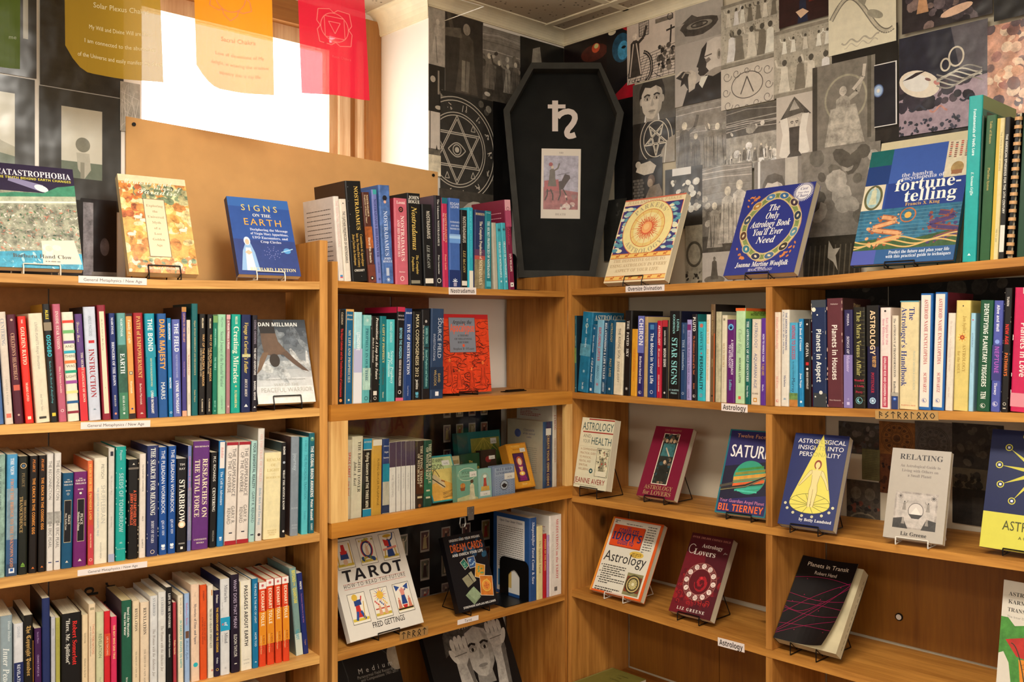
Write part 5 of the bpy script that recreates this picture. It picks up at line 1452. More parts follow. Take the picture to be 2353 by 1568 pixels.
# ---- tarot shelf ---------------------------------------------------------
C6b = (740, 1180, 4.0414)
ROW_MT = [
(1928, 1995, 1930, 50, '23487c', 'blue', 'with slanted white title', 'Shapeshifter Tarot Come & Saw;.05;.93;d8dce8;I;.46', dict(left='234a80', lart=lambda a: (a.rect(10, a.H * .05, 88, a.H * .96, 'd8d4cc'), a.text('Open Your Inner Vision', 50, a.H * .1, 4.6, '2a2a40', 'I', maxw=70), a.lines_of_text(14, a.H * .15, 84, 20, a.H * .026, '5a564e', rng_of('shape'), 1.2),
	a.rect(14, a.H * .7, 30, a.H * .9, '3a7aa8'), a.rect(33, a.H * .7, 52, a.H * .9, 'c8a860')))),
(1998, 2054, 1998, 125, 'd8c890', 'pale yellow', 'with faint brown title', 'The Spiritual Tarot;.2;.7;8a7040;S;.44', {}),
(2057, 2088, 2058, 195, 'b01c24', 'slim red', 'with gold title', 'POWER OF THE RUNES;.08;.9;e0b060;b;.6', {}),
(2090, 2112, 2092, 205, 'a88ab0', 'slim lilac', 'with small white title', 'TAROT SPREADS;.1;.8;e8e0e8;s;.5', {}),
(2114, 2238, 2130, 25, 'e0d8cc', 'broad white', 'with red TAROT lettering', 'MEDITATIONS on the TAROT;.05;.8;c04a48;S;.26;12|A Journey into Christian Hermeticism;.2;.72;b8b0a4;S;.16;-22', dict(left='d8d0c4', lart=cover_lines('med', 'b06a60', 12), dev=[('sq', .92, '6a6660', 12)], dep=.17)),
]
row(MID, MZ[3], C6b, ROW_MT, "tarot shelf's right end", 'spine-out books at the right of the tarot shelf', rec=.012, dep=.16, first='left of the pale yellow one', maxz=1.055, lim=(.6, .818))
sb = MID.s(740 + 1928 / 4.0414, -.012)[0]
t = bookend(MID, sb - .0035, zat(MZ[3], sb - .09) + .0004, .014, .115, .125, 'black steel bookend with arched window before the blue book on the tarot shelf', -1)

# ---- right bookcase, top: a few upright books at the photo's right edge --
C6c = (1850, 200, 3.4095)
ROW_R1 = [
(1226, 1338, 1282, 80, '17a09c', 'tall turquoise', 'with white lettering', 'Fundamentals of Vedic Lore;.08;.36;e0f4f4;b;.26|E. Newman Griffin;.46;.6;e0f4f4;I;.26', dict(right='1f6a5c', hb=1, dev=[('tri', .955, 'd8ecec', 12)], rart=lambda a: (a.rect(0, 0, 100, a.H * .08, '7a8a5a'), a.rect(12, a.H * .09, 92, a.H * .14, '1a2a20')))),
(1342, 1358, 1340, 232, '123a26', 'thin bottle green', 'without lettering', '', {}),
(1360, 1446, 1420, 230, '24542c', 'green', 'with gilt lettering', 'Table of Houses;.04;.34;b8a058;S;.3|Placidus System;.36;.6;b8a058;S;.3', dict(hb=1)),
(1449, 1510, 1508, 250, 'd8c890', 'cream and yellow', 'with small lettering', 'THE CONCISE PLANETARY EPHEMERIS;.1;.75;6a6040;s;.3;14|1900 TO 2000;.78;.95;6a6040;s;.3;14', dict(bands=[(0, 1, 'c8a83a', 0, 44)])),
(1513, 1556, 1568, 240, '14120f', 'black', 'with white foot label', 'THE AMERICAN EPHEMERIS FOR THE 20TH CENTURY;.12;.76;d8d4c8;b;.6', dict(bands=[(.76, .95, 'd8d4c8', 6, 94)])),
(1652, 1750, 1712, 150, '143c24', 'dark green', 'at the photo edge', '', dict(hb=1)),
]
row(RGT, RZ[0], C6c, ROW_R1, "right bookcase's top", 'upright books on top of the right bookcase', rec=.012, dep=.19, first='leftmost')
# the comb-bound book between the black and the dark green one
sl = RGT.s(1850 + 1558 / 3.4095, -.012)[0] + .0028
zb = zat(RZ[0], sl)
h = RGT.sz(1850 + 1640 / 3.4095, 200 + 205 / 3.4095, -.012)[1] - zb
t = thing('book', RGT.mat(sl, -.016, zb + .0016) @ Matrix.Rotation(.062, 4, 'Y'), "comb-bound book with tan plastic loops, right bookcase's top, right of the black one", 'book', 'upright books on top of the right bookcase')
mb = MB(); mb.box(0, .0008, .004, .19, 0, h, hexc('15130f')); mb.box(.0105, .0113, .004, .19, 0, h, hexc('15130f')); mb.build('cover', M['print'], t)
mb = MB(); mb.box(.001, .0103, .006, .189, .001, h - .001, hexc('d8ccb0')); mb.build('pages', M['pages'], t)
mb = MB()
mb.box(.003, .0083, -.0015, .0, .004, h - .004, hexc('15130f'))
for k in range(17):
	z = .012 + (h - .024) * k / 16
	pts = [(.00565 + .0075 * cos(a), .003 + .0065 * sin(a), z) for a in [pi * (1.0 + q / 8) for q in range(9)]]
	for (x0, y0, _), (x1, y1, _) in zip(pts, pts[1:]):
		mb.face([(x0, y0, z - .0035), (x1, y1, z - .0035), (x1, y1, z + .0035), (x0, y0, z + .0035)], hexc('c89a68'))
mb.build('comb', M['print'], t)

# ---- right bookcase, second shelf ---------------------------------------
C7a, C8a = (1290, 640, 4.357), (1760, 640, 3.968)
ROW_R2 = [
(65, 150, 105, 375, '14505e', 'dark teal', 'with faint gold capitals', 'M.C. RANDS;.05;.18;b8b890;s;.3|CHILD ASTROLOGY;.26;.84;c8c89a;S;.44', dict(spk=[(.42, .62, '6a8a50', .3)], right='1a2a34', dev=[('sq', .945, 'd8e0d8', 14)])),
(158, 262, 215, 345, '1b6f92', 'marbled blue', 'with pale crescent', 'for Yourself;.08;.3;c8e0e8;S;.2|Llewellyn;.32;.44;c8e0e8;S;.22|Leo Alder;.88;.97;d8e8ec;I;.24', dict(grain=.3, right='1a688c', rart=word_cover('ASTROLOGY', 'dcd8c8', 'S', .10, 12), spk=[(.4, .55, '5a9ab0', .4)], dev=[('ring', .17, 'c8d8a8', 14), ('star', .74, 'a8d0dc', 12)])),
(268, 314, 300, 470, '11587e', 'blue', 'with white slanted title', 'Karen Adamado;.15;.42;c8d8e0;I;.42|A Gift from Daniel;.48;.9;e8ecec;I;.5', dict(dev=[('star', .05, 'd8d8d8', 20), ('sq', .95, 'e0e0e0', 22)])),
(318, 386, 350, 420, '7ab0c8', 'pale blue', 'with red JUPITER title', 'EXPLORING JUPITER;.1;.56;b83030;b;.5|ARROYO;.62;.8;2a4a6a;s;.44', dict(dev=[('star', .88, 'b84a5a', 22)], right='9ac4d0')),
(390, 440, 415, 425, '1a4a6a', 'speckled teal', 'with white capitals', 'RELATIONSHIPS & LIFE CYCLES;.03;.8;ecf0f0;S;.56|ARROYO;.84;.97;c8d8e0;I;.5', dict(grain=.6)),
(444, 510, 455, 420, '0d4a68', 'deep blue', 'with gold small capitals', 'ASTROLOGY;.04;.3;c8b070;s;.42|PAST LIVES;.52;.78;c8b070;s;.42', dict(dev=[('sq', .93, 'd8d8c8', 12)])),
(515, 608, 525, 445, 'dcd0b4', 'cream', 'with black RISING title', 'THE RISING SIGN;.08;.5;2a2620;s;.36|JEANNE AVERY;.54;.83;4a463c;s;.34', dict(grain=.15)),
(613, 685, 620, 325, '110f0e', 'tall black', 'with spaced white capitals', 'THE  FATED  SKY;.12;.78;e8e4dc;S;.44', dict(right='15120f', dev=[('star', .92, 'd8d4cc', 18)], rart=word_cover('F', 'c8c4b8', 'S', .14, 9), spk=[(.35, .5, '201c18', .3)])),
(687, 750, 688, 510, 'd89a2a', 'golden yellow', 'with orange lettering', 'YOUR DAY AND NUMBERS;.3;.64;d06a20;b;.4|LUNAR;.66;.8;d06a20;s;.3', {}),
(752, 816, 758, 378, '232060', 'violet blue', 'with bold CHIRON lettering', 'CHIRON;.03;.37;f0eef4;b;.86|Barbara Hand Clow;.5;.84;e8e4ec;b;.46', dict(spk=[(0, .46, '6a70b4', 0)], right='2a2660', dev=[('moon', .95, 'e8e4ec', 16, 50, '232060')])),
(819, 853, 828, 385, 'b89a68', 'slim tan', 'with brown title', 'Astrology for the Mind;.1;.6;6a5030;S;.5', dict(right='c8b078')),
(856, 945, 862, 445, '1a3a78', 'navy', 'with bold white title', 'The Moon in Your Life;.14;.82;ecedf0;b;.46', dict(dev=[('sq', .06, '4a80b0', 22), ('ring', .93, 'e0e0ec', 16)])),
(947, 997, 957, 425, 'b51a34', 'red', 'with white lettering', 'ASTROLOGY;.06;.32;f0dcd0;b;.52|30 years research;.36;.66;f0dcd0;I;.4|DORIS CHASE DOANE;.7;.92;f0dcd0;b;.3', {}),
(1000, 1062, 1007, 420, '121113', 'black', 'with white MOON SIGNS title', 'SASHA FENTON;.13;.32;e0dcd4;b;.34|MOON SIGNS;.36;.6;ece8e0;b;.52', dict(bands=[(0, .085, 'b02a34', 10, 96)], dev=[('dot', .93, 'd8d4cc', 14)], right='d0c290')),
(1066, 1182, 1083, 330, '100f10', 'wide black', 'with tall turquoise letters', 'LINDA;.09;.26;9ad8d8;S;.26;26|GOODMAN;.04;.26;9ad8d8;S;.26;-8|STAR SIGNS;.3;.84;8ad0d0;S;.66|ST. MARTINS;.91;.2;a8d0d0;=S;.12|PRESS;.945;.2;a8d0d0;=S;.12', dict(right='131a34', hb=1, rart=word_cover('', 'k', bands=[(0, .2, '10142c')]))),
(1185, 1244, 1187, 445, '22406a', 'slate blue', 'with grey Luminaries title', 'GREENE & SASPORTAS;.02;.14;8a98b0;S;.3|THE Luminaries;.22;.74;a8b8cc;S;.56', dict(dev=[('ring', .92, 'c0c8d8', 18)])),
(1247, 1296, 1252, 415, 'a094c8', 'lavender', 'with dark capitals', 'THE OUTER PLANETS & THEIR CYCLES;.15;.83;3a3460;s;.5|GREENE;.86;.98;3a3460;s;.5', dict(bands=[(.06, .13, '7a2a6a', 14, 90)])),
(1299, 1354, 1303, 360, '16121a', 'second black', 'with PLUTO in white', 'PLUTO;.03;.2;f0ece4;b;.66|The Evolutionary Journey of the Soul;.25;.7;d87a50;I;.42|Green;.8;.87;d87a50;b;.34', dict(dev=[('moon', .95, 'e8e4dc', 18, 50, '16121a')], right='1a7070')),
(1357, 1436, 1365, 435, '34b0bc', 'turquoise', 'with bold black PERSONALITY lettering', 'ASPECTS;.12;.36;1a4a5a;S;.46|PERSONALITY;.43;.86;121a20;b;.52', dict(dev=[('dot', .05, 'c86a5a', 22), ('sq', .4, 'b84a5a', 8), ('ring', .93, 'c84a6a', 16)], bands=[(-.02, .0, 'd8542a')])),
(1439, 1481, 1450, 362, 'e2d8c8', 'white', 'with yellow lettering', 'STELLER SUNTER;.06;.34;d0a840;S;.66|FOR LEFT SUN MASTERS;.4;.84;d0a840;S;.5', {}),
(1484, 1530, 1493, 260, '6a5034', 'tall brown', 'with gold lettering', 'CHINESE ASTROLOGY;.06;.46;b8a070;s;.46|MARTIN;.56;.8;b8a070;s;.4', dict(right='181210', bands=[(.3, 1, 'd85a24', 84, 100)], dev=[('sq', .94, '2a2018', 16)])),
(1534, 1590, 1545, 335, 'b8b090', 'parchment', 'with faint script', 'Astrology;.2;.8;9a9274;C;.6', dict(grain=.3, right='8a8a78')),
(1592, 1646, 1605, 370, 'd8cdb0', 'beige', 'with tan title', 'SUN IN THE SKY;.32;.6;b09060;S;.52|THE COMPLETE GUIDE;.62;.84;b0a080;s;.3', dict(right='d8caa0', dev=[('sq', .05, '8a846c', 18)])),
(1649, 1732, 1657, 415, '5c1a66', 'purple', 'with white SPIRITUAL title', 'A SPIRITUAL APPROACH;.24;.66;e8dcec;b;.34;18|TO ASTROLOGY;.3;.58;e8dcec;b;.34;-12|Lofthus;.72;.85;70b8c8;S;.44', dict(dev=[('dot', .09, '2a6ab0', 36), ('ring', .09, '8ad0e0', 30), ('dot', .1, '0a1030', 14)])),
(1735, 1830, 1737, 300, 'b4d4a4', 'pale green', 'with small black name', 'Chart Ring;.22;.48;8aa880;I;.5|MICHAEL LUTIN;.52;.82;2a3a2a;b;.28', dict(right='a0cc5a', rart=lambda a: (a.rect(0, 0, 100, a.H * .03, 'd8642a'), a.text('THE ASTROLOGY OF', 55, a.H * .055, 4.2, '2a3a1a', 'b', maxw=80), a.text('MOTHER, YOUR FATHER', 52, a.H * .078, 4.2, '2a3a1a', 'b', maxw=86)), bands=[(0, .03, 'd8642a')], dev=[('sq', .94, 'd8584a', 14)], rec=.014)),
(1834, 1890, 1840, 405, '0b5e56', 'green', 'with white DISCOVERY title', 'THE ASTROLOGY OF SELF-DISCOVERY;.03;.74;e8efe8;S;.56|Tracy Marks;.78;.92;e0e8e0;S;.4', {}),
(1893, 1984, 1907, 410, 'dccdb8', 'second cream', 'with AQUARIAN capitals', 'ASTROLOGY;.04;.34;4a5a88;s;.44|AQUARIAN AGE;.4;.83;4a5a88;s;.44|MARK;.88;.2;5a4a3a;=S;.16', dict(dev=[('sq', .945, 'c88a2a', 20), ('sq', .945, 'e8dcc8', 10)])),
(1987, 2044, 1998, 400, '5c2e92', 'violet', 'with white HANDLE lettering', 'HOW TO HANDLE YOUR;.18;.5;e8e0f0;b;.46|T-SQUARE;.52;.66;d8b040;S;.56|Marks;.76;.84;e8e0f0;S;.4', {}),
]
row(RGT, RZ[1], C7a, ROW_R2, "right bookcase's second shelf", 'spine-out books on the second shelf of the right bookcase, left bay', rec=.012, dep=.14, first='leftmost', maxz=1.655, lim=(.0164, .679))
ROW_R2b = [
(70, 131, 65, 310, 'e4d0b8', 'peach white', 'with coral script', 'Intimate Relationships;.05;.55;d88a80;I;.5|McEvers;.68;.84;d88a80;I;.5', dict(dev=[('moon', .945, 'c8303a', 18, 50, 'e4d0b8')])),
(134, 208, 140, 288, 'dcd4c4', 'white', 'with small blue lettering', 'THE AMERICAN EPHEMERIS;.03;.42;3a4a7a;b;.3;14|of the 21st CENTURY 2001 to 2050 at Noon;.02;.46;3a4a7a;S;.24;-18|Michelsen;.68;.8;2a3a6a;S;.34', dict(dev=[('leaf', .92, '4a88a8', 20)], right='d8d0bc')),
(212, 290, 203, 405, '46a0c4', 'sky blue', 'with red SUCCESS title', 'MOVING TO SUCCESS;.03;.44;c02a3a;b;.54|The Astrology of Relocation;.46;.66;2a5a7a;S;.26|Murray;.66;.84;1a2a4a;s;.5', dict(spk=[(.84, .92, '6a8a4a', .6), (.92, 1, 'b87a3a', .3)])),
(297, 343, 295, 370, '1d80b4', 'blue', 'with white URANUS title', 'The Book of Uranus;.03;.52;ecf0f0;S;.6|Joan Negus;.62;.82;ecf0f0;S;.52', dict(dev=[('dot', .945, 'd8e8f0', 22)])),
(346, 412, 343, 372, '131112', 'black', 'with red heart mark', 'OLIVIA;.27;.45;ece8e0;S;.5|ERNIE BERTHOLET;.6;.8;d8d4cc;b;.36', dict(dev=[('dot', .06, 'd8d4cc', 12), ('sq', .51, 'c02a2a', 20), ('dot', .57, 'e8e4dc', 16)], right='7a1c1c')),
(420, 555, 412, 200, '16284e', 'torn navy', 'with grey worn ends', 'Planets in Aspect;.27;.77;f2eee6;b;.44', dict(bands=[(0, .07, '3a4048'), (.87, 1, '33383c', 10, 100)], dev=[('dot', .09, 'e8e0c8', 14, 18), ('dot', .14, 'e8e4d8', 5, 42), ('dot', .5, 'c8ccd8', 2, 20), ('dot', .7, 'c8ccd8', 3, 30), ('dot', .905, 'e8e4d8', 5, 24), ('dot', .3, 'c8ccd8', 2, 80), ('dot', .38, 'c8ccd8', 2, 60), ('dot', .865, 'd8d4c8', 12, 62)], worn='b8b0a0')),
(560, 706, 551, 185, '5a2830', 'worn maroon', 'with cream Houses title', 'Planets in Houses;.24;.75;f0e4d8;b;.44|Pelletier;.06;.2;c8b0a8;=b;.08|Para Research;.94;.2;c8b0a8;=b;.07', dict(right='3a2220', rart=word_cover('Paper', 'a08a60', 'S', .08, 7), worn='c8a898', hb=0)),
(710, 792, 708, 288, '2a2450', 'navy and lilac', 'with spaced PEREIRA lettering', 'PEREIRA;.04;.2;d8d4e0;s;.34|SONGS OF;.27;.45;e0dce8;I;.4|Malantor;.46;.66;c8b8dc;I;.46', dict(bands=[(.46, 1, '8072a8')], dev=[('ring', .91, 'd8d0e8', 8), ('sq', .955, 'c8bce0', 16)])),
(795, 908, 792, 265, '1b1810', 'black striped', 'with olive title', 'The Mars Venus Affair;.04;.68;b8b068;S;.5|Wendell;.735;.2;c02a4a;=S;.16|& Linda;.79;.2;c02a4a;=S;.16|Perry;.85;.2;c02a4a;=S;.17', dict(bands=[(k / 24, k / 24 + .006, '5a5434', 60 + 12 * (k % 3), 96) for k in range(1, 23)], dev=[('moon', .925, '8ad0d8', 20, 50, '1b1810')])),
(918, 1030, 918, 248, '14143a', 'black and navy', 'with peach ASTROLOGY title', 'ASTROLOGY;.05;.48;f4ccA0;b;.56|THE NEXT STEP;.49;.6;e8b060;b;.4;12|POTTENGER;.65;.85;b8283a;S;.34', dict(bands=[(0, .4, '12100f')], dev=[('ring', .925, 'a8d0e8', 26), ('star', .925, 'c8e0f0', 24)], right='14120f')),
(1035, 1133, 1040, 268, 'e2d2c8', 'pinkish white', 'with red title panel', 'Sun Signs for the;.1;.46;c8788a;b;.28;18|New Millennium;.11;.46;c8788a;b;.28;-16|GERALDINE ROSE AND CASSANDRA WILCOX;.49;.97;f0dcd8;b;.3', dict(bands=[(.48, .985, 'b03a52', 26, 78)], dev=[('dot', .035, '3a3634', 10)], right='e0ccc0')),
(1143, 1205, 1145, 340, 'dccfb8', 'cream white', 'with TRANSFORMATION title', 'The ASTROLOGY of TRANSFORMATION;.03;.66;2a2a36;S;.44|Rudhyar;.7;.84;2a2a36;S;.46', dict(bands=[(.86, 1, '2a3a6a'), (.82, .86, 'a8a090')], dev=[('dot', .89, '2a5ab0', 28), ('bar', .89, 'e8e8f0', 14)])),
(1212, 1385, 1225, 208, 'dccb9c', 'broad cream', 'with navy Handbook title', "The;.06;.2;26347c;S;.4;14|Astrologer's Handbook;.06;.8;26347c;S;.4;-26|FRANCES SAKOIAN & LOUIS ACKER;.46;.82;a8b0a0;s;.15;28|HARPER & ROW;.97;.2;c86a50;=S;.07", dict(hb=1, bands=[(0, .012, '4a8a9a')])),
(1388, 1503, 1410, 140, '1f5fa2', 'blue framed white', 'with red ENCYCLOPEDIA title', 'ASTEROID NAME ENCYCLOPEDIA;.05;.61;b04a4a;S;.4|SCHWARTZ;.68;.85;b04a4a;S;.36', dict(bands=[(.015, .975, 'e6d9cc', 8, 84)], dev=[('moon', .92, '2a4a8a', 14, 46, 'e6d9cc')], right='1c5898')),
(1510, 1622, 1543, 130, '1f5fa2', 'second blue framed white', 'with red ENCYCLOPEDIA title', 'ASTEROID NAME ENCYCLOPEDIA;.05;.61;b04a4a;S;.4|SCHWARTZ;.68;.85;b04a4a;S;.36', dict(bands=[(.015, .975, 'e6d9cc', 8, 84)], dev=[('moon', .92, '2a4a8a', 14, 46, 'e6d9cc')], right='5a1424')),
(1627, 1698, 1660, 318, 'dcd2c0', 'plain white', 'with faint title', 'The Astrologers Guide to Counseling and Therapy;.08;.6;c8b0a0;I;.34|Anne Noel;.76;.86;c8b0a0;I;.3', {}),
(1703, 1838, 1735, 205, 'd8c272', 'sand yellow', 'with sun emblem', 'Jan Spiller;.14;.3;a88840;S;.3;14|ASTROLOGY;.4;.82;a88a44;S;.3;16|for the SOUL;.46;.78;a88a44;S;.26;-20', dict(right='c4b060', dev=[('dot', .05, '3a3224', 5), ('star', .335, 'd89a3a', 30), ('dot', .335, 'a83a24', 16), ('dot', .335, 'd88a3a', 8)])),
(1842, 1886, 1870, 318, '9cc8dc', 'pale sky', 'with small red dot', 'ASTROLOGY;.2;.46;6a8aa8;S;.52|Ronald Davison;.5;.72;8aa8c0;S;.34', dict(dev=[('dot', .07, 'c04a60', 16)])),
(1912, 2036, 1955, 203, '134c30', 'dark green', 'with bold white TRIGGERS title', 'IDENTIFYING PLANETARY TRIGGERS;.03;.78;f0ede2;b;.46|TEN;.82;.89;f0ede2;b;.5', dict(dev=[('moon', .95, 'e8e8dc', 14, 50, '134c30')])),
(2042, 2130, 2080, 205, '4c54a0', 'violet blue', 'with purple NEPTUNE lettering', 'Alive and Well;.04;.36;f0eef4;b;.4|NEPTUNE;.41;.7;a858b8;b;.62|Tierney;.74;.86;f0eef4;S;.4', dict(dev=[('dot', .37, '8aa0e0', 24), ('moon', .93, 'e8e4f0', 20, 50, '4c54a0')], bands=[(.4, .72, '3a3a7a')])),
(2137, 2206, 2180, 90, '14110f', 'tall worn black', 'with red lettering', 'TUREN;.07;.16;d8d0c8;b;.4|NEW AGE;.29;.5;d83028;b;.62|PATHWAYS;.52;.8;e07030;b;.6', dict(worn='b0a890', dev=[('ring', .935, 'e0d8c8', 22), ('bar', .97, 'd0c8b8', 20)])),
(2222, 2420, 2270, 90, 'c41c50', 'hot pink', 'at the photo edge', 'Planets in Love;.28;.72;f0dcd4;b;.36', dict(worn='e0d0c8', spk=[(.85, .96, 'd88a94', 0)], bands=[(0, .05, 'd8c0b8', 40, 100)])),
]
row(RGT, RZ[1], C8a, ROW_R2b, "right bookcase's second shelf", 'spine-out books on the second shelf of the right bookcase, right bay', rec=.010, dep=.14, first='beside the divider', maxz=1.662, lim=(.6976, 9))
# ================================================================ FACE-OUT BOOKS AND BOXES


def cpx(crop, *pts):
	return [(crop[0] + x / crop[2], crop[1] + y / crop[2]) for x, y in pts]


def solve_face(fr, TL, TR, BR, BL, z=None, n=None, tilt=None):
	"""Pose of a rectangle leaning back on a shelf from its corners in the photo: base edge at height z (or on plane n), then the lean that keeps it square."""
	if n is None:
		bl, br = on_z(*BL, z), on_z(*BR, z)
	else:
		s, zz = fr.sz(*BL, n); s2, z2 = fr.sz(*BR, n)
		zz = z if z is not None else (zz + z2) / 2
		bl, br = fr.P(s, n, zz), fr.P(s2, n, zz)
	w = (br - bl); W = w.length; w.normalize()
	up0 = Vector((0, 0, 1)); up0 = (up0 - w * up0.dot(w)).normalized()
	back = up0.cross(w)
	if Vector((back.x, back.y)).dot(fr.n) > 0:
		back = -back
	best = None
	for i in range(0, 380):
		th = radians(i * .1) if tilt is None else radians(tilt)
		up = up0 * cos(th) + back * sin(th)
		nn = w.cross(up)
		e, hs = 0, []
		for c, b in ((TL, bl), (TR, br)):
			r = ray(*c)
			P = CAMP + r * ((bl - CAMP).dot(nn) / r.dot(nn))
			e += (P - b).dot(w) ** 2; hs.append((P - b).dot(up))
		if best is None or e < best[0]:
			best = (e, th, sum(hs) / 2)
		if tilt is not None:
			break
	th, H = best[1], best[2]
	up = up0 * cos(th) + back * sin(th); bk = back * cos(th) - up0 * sin(th)
	m = Matrix.Identity(4)
	for i in range(3):
		m[i][0], m[i][1], m[i][2] = w[i], bk[i], up[i]
	m.translation = bl
	return m, W, H, th


def shell(t, W, H, T, art_fn, col, spine=None, hb=False, page=None, back=None, curl=0.0, sart=None):
	"""Cover and pages of a book lying in the plane y=0..T, spine at x=0."""
	th = .0022 if hb else .0008
	ov = .003 if hb else .0006
	c, sc, bc = hexc(col), hexc(spine or col), hexc(back or col)
	mb = MB()
	mb.box(0, W, 0, th, 0, H, c)
	mb.box(0, W, T - th, T, 0, H, bc)
	mb.box(0, th, th, T - th, 0, H, sc)
	a = Art(W, H)
	art_fn(a)
	clipped(a).emit(mb, 0, H)
	if sart:
		a2 = Art(T, H)
		sart(a2)
		sub = MB(); clipped(a2).emit(sub, 0, H)
		for f, cc in zip(sub.f, sub.c):
			mb.face([(sub.v[i][1], T - sub.v[i][0], sub.v[i][2]) for i in f], cc)
	mb.build('cover', M['print'], t)
	mb = MB()
	mb.box(th + .0002, W - ov, th + .0002, T - th - .0002, ov, H - ov, hexc(page or 'd8ccb0'))
	mb.build('pages', M['pages_flat'], t)


def wire_stand(fr, m, W, T, H, th, shz, label, white=False, half=.034, lip=.016, backh=None):
	"""Bent-wire stand under a leaning book."""
	w = Vector((m[0][0], m[1][0], 0)).normalized()
	back = Vector((-w.y, w.x, 0))
	if Vector((back.x, back.y)).dot(fr.n) > 0:
		back = -back
	base = m @ Vector((W / 2, 0, 0))
	o = Matrix.Identity(4)
	for i in range(3):
		o[i][0], o[i][1] = w[i], back[i]
	o.translation = Vector((base.x, base.y, shz))
	bz = base.z - shz
	t = thing('book_stand', o, label, 'book stand', 'wire book stands')
	r = .0014

	def L(x, yb, zu):          # along the leaning book: yb behind its front, zu up its front
		return Vector((x, yb * cos(th) + zu * sin(th), bz + zu * cos(th) - yb * sin(th)))
	hb = backh or min(.12, H * .55)
	mb = MB()
	yb = T + .0026
	legb = L(0, yb, hb)
	foot_y = min(legb.y + .055, .235 + (Vector((base.x, base.y)) - fr.p).dot(fr.n))
	for sgn in (-1, 1):
		x = sgn * half
		lo = L(x, -.0036, -.0024)
		mb.tube(([L(x, -.0036, lip)] if lip else []) + [lo, L(x, yb, -.0024), L(x, yb, hb)], r)
		mb.tube([L(x, yb, hb), Vector((x * 1.15, max(foot_y, legb.y + .01), r))], r)
		if lo.z > r * 1.2:
			mb.tube([lo, Vector((x, lo.y, r))], r)
		mb.tube([Vector((x, lo.y, r)), Vector((x * 1.15, max(foot_y, legb.y + .01), r))], r)
	if lip:
		mb.tube([L(-half, -.0036, lip), L(half, -.0036, lip)], r)
	mb.tube([L(-half, yb, hb), L(half, yb, hb)], r)
	mb.build('wire', M['wirew' if white else 'wire'], t)
	return t


def faceout(fr, zpts, corners, T, art_fn, col, label, spine=None, hb=False, page=None, stand='black', n=None, z=None, tilt=None, name='book', cat='book', group=None, back=None, slabel=None, sart=None, lip=.003, smin=None):
	TL, TR, BR, BL = corners
	sg = fr.s(BL[0], -.02)[0]; sg2 = fr.s(BR[0], -.02)[0]
	shz = max(zat(zpts, sg), zat(zpts, sg2))
	if n is None and z is None:
		z = shz + .006 + T * .4
	m, W, H, th = solve_face(fr, TL, TR, BR, BL, z, n, tilt)
	if smin is not None:
		m.translation += Vector((fr.d.x, fr.d.y, 0)) * max(0, smin - (Vector((m.translation.x, m.translation.y)) - fr.p).dot(fr.d))
	# rest the lowest (rear bottom) edge just above the shelf or on the stand's ledge
	low = T * sin(th) + (.0062 if stand else .0006)
	if m.translation.z < shz + low or not stand:
		m.translation.z = shz + low
	t = thing(name, m, label, cat, group)
	shell(t, W, H, T, art_fn, col, spine, hb, page, back, sart=sart)
	if stand:
		wire_stand(fr, m, W, T, H, th, shz, slabel, white=(stand == 'white'), lip=lip)
	return t


GF = 'face-out books on wire stands'
# ---- covers --------------------------------------------------------------
def art_cata(a):
	r = rng_of('cata'); H = a.H
	a.rect(0, 0, 100, H, '9a9a84', .8)
	a.rect(0, 0, 100, H * .27, '241638', .15)
	a.poly([(20, H * .13), (60, H * .19), (66, H * .25), (54, H * .25), (18, H * .17)], '8a84a8'); a.ell(58, H * .225, 9, 5, 'e8e4e8', 0, 16, .4)
	a.poly([(60, H * .27), (78, H * .2), (100, H * .17), (100, H * .34), (0, H * .38), (0, H * .31), (25, H * .28)], '3f8a6a', .3)
	a.poly([(0, H * .34), (100, H * .28), (100, H * .36), (0, H * .4)], 'b8bca0', .4)
	a.poly([(0, H * .385), (100, H * .33), (100, H * .345), (0, H * .405)], 'e4e4dc')
	a.blobs(0, H * .4, 100, H * .88, 420, ['d8d0c0', 'c89078', 'e4dccc', '5a7a54', '3a5a44', 'b8a890', '7a8a6a', 'b87860', 'd8ccb8', 'c8c4b4'], r, .7, 2.6, .5, .45)
	a.poly([(0, H * .86), (55, H * .83), (100, H * .85), (100, H), (0, H)], '3a9ab8', .4)
	a.blobs(0, H * .86, 100, H, 40, ['68b8cc', 'a8d0d8', '2a80a0'], r, 1, 4, .2, .4)
	a.poly([(52, H * .74), (92, H * .72), (99, H * .95), (52, H * .96)], 'dcd4c0'); a.blobs(54, H * .75, 92, H * .93, 10, ['e4d0b8', 'd8dcd0'], r, 2, 6, .1)
	a.text('CATASTROPHOBIA', 50, H * .115, 9.2, 'e8e4ec', 'S', maxw=92)
	a.text('THE TRUTH BEHIND EARTH CHANGES', 50, H * .15, 3.6, 'd8cc50', 'b', maxw=92)
	a.text('Barbara Hand Clow', 52, H * .905, 5.6, '4a4438', 'S', maxw=78)
	a.lines_of_text(55, H * .93, 84, 1, 3, '6a6458', r, 1.2)


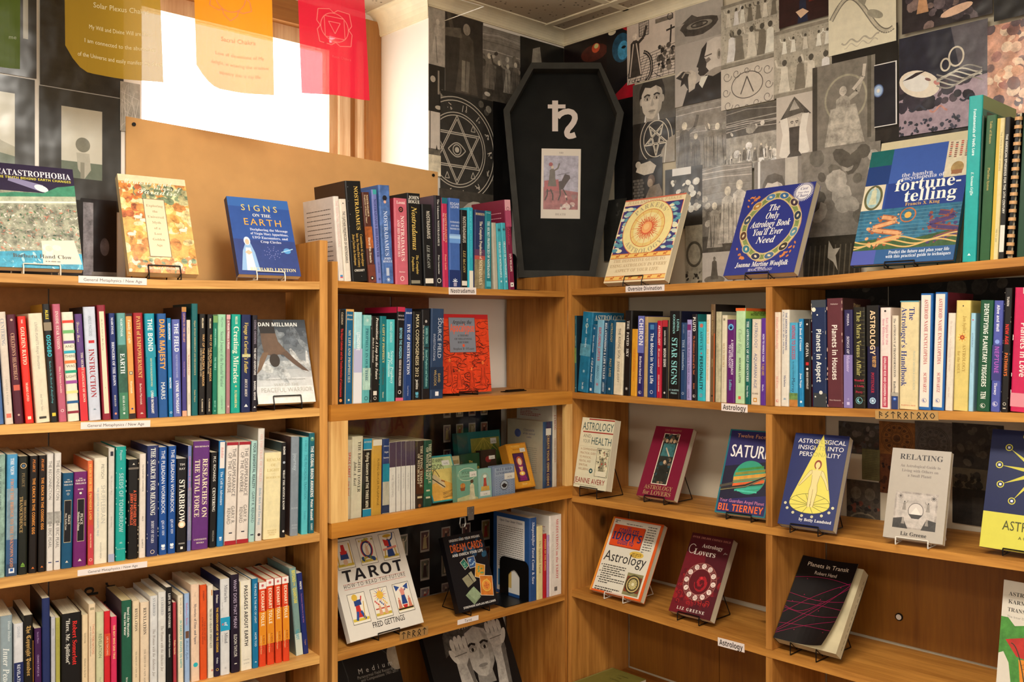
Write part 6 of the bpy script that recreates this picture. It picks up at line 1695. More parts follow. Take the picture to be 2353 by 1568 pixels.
def art_mem(a):
	r = rng_of('mem'); H = a.H
	a.rect(0, 0, 100, H, 'e0b060', .35)
	a.blobs(0, 0, 100, H, 90, ['e8c878', 'dc9a4a', 'ecd090', 'd08a4a', 'e4b458', 'e8d4a0'], r, 5, 14, .7, .7)
	a.blobs(25, H * .1, 100, H * .26, 60, ['7a8a66', '5a6a54', '98a078', 'b8b080'], r, 3, 7, .7)
	a.blobs(0, H * .1, 30, H * .45, 30, ['d4803a', 'e0904a', 'c0683a'], r, 3, 7, .7)
	a.rect(0, 0, 100, H * .07, 'e8d8b0', .1)
	for x, y in ((22, H * .44), (10, H * .62), (86, H * .55), (84, H * .86), (30, H * .47)):
		a.ell(x, y, 6, 3, 'f0e4c8'); a.ell(x + 5, y - 4, 2, 2.5, 'f0e4c8'); a.line([(x - 4, y), (x - 4, y + 6)], 1, 'e0d0b0'); a.line([(x + 4, y), (x + 4, y + 6)], 1, 'e0d0b0')
	a.blobs(0, H * .86, 100, H, 50, ['e8dcb8', 'd89a60', '8a9a76', 'd08a5a'], r, 3, 7, .7)
	a.rect(32, H * .24, 64, H * .84, '8a6a4a'); a.rect(33, H * .246, 63, H * .834, 'e4d4b0')
	for i, s in enumerate(['Exploring', 'the', 'Universal', 'Myth', 'of a', 'Lost', 'Golden', 'Age']):
		a.text(s, 48, H * (.325 + i * .058), 4.0, 'a88a60', 'S')
	a.text('Memories and', 42, H * .095, 10, 'f4ead0', 'C', maxw=74); a.text('Visions of', 70, H * .135, 8, 'f4ead0', 'C', maxw=44)
	a.text('Paradise', 55, H * .19, 11, 'f4ead0', 'C', maxw=60)
	a.text('Richard Heinberg', 52, H * .965, 5, 'e8dcc0', 'S', maxw=70)


def art_signs(a):
	r = rng_of('signs'); H = a.H
	a.rect(0, 0, 100, H, '2c5098', .08); a.rect(0, 0, 100, H * .12, '3565ac'); a.rect(0, H * .55, 100, H, '30427e', .1)
	a.text('SIGNS', 50, H * .17, 11, 'e8c860', 's', sp=.28, maxw=70)
	a.text('ON THE', 52, H * .245, 5.4, 'e8e4d8', 'S')
	a.text('EARTH', 52, H * .36, 12, 'eaa83c', 's', sp=.14, maxw=68)
	for i, s in enumerate(['Deciphering the Message', 'of Virgin Mary Apparitions,', 'UFO Encounters, and', 'Crop Circles']):
		a.text(s, 60, H * (.43 + i * .052), 4.3, 'd8dcec', 'S', maxw=62)
	for i in range(26):
		t = i * .7; q = 4 + i * .45
		a.ell(60 + q * cos(t), H * .72 + q * .8 * sin(t), .9, .9, '7a80b8', 0, 6)
	a.ell(84, H * .68, 6, 5, '5a9ad0'); a.line([(74, H * .7), (94, H * .65)], 1.4, 'a8d0e8')
	a.poly([(6, H * .95), (12, H * .7), (18, H * .6), (26, H * .6), (31, H * .72), (35, H * .95)], '8fb4dc'); a.poly([(14, H * .95), (17, H * .66), (25, H * .66), (29, H * .95)], 'd0d8e4')
	a.ell(21, H * .575, 5.2, 7.5, 'c8d8ec'); a.ell(21, H * .585, 3.2, 5, 'd8b898'); a.poly([(15, H * .72), (21, H * .69), (27, H * .72), (21, H * .75)], 'd8b898')
	a.text('RICHARD LEVITON', 56, H * .95, 5.6, 'ecd9a4', 'S', maxw=74)


def art_diver(a):
	H = a.H
	r = rng_of('sky')
	for i, c in enumerate(['3c4248', '474e55', '565d64', '6a7177', '83898d', '9aa0a2', 'b2b5b5', 'c6c8c6', 'd8d8d4', 'e2e0d8']):
		a.rect(0, H * i / 10, 100, H * (i + 1.05) / 10, c, .12)
	a.blobs(0, H * .15, 100, H * .4, 16, ['6a7177', '7c8387', '5c636a'], r, 9, 20, .75, .35); a.blobs(0, H * .45, 100, H * .7, 14, ['a8acac', 'b8bab8', 'c4c6c2'], r, 9, 20, .6, .35)
	sk, dk = '6a5444', '2e2a28'
	a.poly([(15, 0), (42, 0), (44, H * .17), (18, H * .17)], dk, .1)
	a.poly([(18, H * .17), (44, H * .17), (47, H * .27), (60, H * .39), (57, H * .43), (46, H * .425), (40, H * .43), (27, H * .43), (20, H * .40), (18, H * .28)], sk, .12)
	a.poly([(18, H * .40), (28, H * .40), (20, H * .50), (12, H * .60), (3, H * .66), (8, H * .56), (12, H * .47)], '7a604a', .1)
	a.poly([(50, H * .41), (60, H * .38), (72, H * .48), (86, H * .57), (96, H * .635), (84, H * .615), (68, H * .53), (56, H * .45)], '5f4c40', .1)
	a.poly([(30, H * .42), (43, H * .42), (43, H * .46), (30, H * .46)], '5a483c')
	a.ell(37, H * .495, 9, 11.5, '3a322c', .1)
	a.text('DAN MILLMAN', 50, H * .085, 6.6, 'f0eee8', 'b', maxw=92)
	a.text('NOW A MAJOR MOTION PICTURE FROM LIONSGATE', 52, H * .73, 2, '8a8a84', 's', maxw=86)
	a.text('WAY OF THE', 52, H * .80, 5, 'b4b2a8', 's', maxw=44); a.text('PEACEFUL WARRIOR', 52, H * .87, 7.5, 'b4b2a8', 's', maxw=90)


def art_apoc(a):
	r = rng_of('apoc'); H = a.H
	a.rect(0, 0, 100, H, 'd8401a', .25)
	a.rect(0, 0, 100, H * .06, 'b81f22')
	for _ in range(150):                       # woodcut-like swirls of a generic throng
		x, y = r.uniform(0, 100), r.uniform(H * .1, H); q = r.uniform(2, 9); t0 = r.uniform(0, 6)
		a.curve(lambda t: (x + q * cos(t) * (1 + .2 * t), y + q * .8 * sin(t)), t0, t0 + r.uniform(1.2, 4), 8, r.uniform(.5, 1.3), '5a1c10')
	for x, y, h in ((16, H * .86, H * .3), (34, H * .92, H * .22), (60, H * .93, H * .25), (84, H * .9, H * .3)):
		a.figure(x, y, h, 'c83a18', 'e06a30', .3, r.choice([-1, 1])); a.line([(x - 3, y - h * .7), (x - 6, y)], .8, '5a1c10'); a.line([(x + 2, y - h * .7), (x + 4, y)], .8, '5a1c10')
	a.rect(17, H * .04, 72, H * .49, '8a3020'); a.rect(18, H * .045, 71, H * .485, '7c808a')
	a.text('Arguing the', 45, H * .125, 6.4, '241c1a', 'I', maxw=40)
	a.text('Apocalypse', 45, H * .225, 12, 'e05a34', 'b', maxw=50)
	for i, s in enumerate(['A THEORY', 'OF MILLENNIAL', 'RHETORIC']):
		a.text(s, 46, H * (.285 + .043 * i), 3.1, '2a2624', 'S')
	a.ell(46, H * .4, 2.4, 2.4, 'd8502a'); a.text("Stephen D. O'Leary", 46, H * .455, 3.6, '3a3430', 'S', maxw=44)


def art_parkers(a):
	r = rng_of('park'); H = a.H
	a.rect(0, 0, 100, H, 'ead8b0'); a.rect(0, 0, 100, 2.2, 'c86a50'); a.rect(1.5, H * .075, 98.5, H * .665, 'b85030'); a.rect(2.5, H * .08, 97.5, H * .66, '3a3674', .1)
	for side in (10, 90):
		for k in range(9):
			y = H * (.12 + .062 * k)
			for q in range(5):
				a.ell(side + r.uniform(-9, 9), y + r.uniform(-2, 2), r.uniform(3, 6), r.uniform(1.6, 2.8), r.choice(['8ab8b8', 'd8dcc4', '5a98a8', 'e8e0b8']), .1, 12)
	cx, cy, R = 50, H * .37, 39
	a.ell(cx, cy, R + 1, R + 1, 'c8603a', 0, 48); a.ell(cx, cy, R, R, 'ecdc98', .05, 48)
	a.ring(cx, cy, 27.5, 27.5, 1, 'd07a3a', 0, 48); a.ell(cx, cy, 26.5, 26.5, 'e8c878', .1, 44); a.ell(cx, cy, 22, 22, 'ecdc9c', .05, 40)
	for k in range(12):
		t = 2 * pi * k / 12; a.line([(cx + 9 * cos(t), cy + 9 * sin(t)), (cx + 27 * cos(t), cy + 27 * sin(t))], .6, 'd88a4a')
	for k in range(32):
		t = 2 * pi * k / 32; L = 22 if k % 2 == 0 else 17
		if k % 2 == 0:
			a.poly([(cx + 9 * cos(t - .1), cy + 9 * sin(t - .1)), (cx + L * cos(t), cy + L * sin(t)), (cx + 9 * cos(t + .1), cy + 9 * sin(t + .1))], 'd0542e')
		else:
			a.line([(cx + u * cos(t + .06 * sin(u)), cy + u * sin(t + .06 * sin(u))) for u in (8, 10, 12, 14, 16)], 1.5, 'd86a3c')
	a.ell(cx, cy, 9.5, 9.5, 'd8603a', 0, 30); a.ell(cx - .6, cy - .6, 8.2, 8.2, 'eea868', .1, 28); a.ell(cx - 1.5, cy - 1.6, 4.5, 4.5, 'f2c080', 0, 20)
	a.text("PARKERS'", 0, 0, 6.6, 'b0a07a', 'S', arc=(cx, cy, 30, 0), sp=.12); a.text('ASTROLOGY', 0, 0, 6.6, 'b0a07a', 'S', arc=(cx, cy, -36.5, pi), sp=.16)
	a.text('JULIA AND DEREK PARKER', 50, H * .06, 4.6, 'c8b080', 'S', maxw=92)
	for y0 in (.665, .925):
		a.rect(1, H * y0, 99, H * (y0 + .055), 'd07a3a'); a.rect(1, H * y0 + 1, 99, H * (y0 + .055) - 1, 'eec468')
		for k in range(6):
			x = 12 + k * 15.5; a.ell(x, H * (y0 + .027), 2.6, 1.4, 'c86a2a', 0, 9); a.line([(x - 2, H * (y0 + .03)), (x - 2, H * (y0 + .045))], .7, 'c86a2a'); a.line([(x + 2, H * (y0 + .03)), (x + 2.5, H * (y0 + .045))], .7, 'c86a2a'); a.ell(x + 3, H * (y0 + .015), 1.2, 1.2, 'c86a2a', 0, 8)
	for i, s in enumerate(['THE DEFINITIVE GUIDE TO', 'USING ASTROLOGY IN EVERY', 'ASPECT OF YOUR LIFE']):
		a.text(s, 50, H * (.765 + .058 * i), 4.4, 'c8b088', 'S', maxw=[88, 92, 76][i])


def art_only(a):
	r = rng_of('only'); H = a.H
	a.rect(0, 0, 100, H, '26307e', .04)
	cx, cy = 50, H * .46

	def alm(sc, col, al=0.0):
		pts = []
		for k in range(40):
			t = 2 * pi * k / 40
			pts.append((cx + 43 * sc * sin(t), cy - (H * .405) * sc * (cos(t) * .82 + (.18 if cos(t) > 0 else -.18) * abs(cos(t)) ** 5)))
		a.poly(pts, col, al)
	alm(1.0, 'b88a5a'); alm(.975, 'c8b884', .2); alm(.93, '7a8a50', .35); alm(.80, 'c8b078'); alm(.76, '26307e', .04)
	for k in range(12):
		t = 2 * pi * (k + .5) / 12
		x, y = cx + 37 * sin(t), cy - H * .35 * cos(t)
		a.ell(x, y, 7.5, 5.4, 'd0bc8c', 0, 16, t); a.ell(x, y, 6.4, 4.4, ['3a6a9a', '3a2a3a', '2a3a4a', '5a8a9a', '3a3430', '4a6a8a', '30324a', '3a7a8a', '5a3a2a', '3a4a5a', 'a87a3a', '4a7aa0'][k], .4, 16, t)
		a.ell(x, y, 2.6, 1.5, 'd8c8a0', 0, 8, t + .5)
	for sx in (-1, 1):
		for sy in (-1, 1):
			if sx > 0 and sy < 0:
				continue
			x0, y0 = 50 + sx * 42, H * .46 + sy * H * .36
			for q in range(14):
				u = r.uniform(0, 1); v = r.uniform(0, 1 - u)
				a.ell(x0 - sx * u * 16, y0 - sy * v * H * .16, 2.2, 1.2, 'c87a40', .2, 8, r.uniform(0, 3))
	for i, s in enumerate(['The', 'Only', 'Astrology Book', "You'll Ever", 'Need']):
		a.text(s, cx + (0 if i < 3 else -1), H * (.285 + .092 * i), 9.5, 'f2eee8', 'I', maxw=[16, 19, 56, 42, 26][i])
	x, y = 86, H * .105
	for k in range(40):
		t = 2 * pi * k / 40; a.poly([(x + 11 * cos(t - .06), y + 11 * sin(t - .06)), (x + 14.5 * cos(t), y + 14.5 * sin(t)), (x + 11 * cos(t + .06), y + 11 * sin(t + .06))], 'e8e4e4')
	a.ell(x, y, 10.4, 10.4, 'e4dfe0', 0, 30); a.text('Cast', x, y - 3, 4, '3a3a70', 'I'); a.text('Your Own', x, y + 2, 2.6, '3a3a70', 'I'); a.text('Chart', x, y + 7.5, 4.4, '3a3a70', 'I')
	a.text('Joanna Martine Woolfolk', 52, H * .915, 7, 'f2eee8', 'I', maxw=74); a.text('author of', 52, H * .94, 2.6, 'e0dce8', 'I'); a.text('SEXUAL ASTROLOGY', 52, H * .965, 3.4, 'e0dce8', 's', maxw=34)


def art_fortune(a):
	r = rng_of('fort'); H = a.H
	a.rect(0, 0, 100, H, '2b4a94', .04); a.rect(0, 0, 24, H * .14, '14605e', .1); a.rect(0, H * .14, 24, H * .31, '1b3a76'); a.rect(24, 0, 78, H * .4, '3a5aa6', .04); a.rect(24, H * .31, 100, H * .53, '223c84', .05)
	a.rect(78, 0, 100, H * .31, 'd8ccb0', .15)
	for k in range(4):
		for q in range(8):
			a.rect(80 + k * 5, H * (.01 + q * .017) + (k % 2), 82.4 + k * 5, H * (.02 + q * .017) + (k % 2), r.choice(['8a5a4a', 'b84a40', '6a5a50']))
	a.ell(90, H * .24, 6, 7, 'a88a5a', .3); a.rect(85, H * .255, 95, H * .29, '9a6a4a')
	a.rect(0, H * .31, 22, H * .535, 'd8ccb0'); a.ring(11, H * .42, 9.5, 14, 2.4, '5a5a3a', .4); a.ell(11, H * .42, 7, 11.5, '9ab8b8', .3); a.figure(11, H * .48, 20, 'c8c8a8', 'd8c8a8', .2)
	a.rect(0, H * .53, 100, H * .88, '2f6a88', .45)
	for i in range(8):
		a.line([(0, H * (.56 + .03 * i)), (100, H * (.56 + .03 * i))], .35, '6a9aa8')
	a.poly([(0, H * .8), (30, H * .78), (60, H * .8), (100, H * .74), (100, H * .88), (0, H * .88)], '3a5a34', .4)
	for x0, c1, c2, n in ((10, 'd8a070', 'a8603a', 0), (66, '4a3a6a', '8a4a3a', 1)):      # two plain scrolling forms in relief
		f = (lambda t: (x0 + 14 + 13 * sin(t * 2.2) + t * 2.5, H * (.60 + .045 * t)))
		a.curve(f, 0, 5.2, 34, 6, c2, .3); a.curve(f, 0, 5.2, 34, 3.8, c1, .2)
		a.blobs(x0, H * .58, x0 + 34, H * .86, 26, [c1, c2], r, 1, 2.4, .2)
	for k in range(3):
		a.curve(lambda t: (t * 100, H * (.8 + .022 * k) + 3 * sin(t * 11 + k)), 0, 1, 30, 1.5, 'd0ac6a')
	a.ell(50, H * .6, 3.4, 3.4, 'd8a850'); a.ring(50, H * .6, 8, 8, 1.2, 'b86a3a', .2)
	a.rect(0, H * .88, 24, H, '4a55a4'); a.rect(24, H * .88, 100, H, '27568a')
	a.text('the hamlyn', 52, H * .265, 4.4, 'd8dcea', 'S', al='c'); a.text('encyclopedia of', 58, H * .295, 4.4, 'd8dcea', 'S')
	a.text('fortune-', 64, H * .385, 13, 'f0eee6', 'S', maxw=74); a.text('telling', 68, H * .485, 13, 'f0eee6', 'S', maxw=62)
	a.text('Francis X. King', 62, H * .52, 3.4, 'd8b060', 'S')
	a.text('Predict the future and plan your life', 66, H * .92, 3.4, 'd8e0ea', 'S', maxw=58); a.text('with this practical guide to techniques', 66, H * .955, 3.4, 'd8e0ea', 'S', maxw=62)


def art_health(a):
	r = rng_of('health'); H = a.H
	a.rect(0, 0, 100, H, 'd8d2b4', .05); a.rect(22, H * .01, 100, H * .028, 'a02820'); a.rect(8, H * .195, 100, H * .212, 'a02820')
	a.text('ASTROLOGY', 52, H * .175, 18, '1d4a4c', 's', maxw=94); a.text('AND', 23, H * .285, 8, '7a7a66', 's'); a.text('YOUR', 22, H * .36, 8, '7a7a66', 's', maxw=22)
	a.text('HEALTH', 68, H * .375, 17, '1d4a4c', 's', maxw=62); a.rect(4, H * .41, 98, H * .413, 'b8b090')
	for i, s in enumerate(['A COMPREHENSIVE', 'PRACTICAL GUIDE', 'TO PHYSICAL,', 'MENTAL, AND', 'SPIRITUAL', 'WELLBEING']):
		a.text(s, 8, H * (.465 + .057 * i), 5, '9a6a40', 's', 'l', maxw=[50, 48, 36, 36, 28, 32][i])
	a.rect(59, H * .42, 98, H * .82, '3a3a30'); a.rect(60, H * .425, 97, H * .815, 'd4ccaa', .4)
	a.figure(78, H * .76, H * .26, '8a8468', 'c8c0a0', .3, 1); a.blobs(62, H * .44, 96, H * .8, 44, ['6a6450', 'a89a78', '4a463a', 'b04a3a'], r, .8, 2.6, .3)
	a.rect(64, H * .74, 94, H * .81, 'e0d8bc'); a.ring(48, H * .75, 5.5, 5.5, 3, '1d4a4c')
	a.text('JEANNE AVERY', 48, H * .93, 12, '98261e', 's', maxw=92); a.lines_of_text(4, H * .955, 92, 1, 3, 'a8a084', r, 1.4)


def art_lovers(a):
	r = rng_of('lov'); H = a.H
	a.rect(0, 0, 100, H, '76102e', .05); a.text('LIZ GREENE', 50, H * .06, 4.6, '9a6a50', 'S', sp=.06)
	a.rect(29, H * .095, 71, H * .815, 'e8dcc4'); a.rect(31, H * .105, 69, H * .805, '2a2c26', .3)
	a.blobs(32, H * .11, 68, H * .8, 90, ['3a4a40', '6a5a48', '1a1c18', '8a7058', '2a4a50'], r, 1.5, 5, .4)
	for x, y in ((41, .2), (52, .19), (61, .2), (50, .5)):
		a.ell(x, H * y, 3.6, 4.6, 'c8a884', .1)
	a.poly([(36, H * .24), (66, H * .24), (68, H * .42), (34, H * .42)], '3a6a6a', .5); a.poly([(40, H * .56), (60, H * .54), (66, H * .76), (36, H * .78)], '24261f', .4); a.line([(44, H * .3), (58, H * .42)], 3.2, 'b8a890', .2)
	a.text('ASTROLOGY', 52, H * .89, 10, 'a8845c', 'S', maxw=74); a.text('for LOVERS', 52, H * .965, 10, 'a8845c', 'S', maxw=74)


def art_saturn(a):
	r = rng_of('sat'); H = a.H
	a.rect(0, 0, 100, H, '146a74'); a.rect(3, H * .015, 97, H * .985, '241f5a', .1); a.poly([(3, H * .45), (97, H * .35), (97, H * .75), (3, H * .85)], '14122e', .1)
	a.text('Twelve Faces of', 54, H * .095, 8, 'd89a68', 's', maxw=84); a.text('SATURN', 52, H * .33, 25, 'f0ece6', 's', maxw=86); a.text('SATURN', 52.7, H * .33, 25, 'f0ece6', 's', maxw=86)
	cx, cy = 56, H * .56
	a.line([(0, cy + 22), (46, cy + 8)], 5, '4a4438', .2)
	a.ell(cx, cy, 32, 33, '2e9a7a', .05, 40)
	for k, (y, h, c) in enumerate(((-20, 5, '3f8a3a'), (-13, 5.5, '8a8a34'), (-5, 7, 'd89a3a'), (3, 3, '8a7a44'), (8, 6.5, 'e0642a'), (15, 2.5, '30342c'), (20, 4, '3aa890'), (26, 3, '4ac0a4'))):
		P = []
		for u in (-1, 1):
			w = 32 * math.sqrt(max(0, 1 - (y / 33.0) ** 2)) * .985
			P.append((cx + u * w, cy + y - u * w * .2 if abs(y) < 21 else cy + y))
		(x0, y0), (x1, y1) = P
		a.poly([(x0, y0), (x1, y1), (x1, y1 + h), (x0, y0 + h)], c, .2)
	a.poly([(3, cy + 25), (50, cy + 14), (97, cy - 10), (97, cy - 6), (52, cy + 20), (3, cy + 31)], '2a261e', .2); a.line([(3, cy + 29), (52, cy + 18), (97, cy - 7)], .9, 'a89868')
	a.text('Your Guardian Angel Planet', 50, H * .865, 6.4, 'd080a0', 's', maxw=88); a.text('BIL TIERNEY', 49, H * .965, 13, 'e0642a', 'b', maxw=90)


def art_insights(a):
	r = rng_of('ins'); H = a.H
	a.rect(0, 0, 100, H, '14215a', .05)
	for i, s in enumerate(['ASTROLOGICAL', 'INSIGHTS INTO', 'PERSONALITY']):
		a.text(s, 52, H * (.105 + .072 * i), 8.4, 'ece6e0', 'i' if False else 's', maxw=[88, 90, 80][i])
	a.poly([(53, 0), (86, H * .72), (86, H * .78), (14, H * .78), (14, H * .72)], 'd8cc58', .02)
	a.ell(50, H * .755, 37, H * .105, 'd8cc58', .02, 40)
	for i, s in enumerate(['OLO', 'HTS I', 'ONA']):
		a.text(s, 53, H * (.105 + .072 * i), 8.4, 'b0a850', 's')
	a.ring(50, H * .755, 37, H * .105, .7, '2a2a20', 0, 40)
	for k in range(12):
		t = 2 * pi * (k + .5) / 12; a.line([(50, H * .765), (50 + 36.5 * cos(t), H * .755 + H * .103 * sin(t))], .6, '2a2a20')
	sk = 'e0cc8a'
	a.poly([(44, H * .395), (62, H * .395), (60, H * .49), (58, H * .55), (60, H * .62), (57, H * .79), (52.5, H * .79), (53, H * .62), (51, H * .79), (46.5, H * .79), (45, H * .62), (47, H * .55), (46, H * .49)], sk)
	for pts in ([(44, H * .395), (45, H * .43), (36, H * .5), (26, H * .575), (24, H * .57), (33, H * .48), (40, H * .41)], [(62, H * .395), (66, H * .41), (74, H * .5), (80, H * .59), (78, H * .6), (70, H * .51), (61, H * .44)]):
		a.poly(pts, sk)
		a.line(pts + [pts[0]], .5, '6a4a2a')
	a.line([(46, H * .45), (47, H * .55), (45, H * .62), (47, H * .79)], .5, '6a4a2a'); a.line([(60, H * .45), (58, H * .55), (60, H * .62), (57, H * .79)], .5, '6a4a2a'); a.line([(52, H * .6), (52, H * .78)], .5, '6a4a2a')
	a.ell(53, H * .335, 6.6, 9, '8a3a24'); a.ell(53, H * .34, 4.2, 6.2, sk); a.rect(51, H * .37, 55, H * .4, sk)
	for k, g in enumerate('\u2648\u2649\u264a\u264b\u264c\u264d\u264e\u264f'):
		t = pi * (.02 + k / 7 * .96); a.text(g, 50 + 43 * cos(t), H * .775 + H * .125 * sin(t), 3.4, 'e0d8a8')
	a.text('by Betty Lundsted', 66, H * .94, 5.4, 'ece6e0', 'S', maxw=58)


def art_relating(a):
	r = rng_of('rel'); H = a.H
	a.rect(0, 0, 100, H, 'aca294', .03); a.text('RELATING', 51, H * .12, 10, '2e2a28', 'S', maxw=76)
	for i, s in enumerate(['An Astrological Guide to', 'Living with Others on', 'a Small Planet']):
		a.text(s, 51, H * (.205 + .053 * i), 5, '6a625c', 'S', maxw=[68, 62, 40][i])
	a.rect(14, H * .48, 86, H * .88, 'a0968c', .5); a.rect(17, H * .5, 83, H * .865, 'b4aaa0', .3)
	a.poly([(14, H * .88), (14, H * .78), (30, H * .76), (40, H * .88)], '3a3632', .5); a.poly([(86, H * .88), (86, H * .78), (70, H * .76), (62, H * .88)], '3a3632', .5)
	a.ell(51, H * .68, 13, 14, 'c8beb4'); a.ring(51, H * .68, 13, 14, .9, '3a3632'); a.poly([(44, H * .7), (51, H * .64), (58, H * .7), (60, H * .73), (42, H * .73)], 'd8d0c4'); a.poly([(39, H * .72), (63, H * .72), (57, H * .765), (45, H * .765)], '3a3632')
	for sx in (-1, 1):
		a.figure(51 + sx * 20, H * .68, 16, '8a8278', '3a3632', .3, -sx); a.figure(51 + sx * 20, H * .83, 14, '8a8278', 'b4aaa0', .4)
		for k in range(10):
			t = 2 * pi * k / 10; a.line([(51 + sx * 28, H * .53), (51 + sx * 28 + 5 * cos(t), H * .53 + 5 * sin(t))], .6, '4a443e')
	a.text('Liz Greene', 51, H * .955, 6.6, '3a3430', 'S', maxw=44)


def art_starmap(a):
	H = a.H
	a.rect(0, 0, 100, H, '0d1a48', .05); a.rect(0, H * .70, 100, H, 'cfc84a', .03)
	cx, cy = 62, H * .34
	for k in range(12):
		t = 2 * pi * k / 12 + .12
		L = 46
		a.poly([(cx + 7 * cos(t + .5), cy + 7 * sin(t + .5)), (cx + L * cos(t), cy + L * sin(t)), (cx + 7 * cos(t - .5), cy + 7 * sin(t - .5))], 'c8c040')
		x, y = cx + (L + 3) * cos(t), cy + (L + 3) * sin(t)
		a.ring(x, y, 4.5, 4.5, 1.2, 'c8c040'); a.rect(x - 1.5, y - 1.5, x + 1.5, y + 1.5, 'd8dcf0')
	a.ell(cx, cy, 9, 9, 'd8d050')
	a.text('ASTROLOGY', 62, H * .835, 12, '4a4a20', 's', maxw=74); a.text('A GUIDE', 56, H * .9, 4, '4a4a20', 's')


def art_guide(a):
	r = rng_of('idiot'); H = a.H
	a.rect(0, 0, 100, H, 'd85a1e', .03); a.rect(0, 0, 3, H, 'e0902a'); a.rect(4, H * .02, 95, H * .975, 'dcd6c4', .02)
	a.rect(9, H * .105, 70, H * .385, '8a2a14'); a.rect(8, H * .095, 69, H * .375, 'd84a1a', .05)
	a.text('THE', 38, H * .135, 3, '20306a', 'b'); a.text('COMPLETE', 39, H * .2, 7.4, '20306a', 'b', maxw=40); a.text("IDIOT'S", 39, H * .295, 12.5, '20306a', 'b', maxw=58); a.text('GUIDE TO', 39, H * .35, 6.4, '20306a', 'b', maxw=32)
	a.lines_of_text(30, H * .065, 72, 1, 3, '6a645a', r, 1.3); a.lines_of_text(7, H * .04, 16, 2, 2.6, '4a463c', r, 1.3); a.lines_of_text(73, H * .06, 90, 11, 4.1, '5a564c', r, 1.5)
	a.ell(67, H * .445, 13.5, 5.4, 'd8b44a'); a.lines_of_text(58, H * .43, 76, 3, 2.4, '7a5a1a', r, 1.1)
	a.text('Astrology', 48, H * .585, 17, '1d1a18', 's', maxw=82)
	for i in range(3):
		a.ell(8, H * (.645 + .085 * i), 1, 1, '2a2622'); a.lines_of_text(11, H * (.635 + .085 * i), [56, 58, 60][i], 3, 3.6, '4a463c', r, 1.6)
	a.lines_of_text(8, H * .93, 56, 2, 3.6, '3a362e', r, 1.7)
	a.rect(62, H * .68, 92, H * .96, '8a8458', .3); a.rect(63, H * .72, 91, H * .92, '7a3a22', .3); a.ell(77, H * .815, 14, 14.5, '38301e', .2); a.ring(77, H * .815, 12, 12.5, 2.2, 'c0a86a', .2); a.ell(77, H * .815, 8, 8.4, 'a89a5c', .3); a.ell(77, H * .815, 2.6, 2.6, 'e0d8b0')
	for k in range(12):
		t = 2 * pi * k / 12; a.line([(77 + 3 * cos(t), H * .815 + 3 * sin(t)), (77 + 8 * cos(t), H * .815 + 8 * sin(t))], .8, 'd8cc98')


def art_redlovers(a):
	r = rng_of('red'); H = a.H
	a.rect(0, 0, 100, H, '4c0a18', .05); a.poly([(0, H * .25), (45, H * .2), (60, H * .6), (40, H), (0, H)], '6a0e1c', .1); a.rect(0, 0, 100, H * .1, '4a1018')
	a.blobs(0, H * .45, 100, H * .9, 50, ['7a1420', '8f1a1e', '5a0c18'], r, 2, 7, .2)
	for _ in range(16):
		x, y, q = r.uniform(5, 95), r.uniform(H * .6, H * .88), r.uniform(3, 7); a.curve(lambda t: (x + q * t * .16 * cos(t), y + q * t * .16 * sin(t)), 0, 7, 16, 1.1, 'b02420')
	a.text('OVER 100,000 COPIES SOLD', 50, H * .06, 4.2, 'b87868', 'S', sp=.1, maxw=92)
	a.text('Astrology', 58, H * .165, 8.5, 'e8dcd0', 'S', maxw=56); a.text('for', 92, H * .2, 4, 'e8dcd0', 'C'); a.text('Lovers', 44, H * .265, 13, 'f0e6da', 'S', maxw=66); a.curve(lambda t: (12 + 8 * cos(t), H * .2 + 10 * sin(t)), .5, 5.6, 18, 1.2, 'f0e6da')
	cx, cy = 52, H * .585
	a.ell(cx, cy, 39, H * .235, '9a5a50', .03, 40); a.ell(cx, cy, 37.6, H * .227, '6a2a2a', .05, 40); a.ell(cx, cy, 26.5, H * .165, 'c0847a', 0, 40); a.ell(cx, cy, 25.4, H * .157, '5a0e18', .1, 40)
	for k in range(12):
		t = 2 * pi * (k + .5) / 12; a.line([(cx + 26 * cos(t), cy + H * .161 * sin(t)), (cx + 38 * cos(t), cy + H * .229 * sin(t))], .5, 'c0847a')
		t = 2 * pi * k / 12 - pi / 2; a.text('\u264c\u264b\u264a\u2649\u2648\u2653\u2652\u2651\u2650\u264f\u264e\u264d'[k], cx + 32 * cos(t), cy + H * .195 * sin(t) + 4, 7.5, 'ecd8cc')
	for k in range(7):
		q = 4 + k * 2; a.curve(lambda t: (cx + 3 + q * .9 * cos(t), cy + 2 + q * 1.1 * sin(t)), k, k + 3.4, 14, 1.3, 'b8202a')
	a.ell(cx + 2, cy - 8, 3, 3, 'd03038')
	a.text('LIZ GREENE', 50, H * .955, 6.4, 'e8dcd0', 'S', sp=.2, maxw=66)


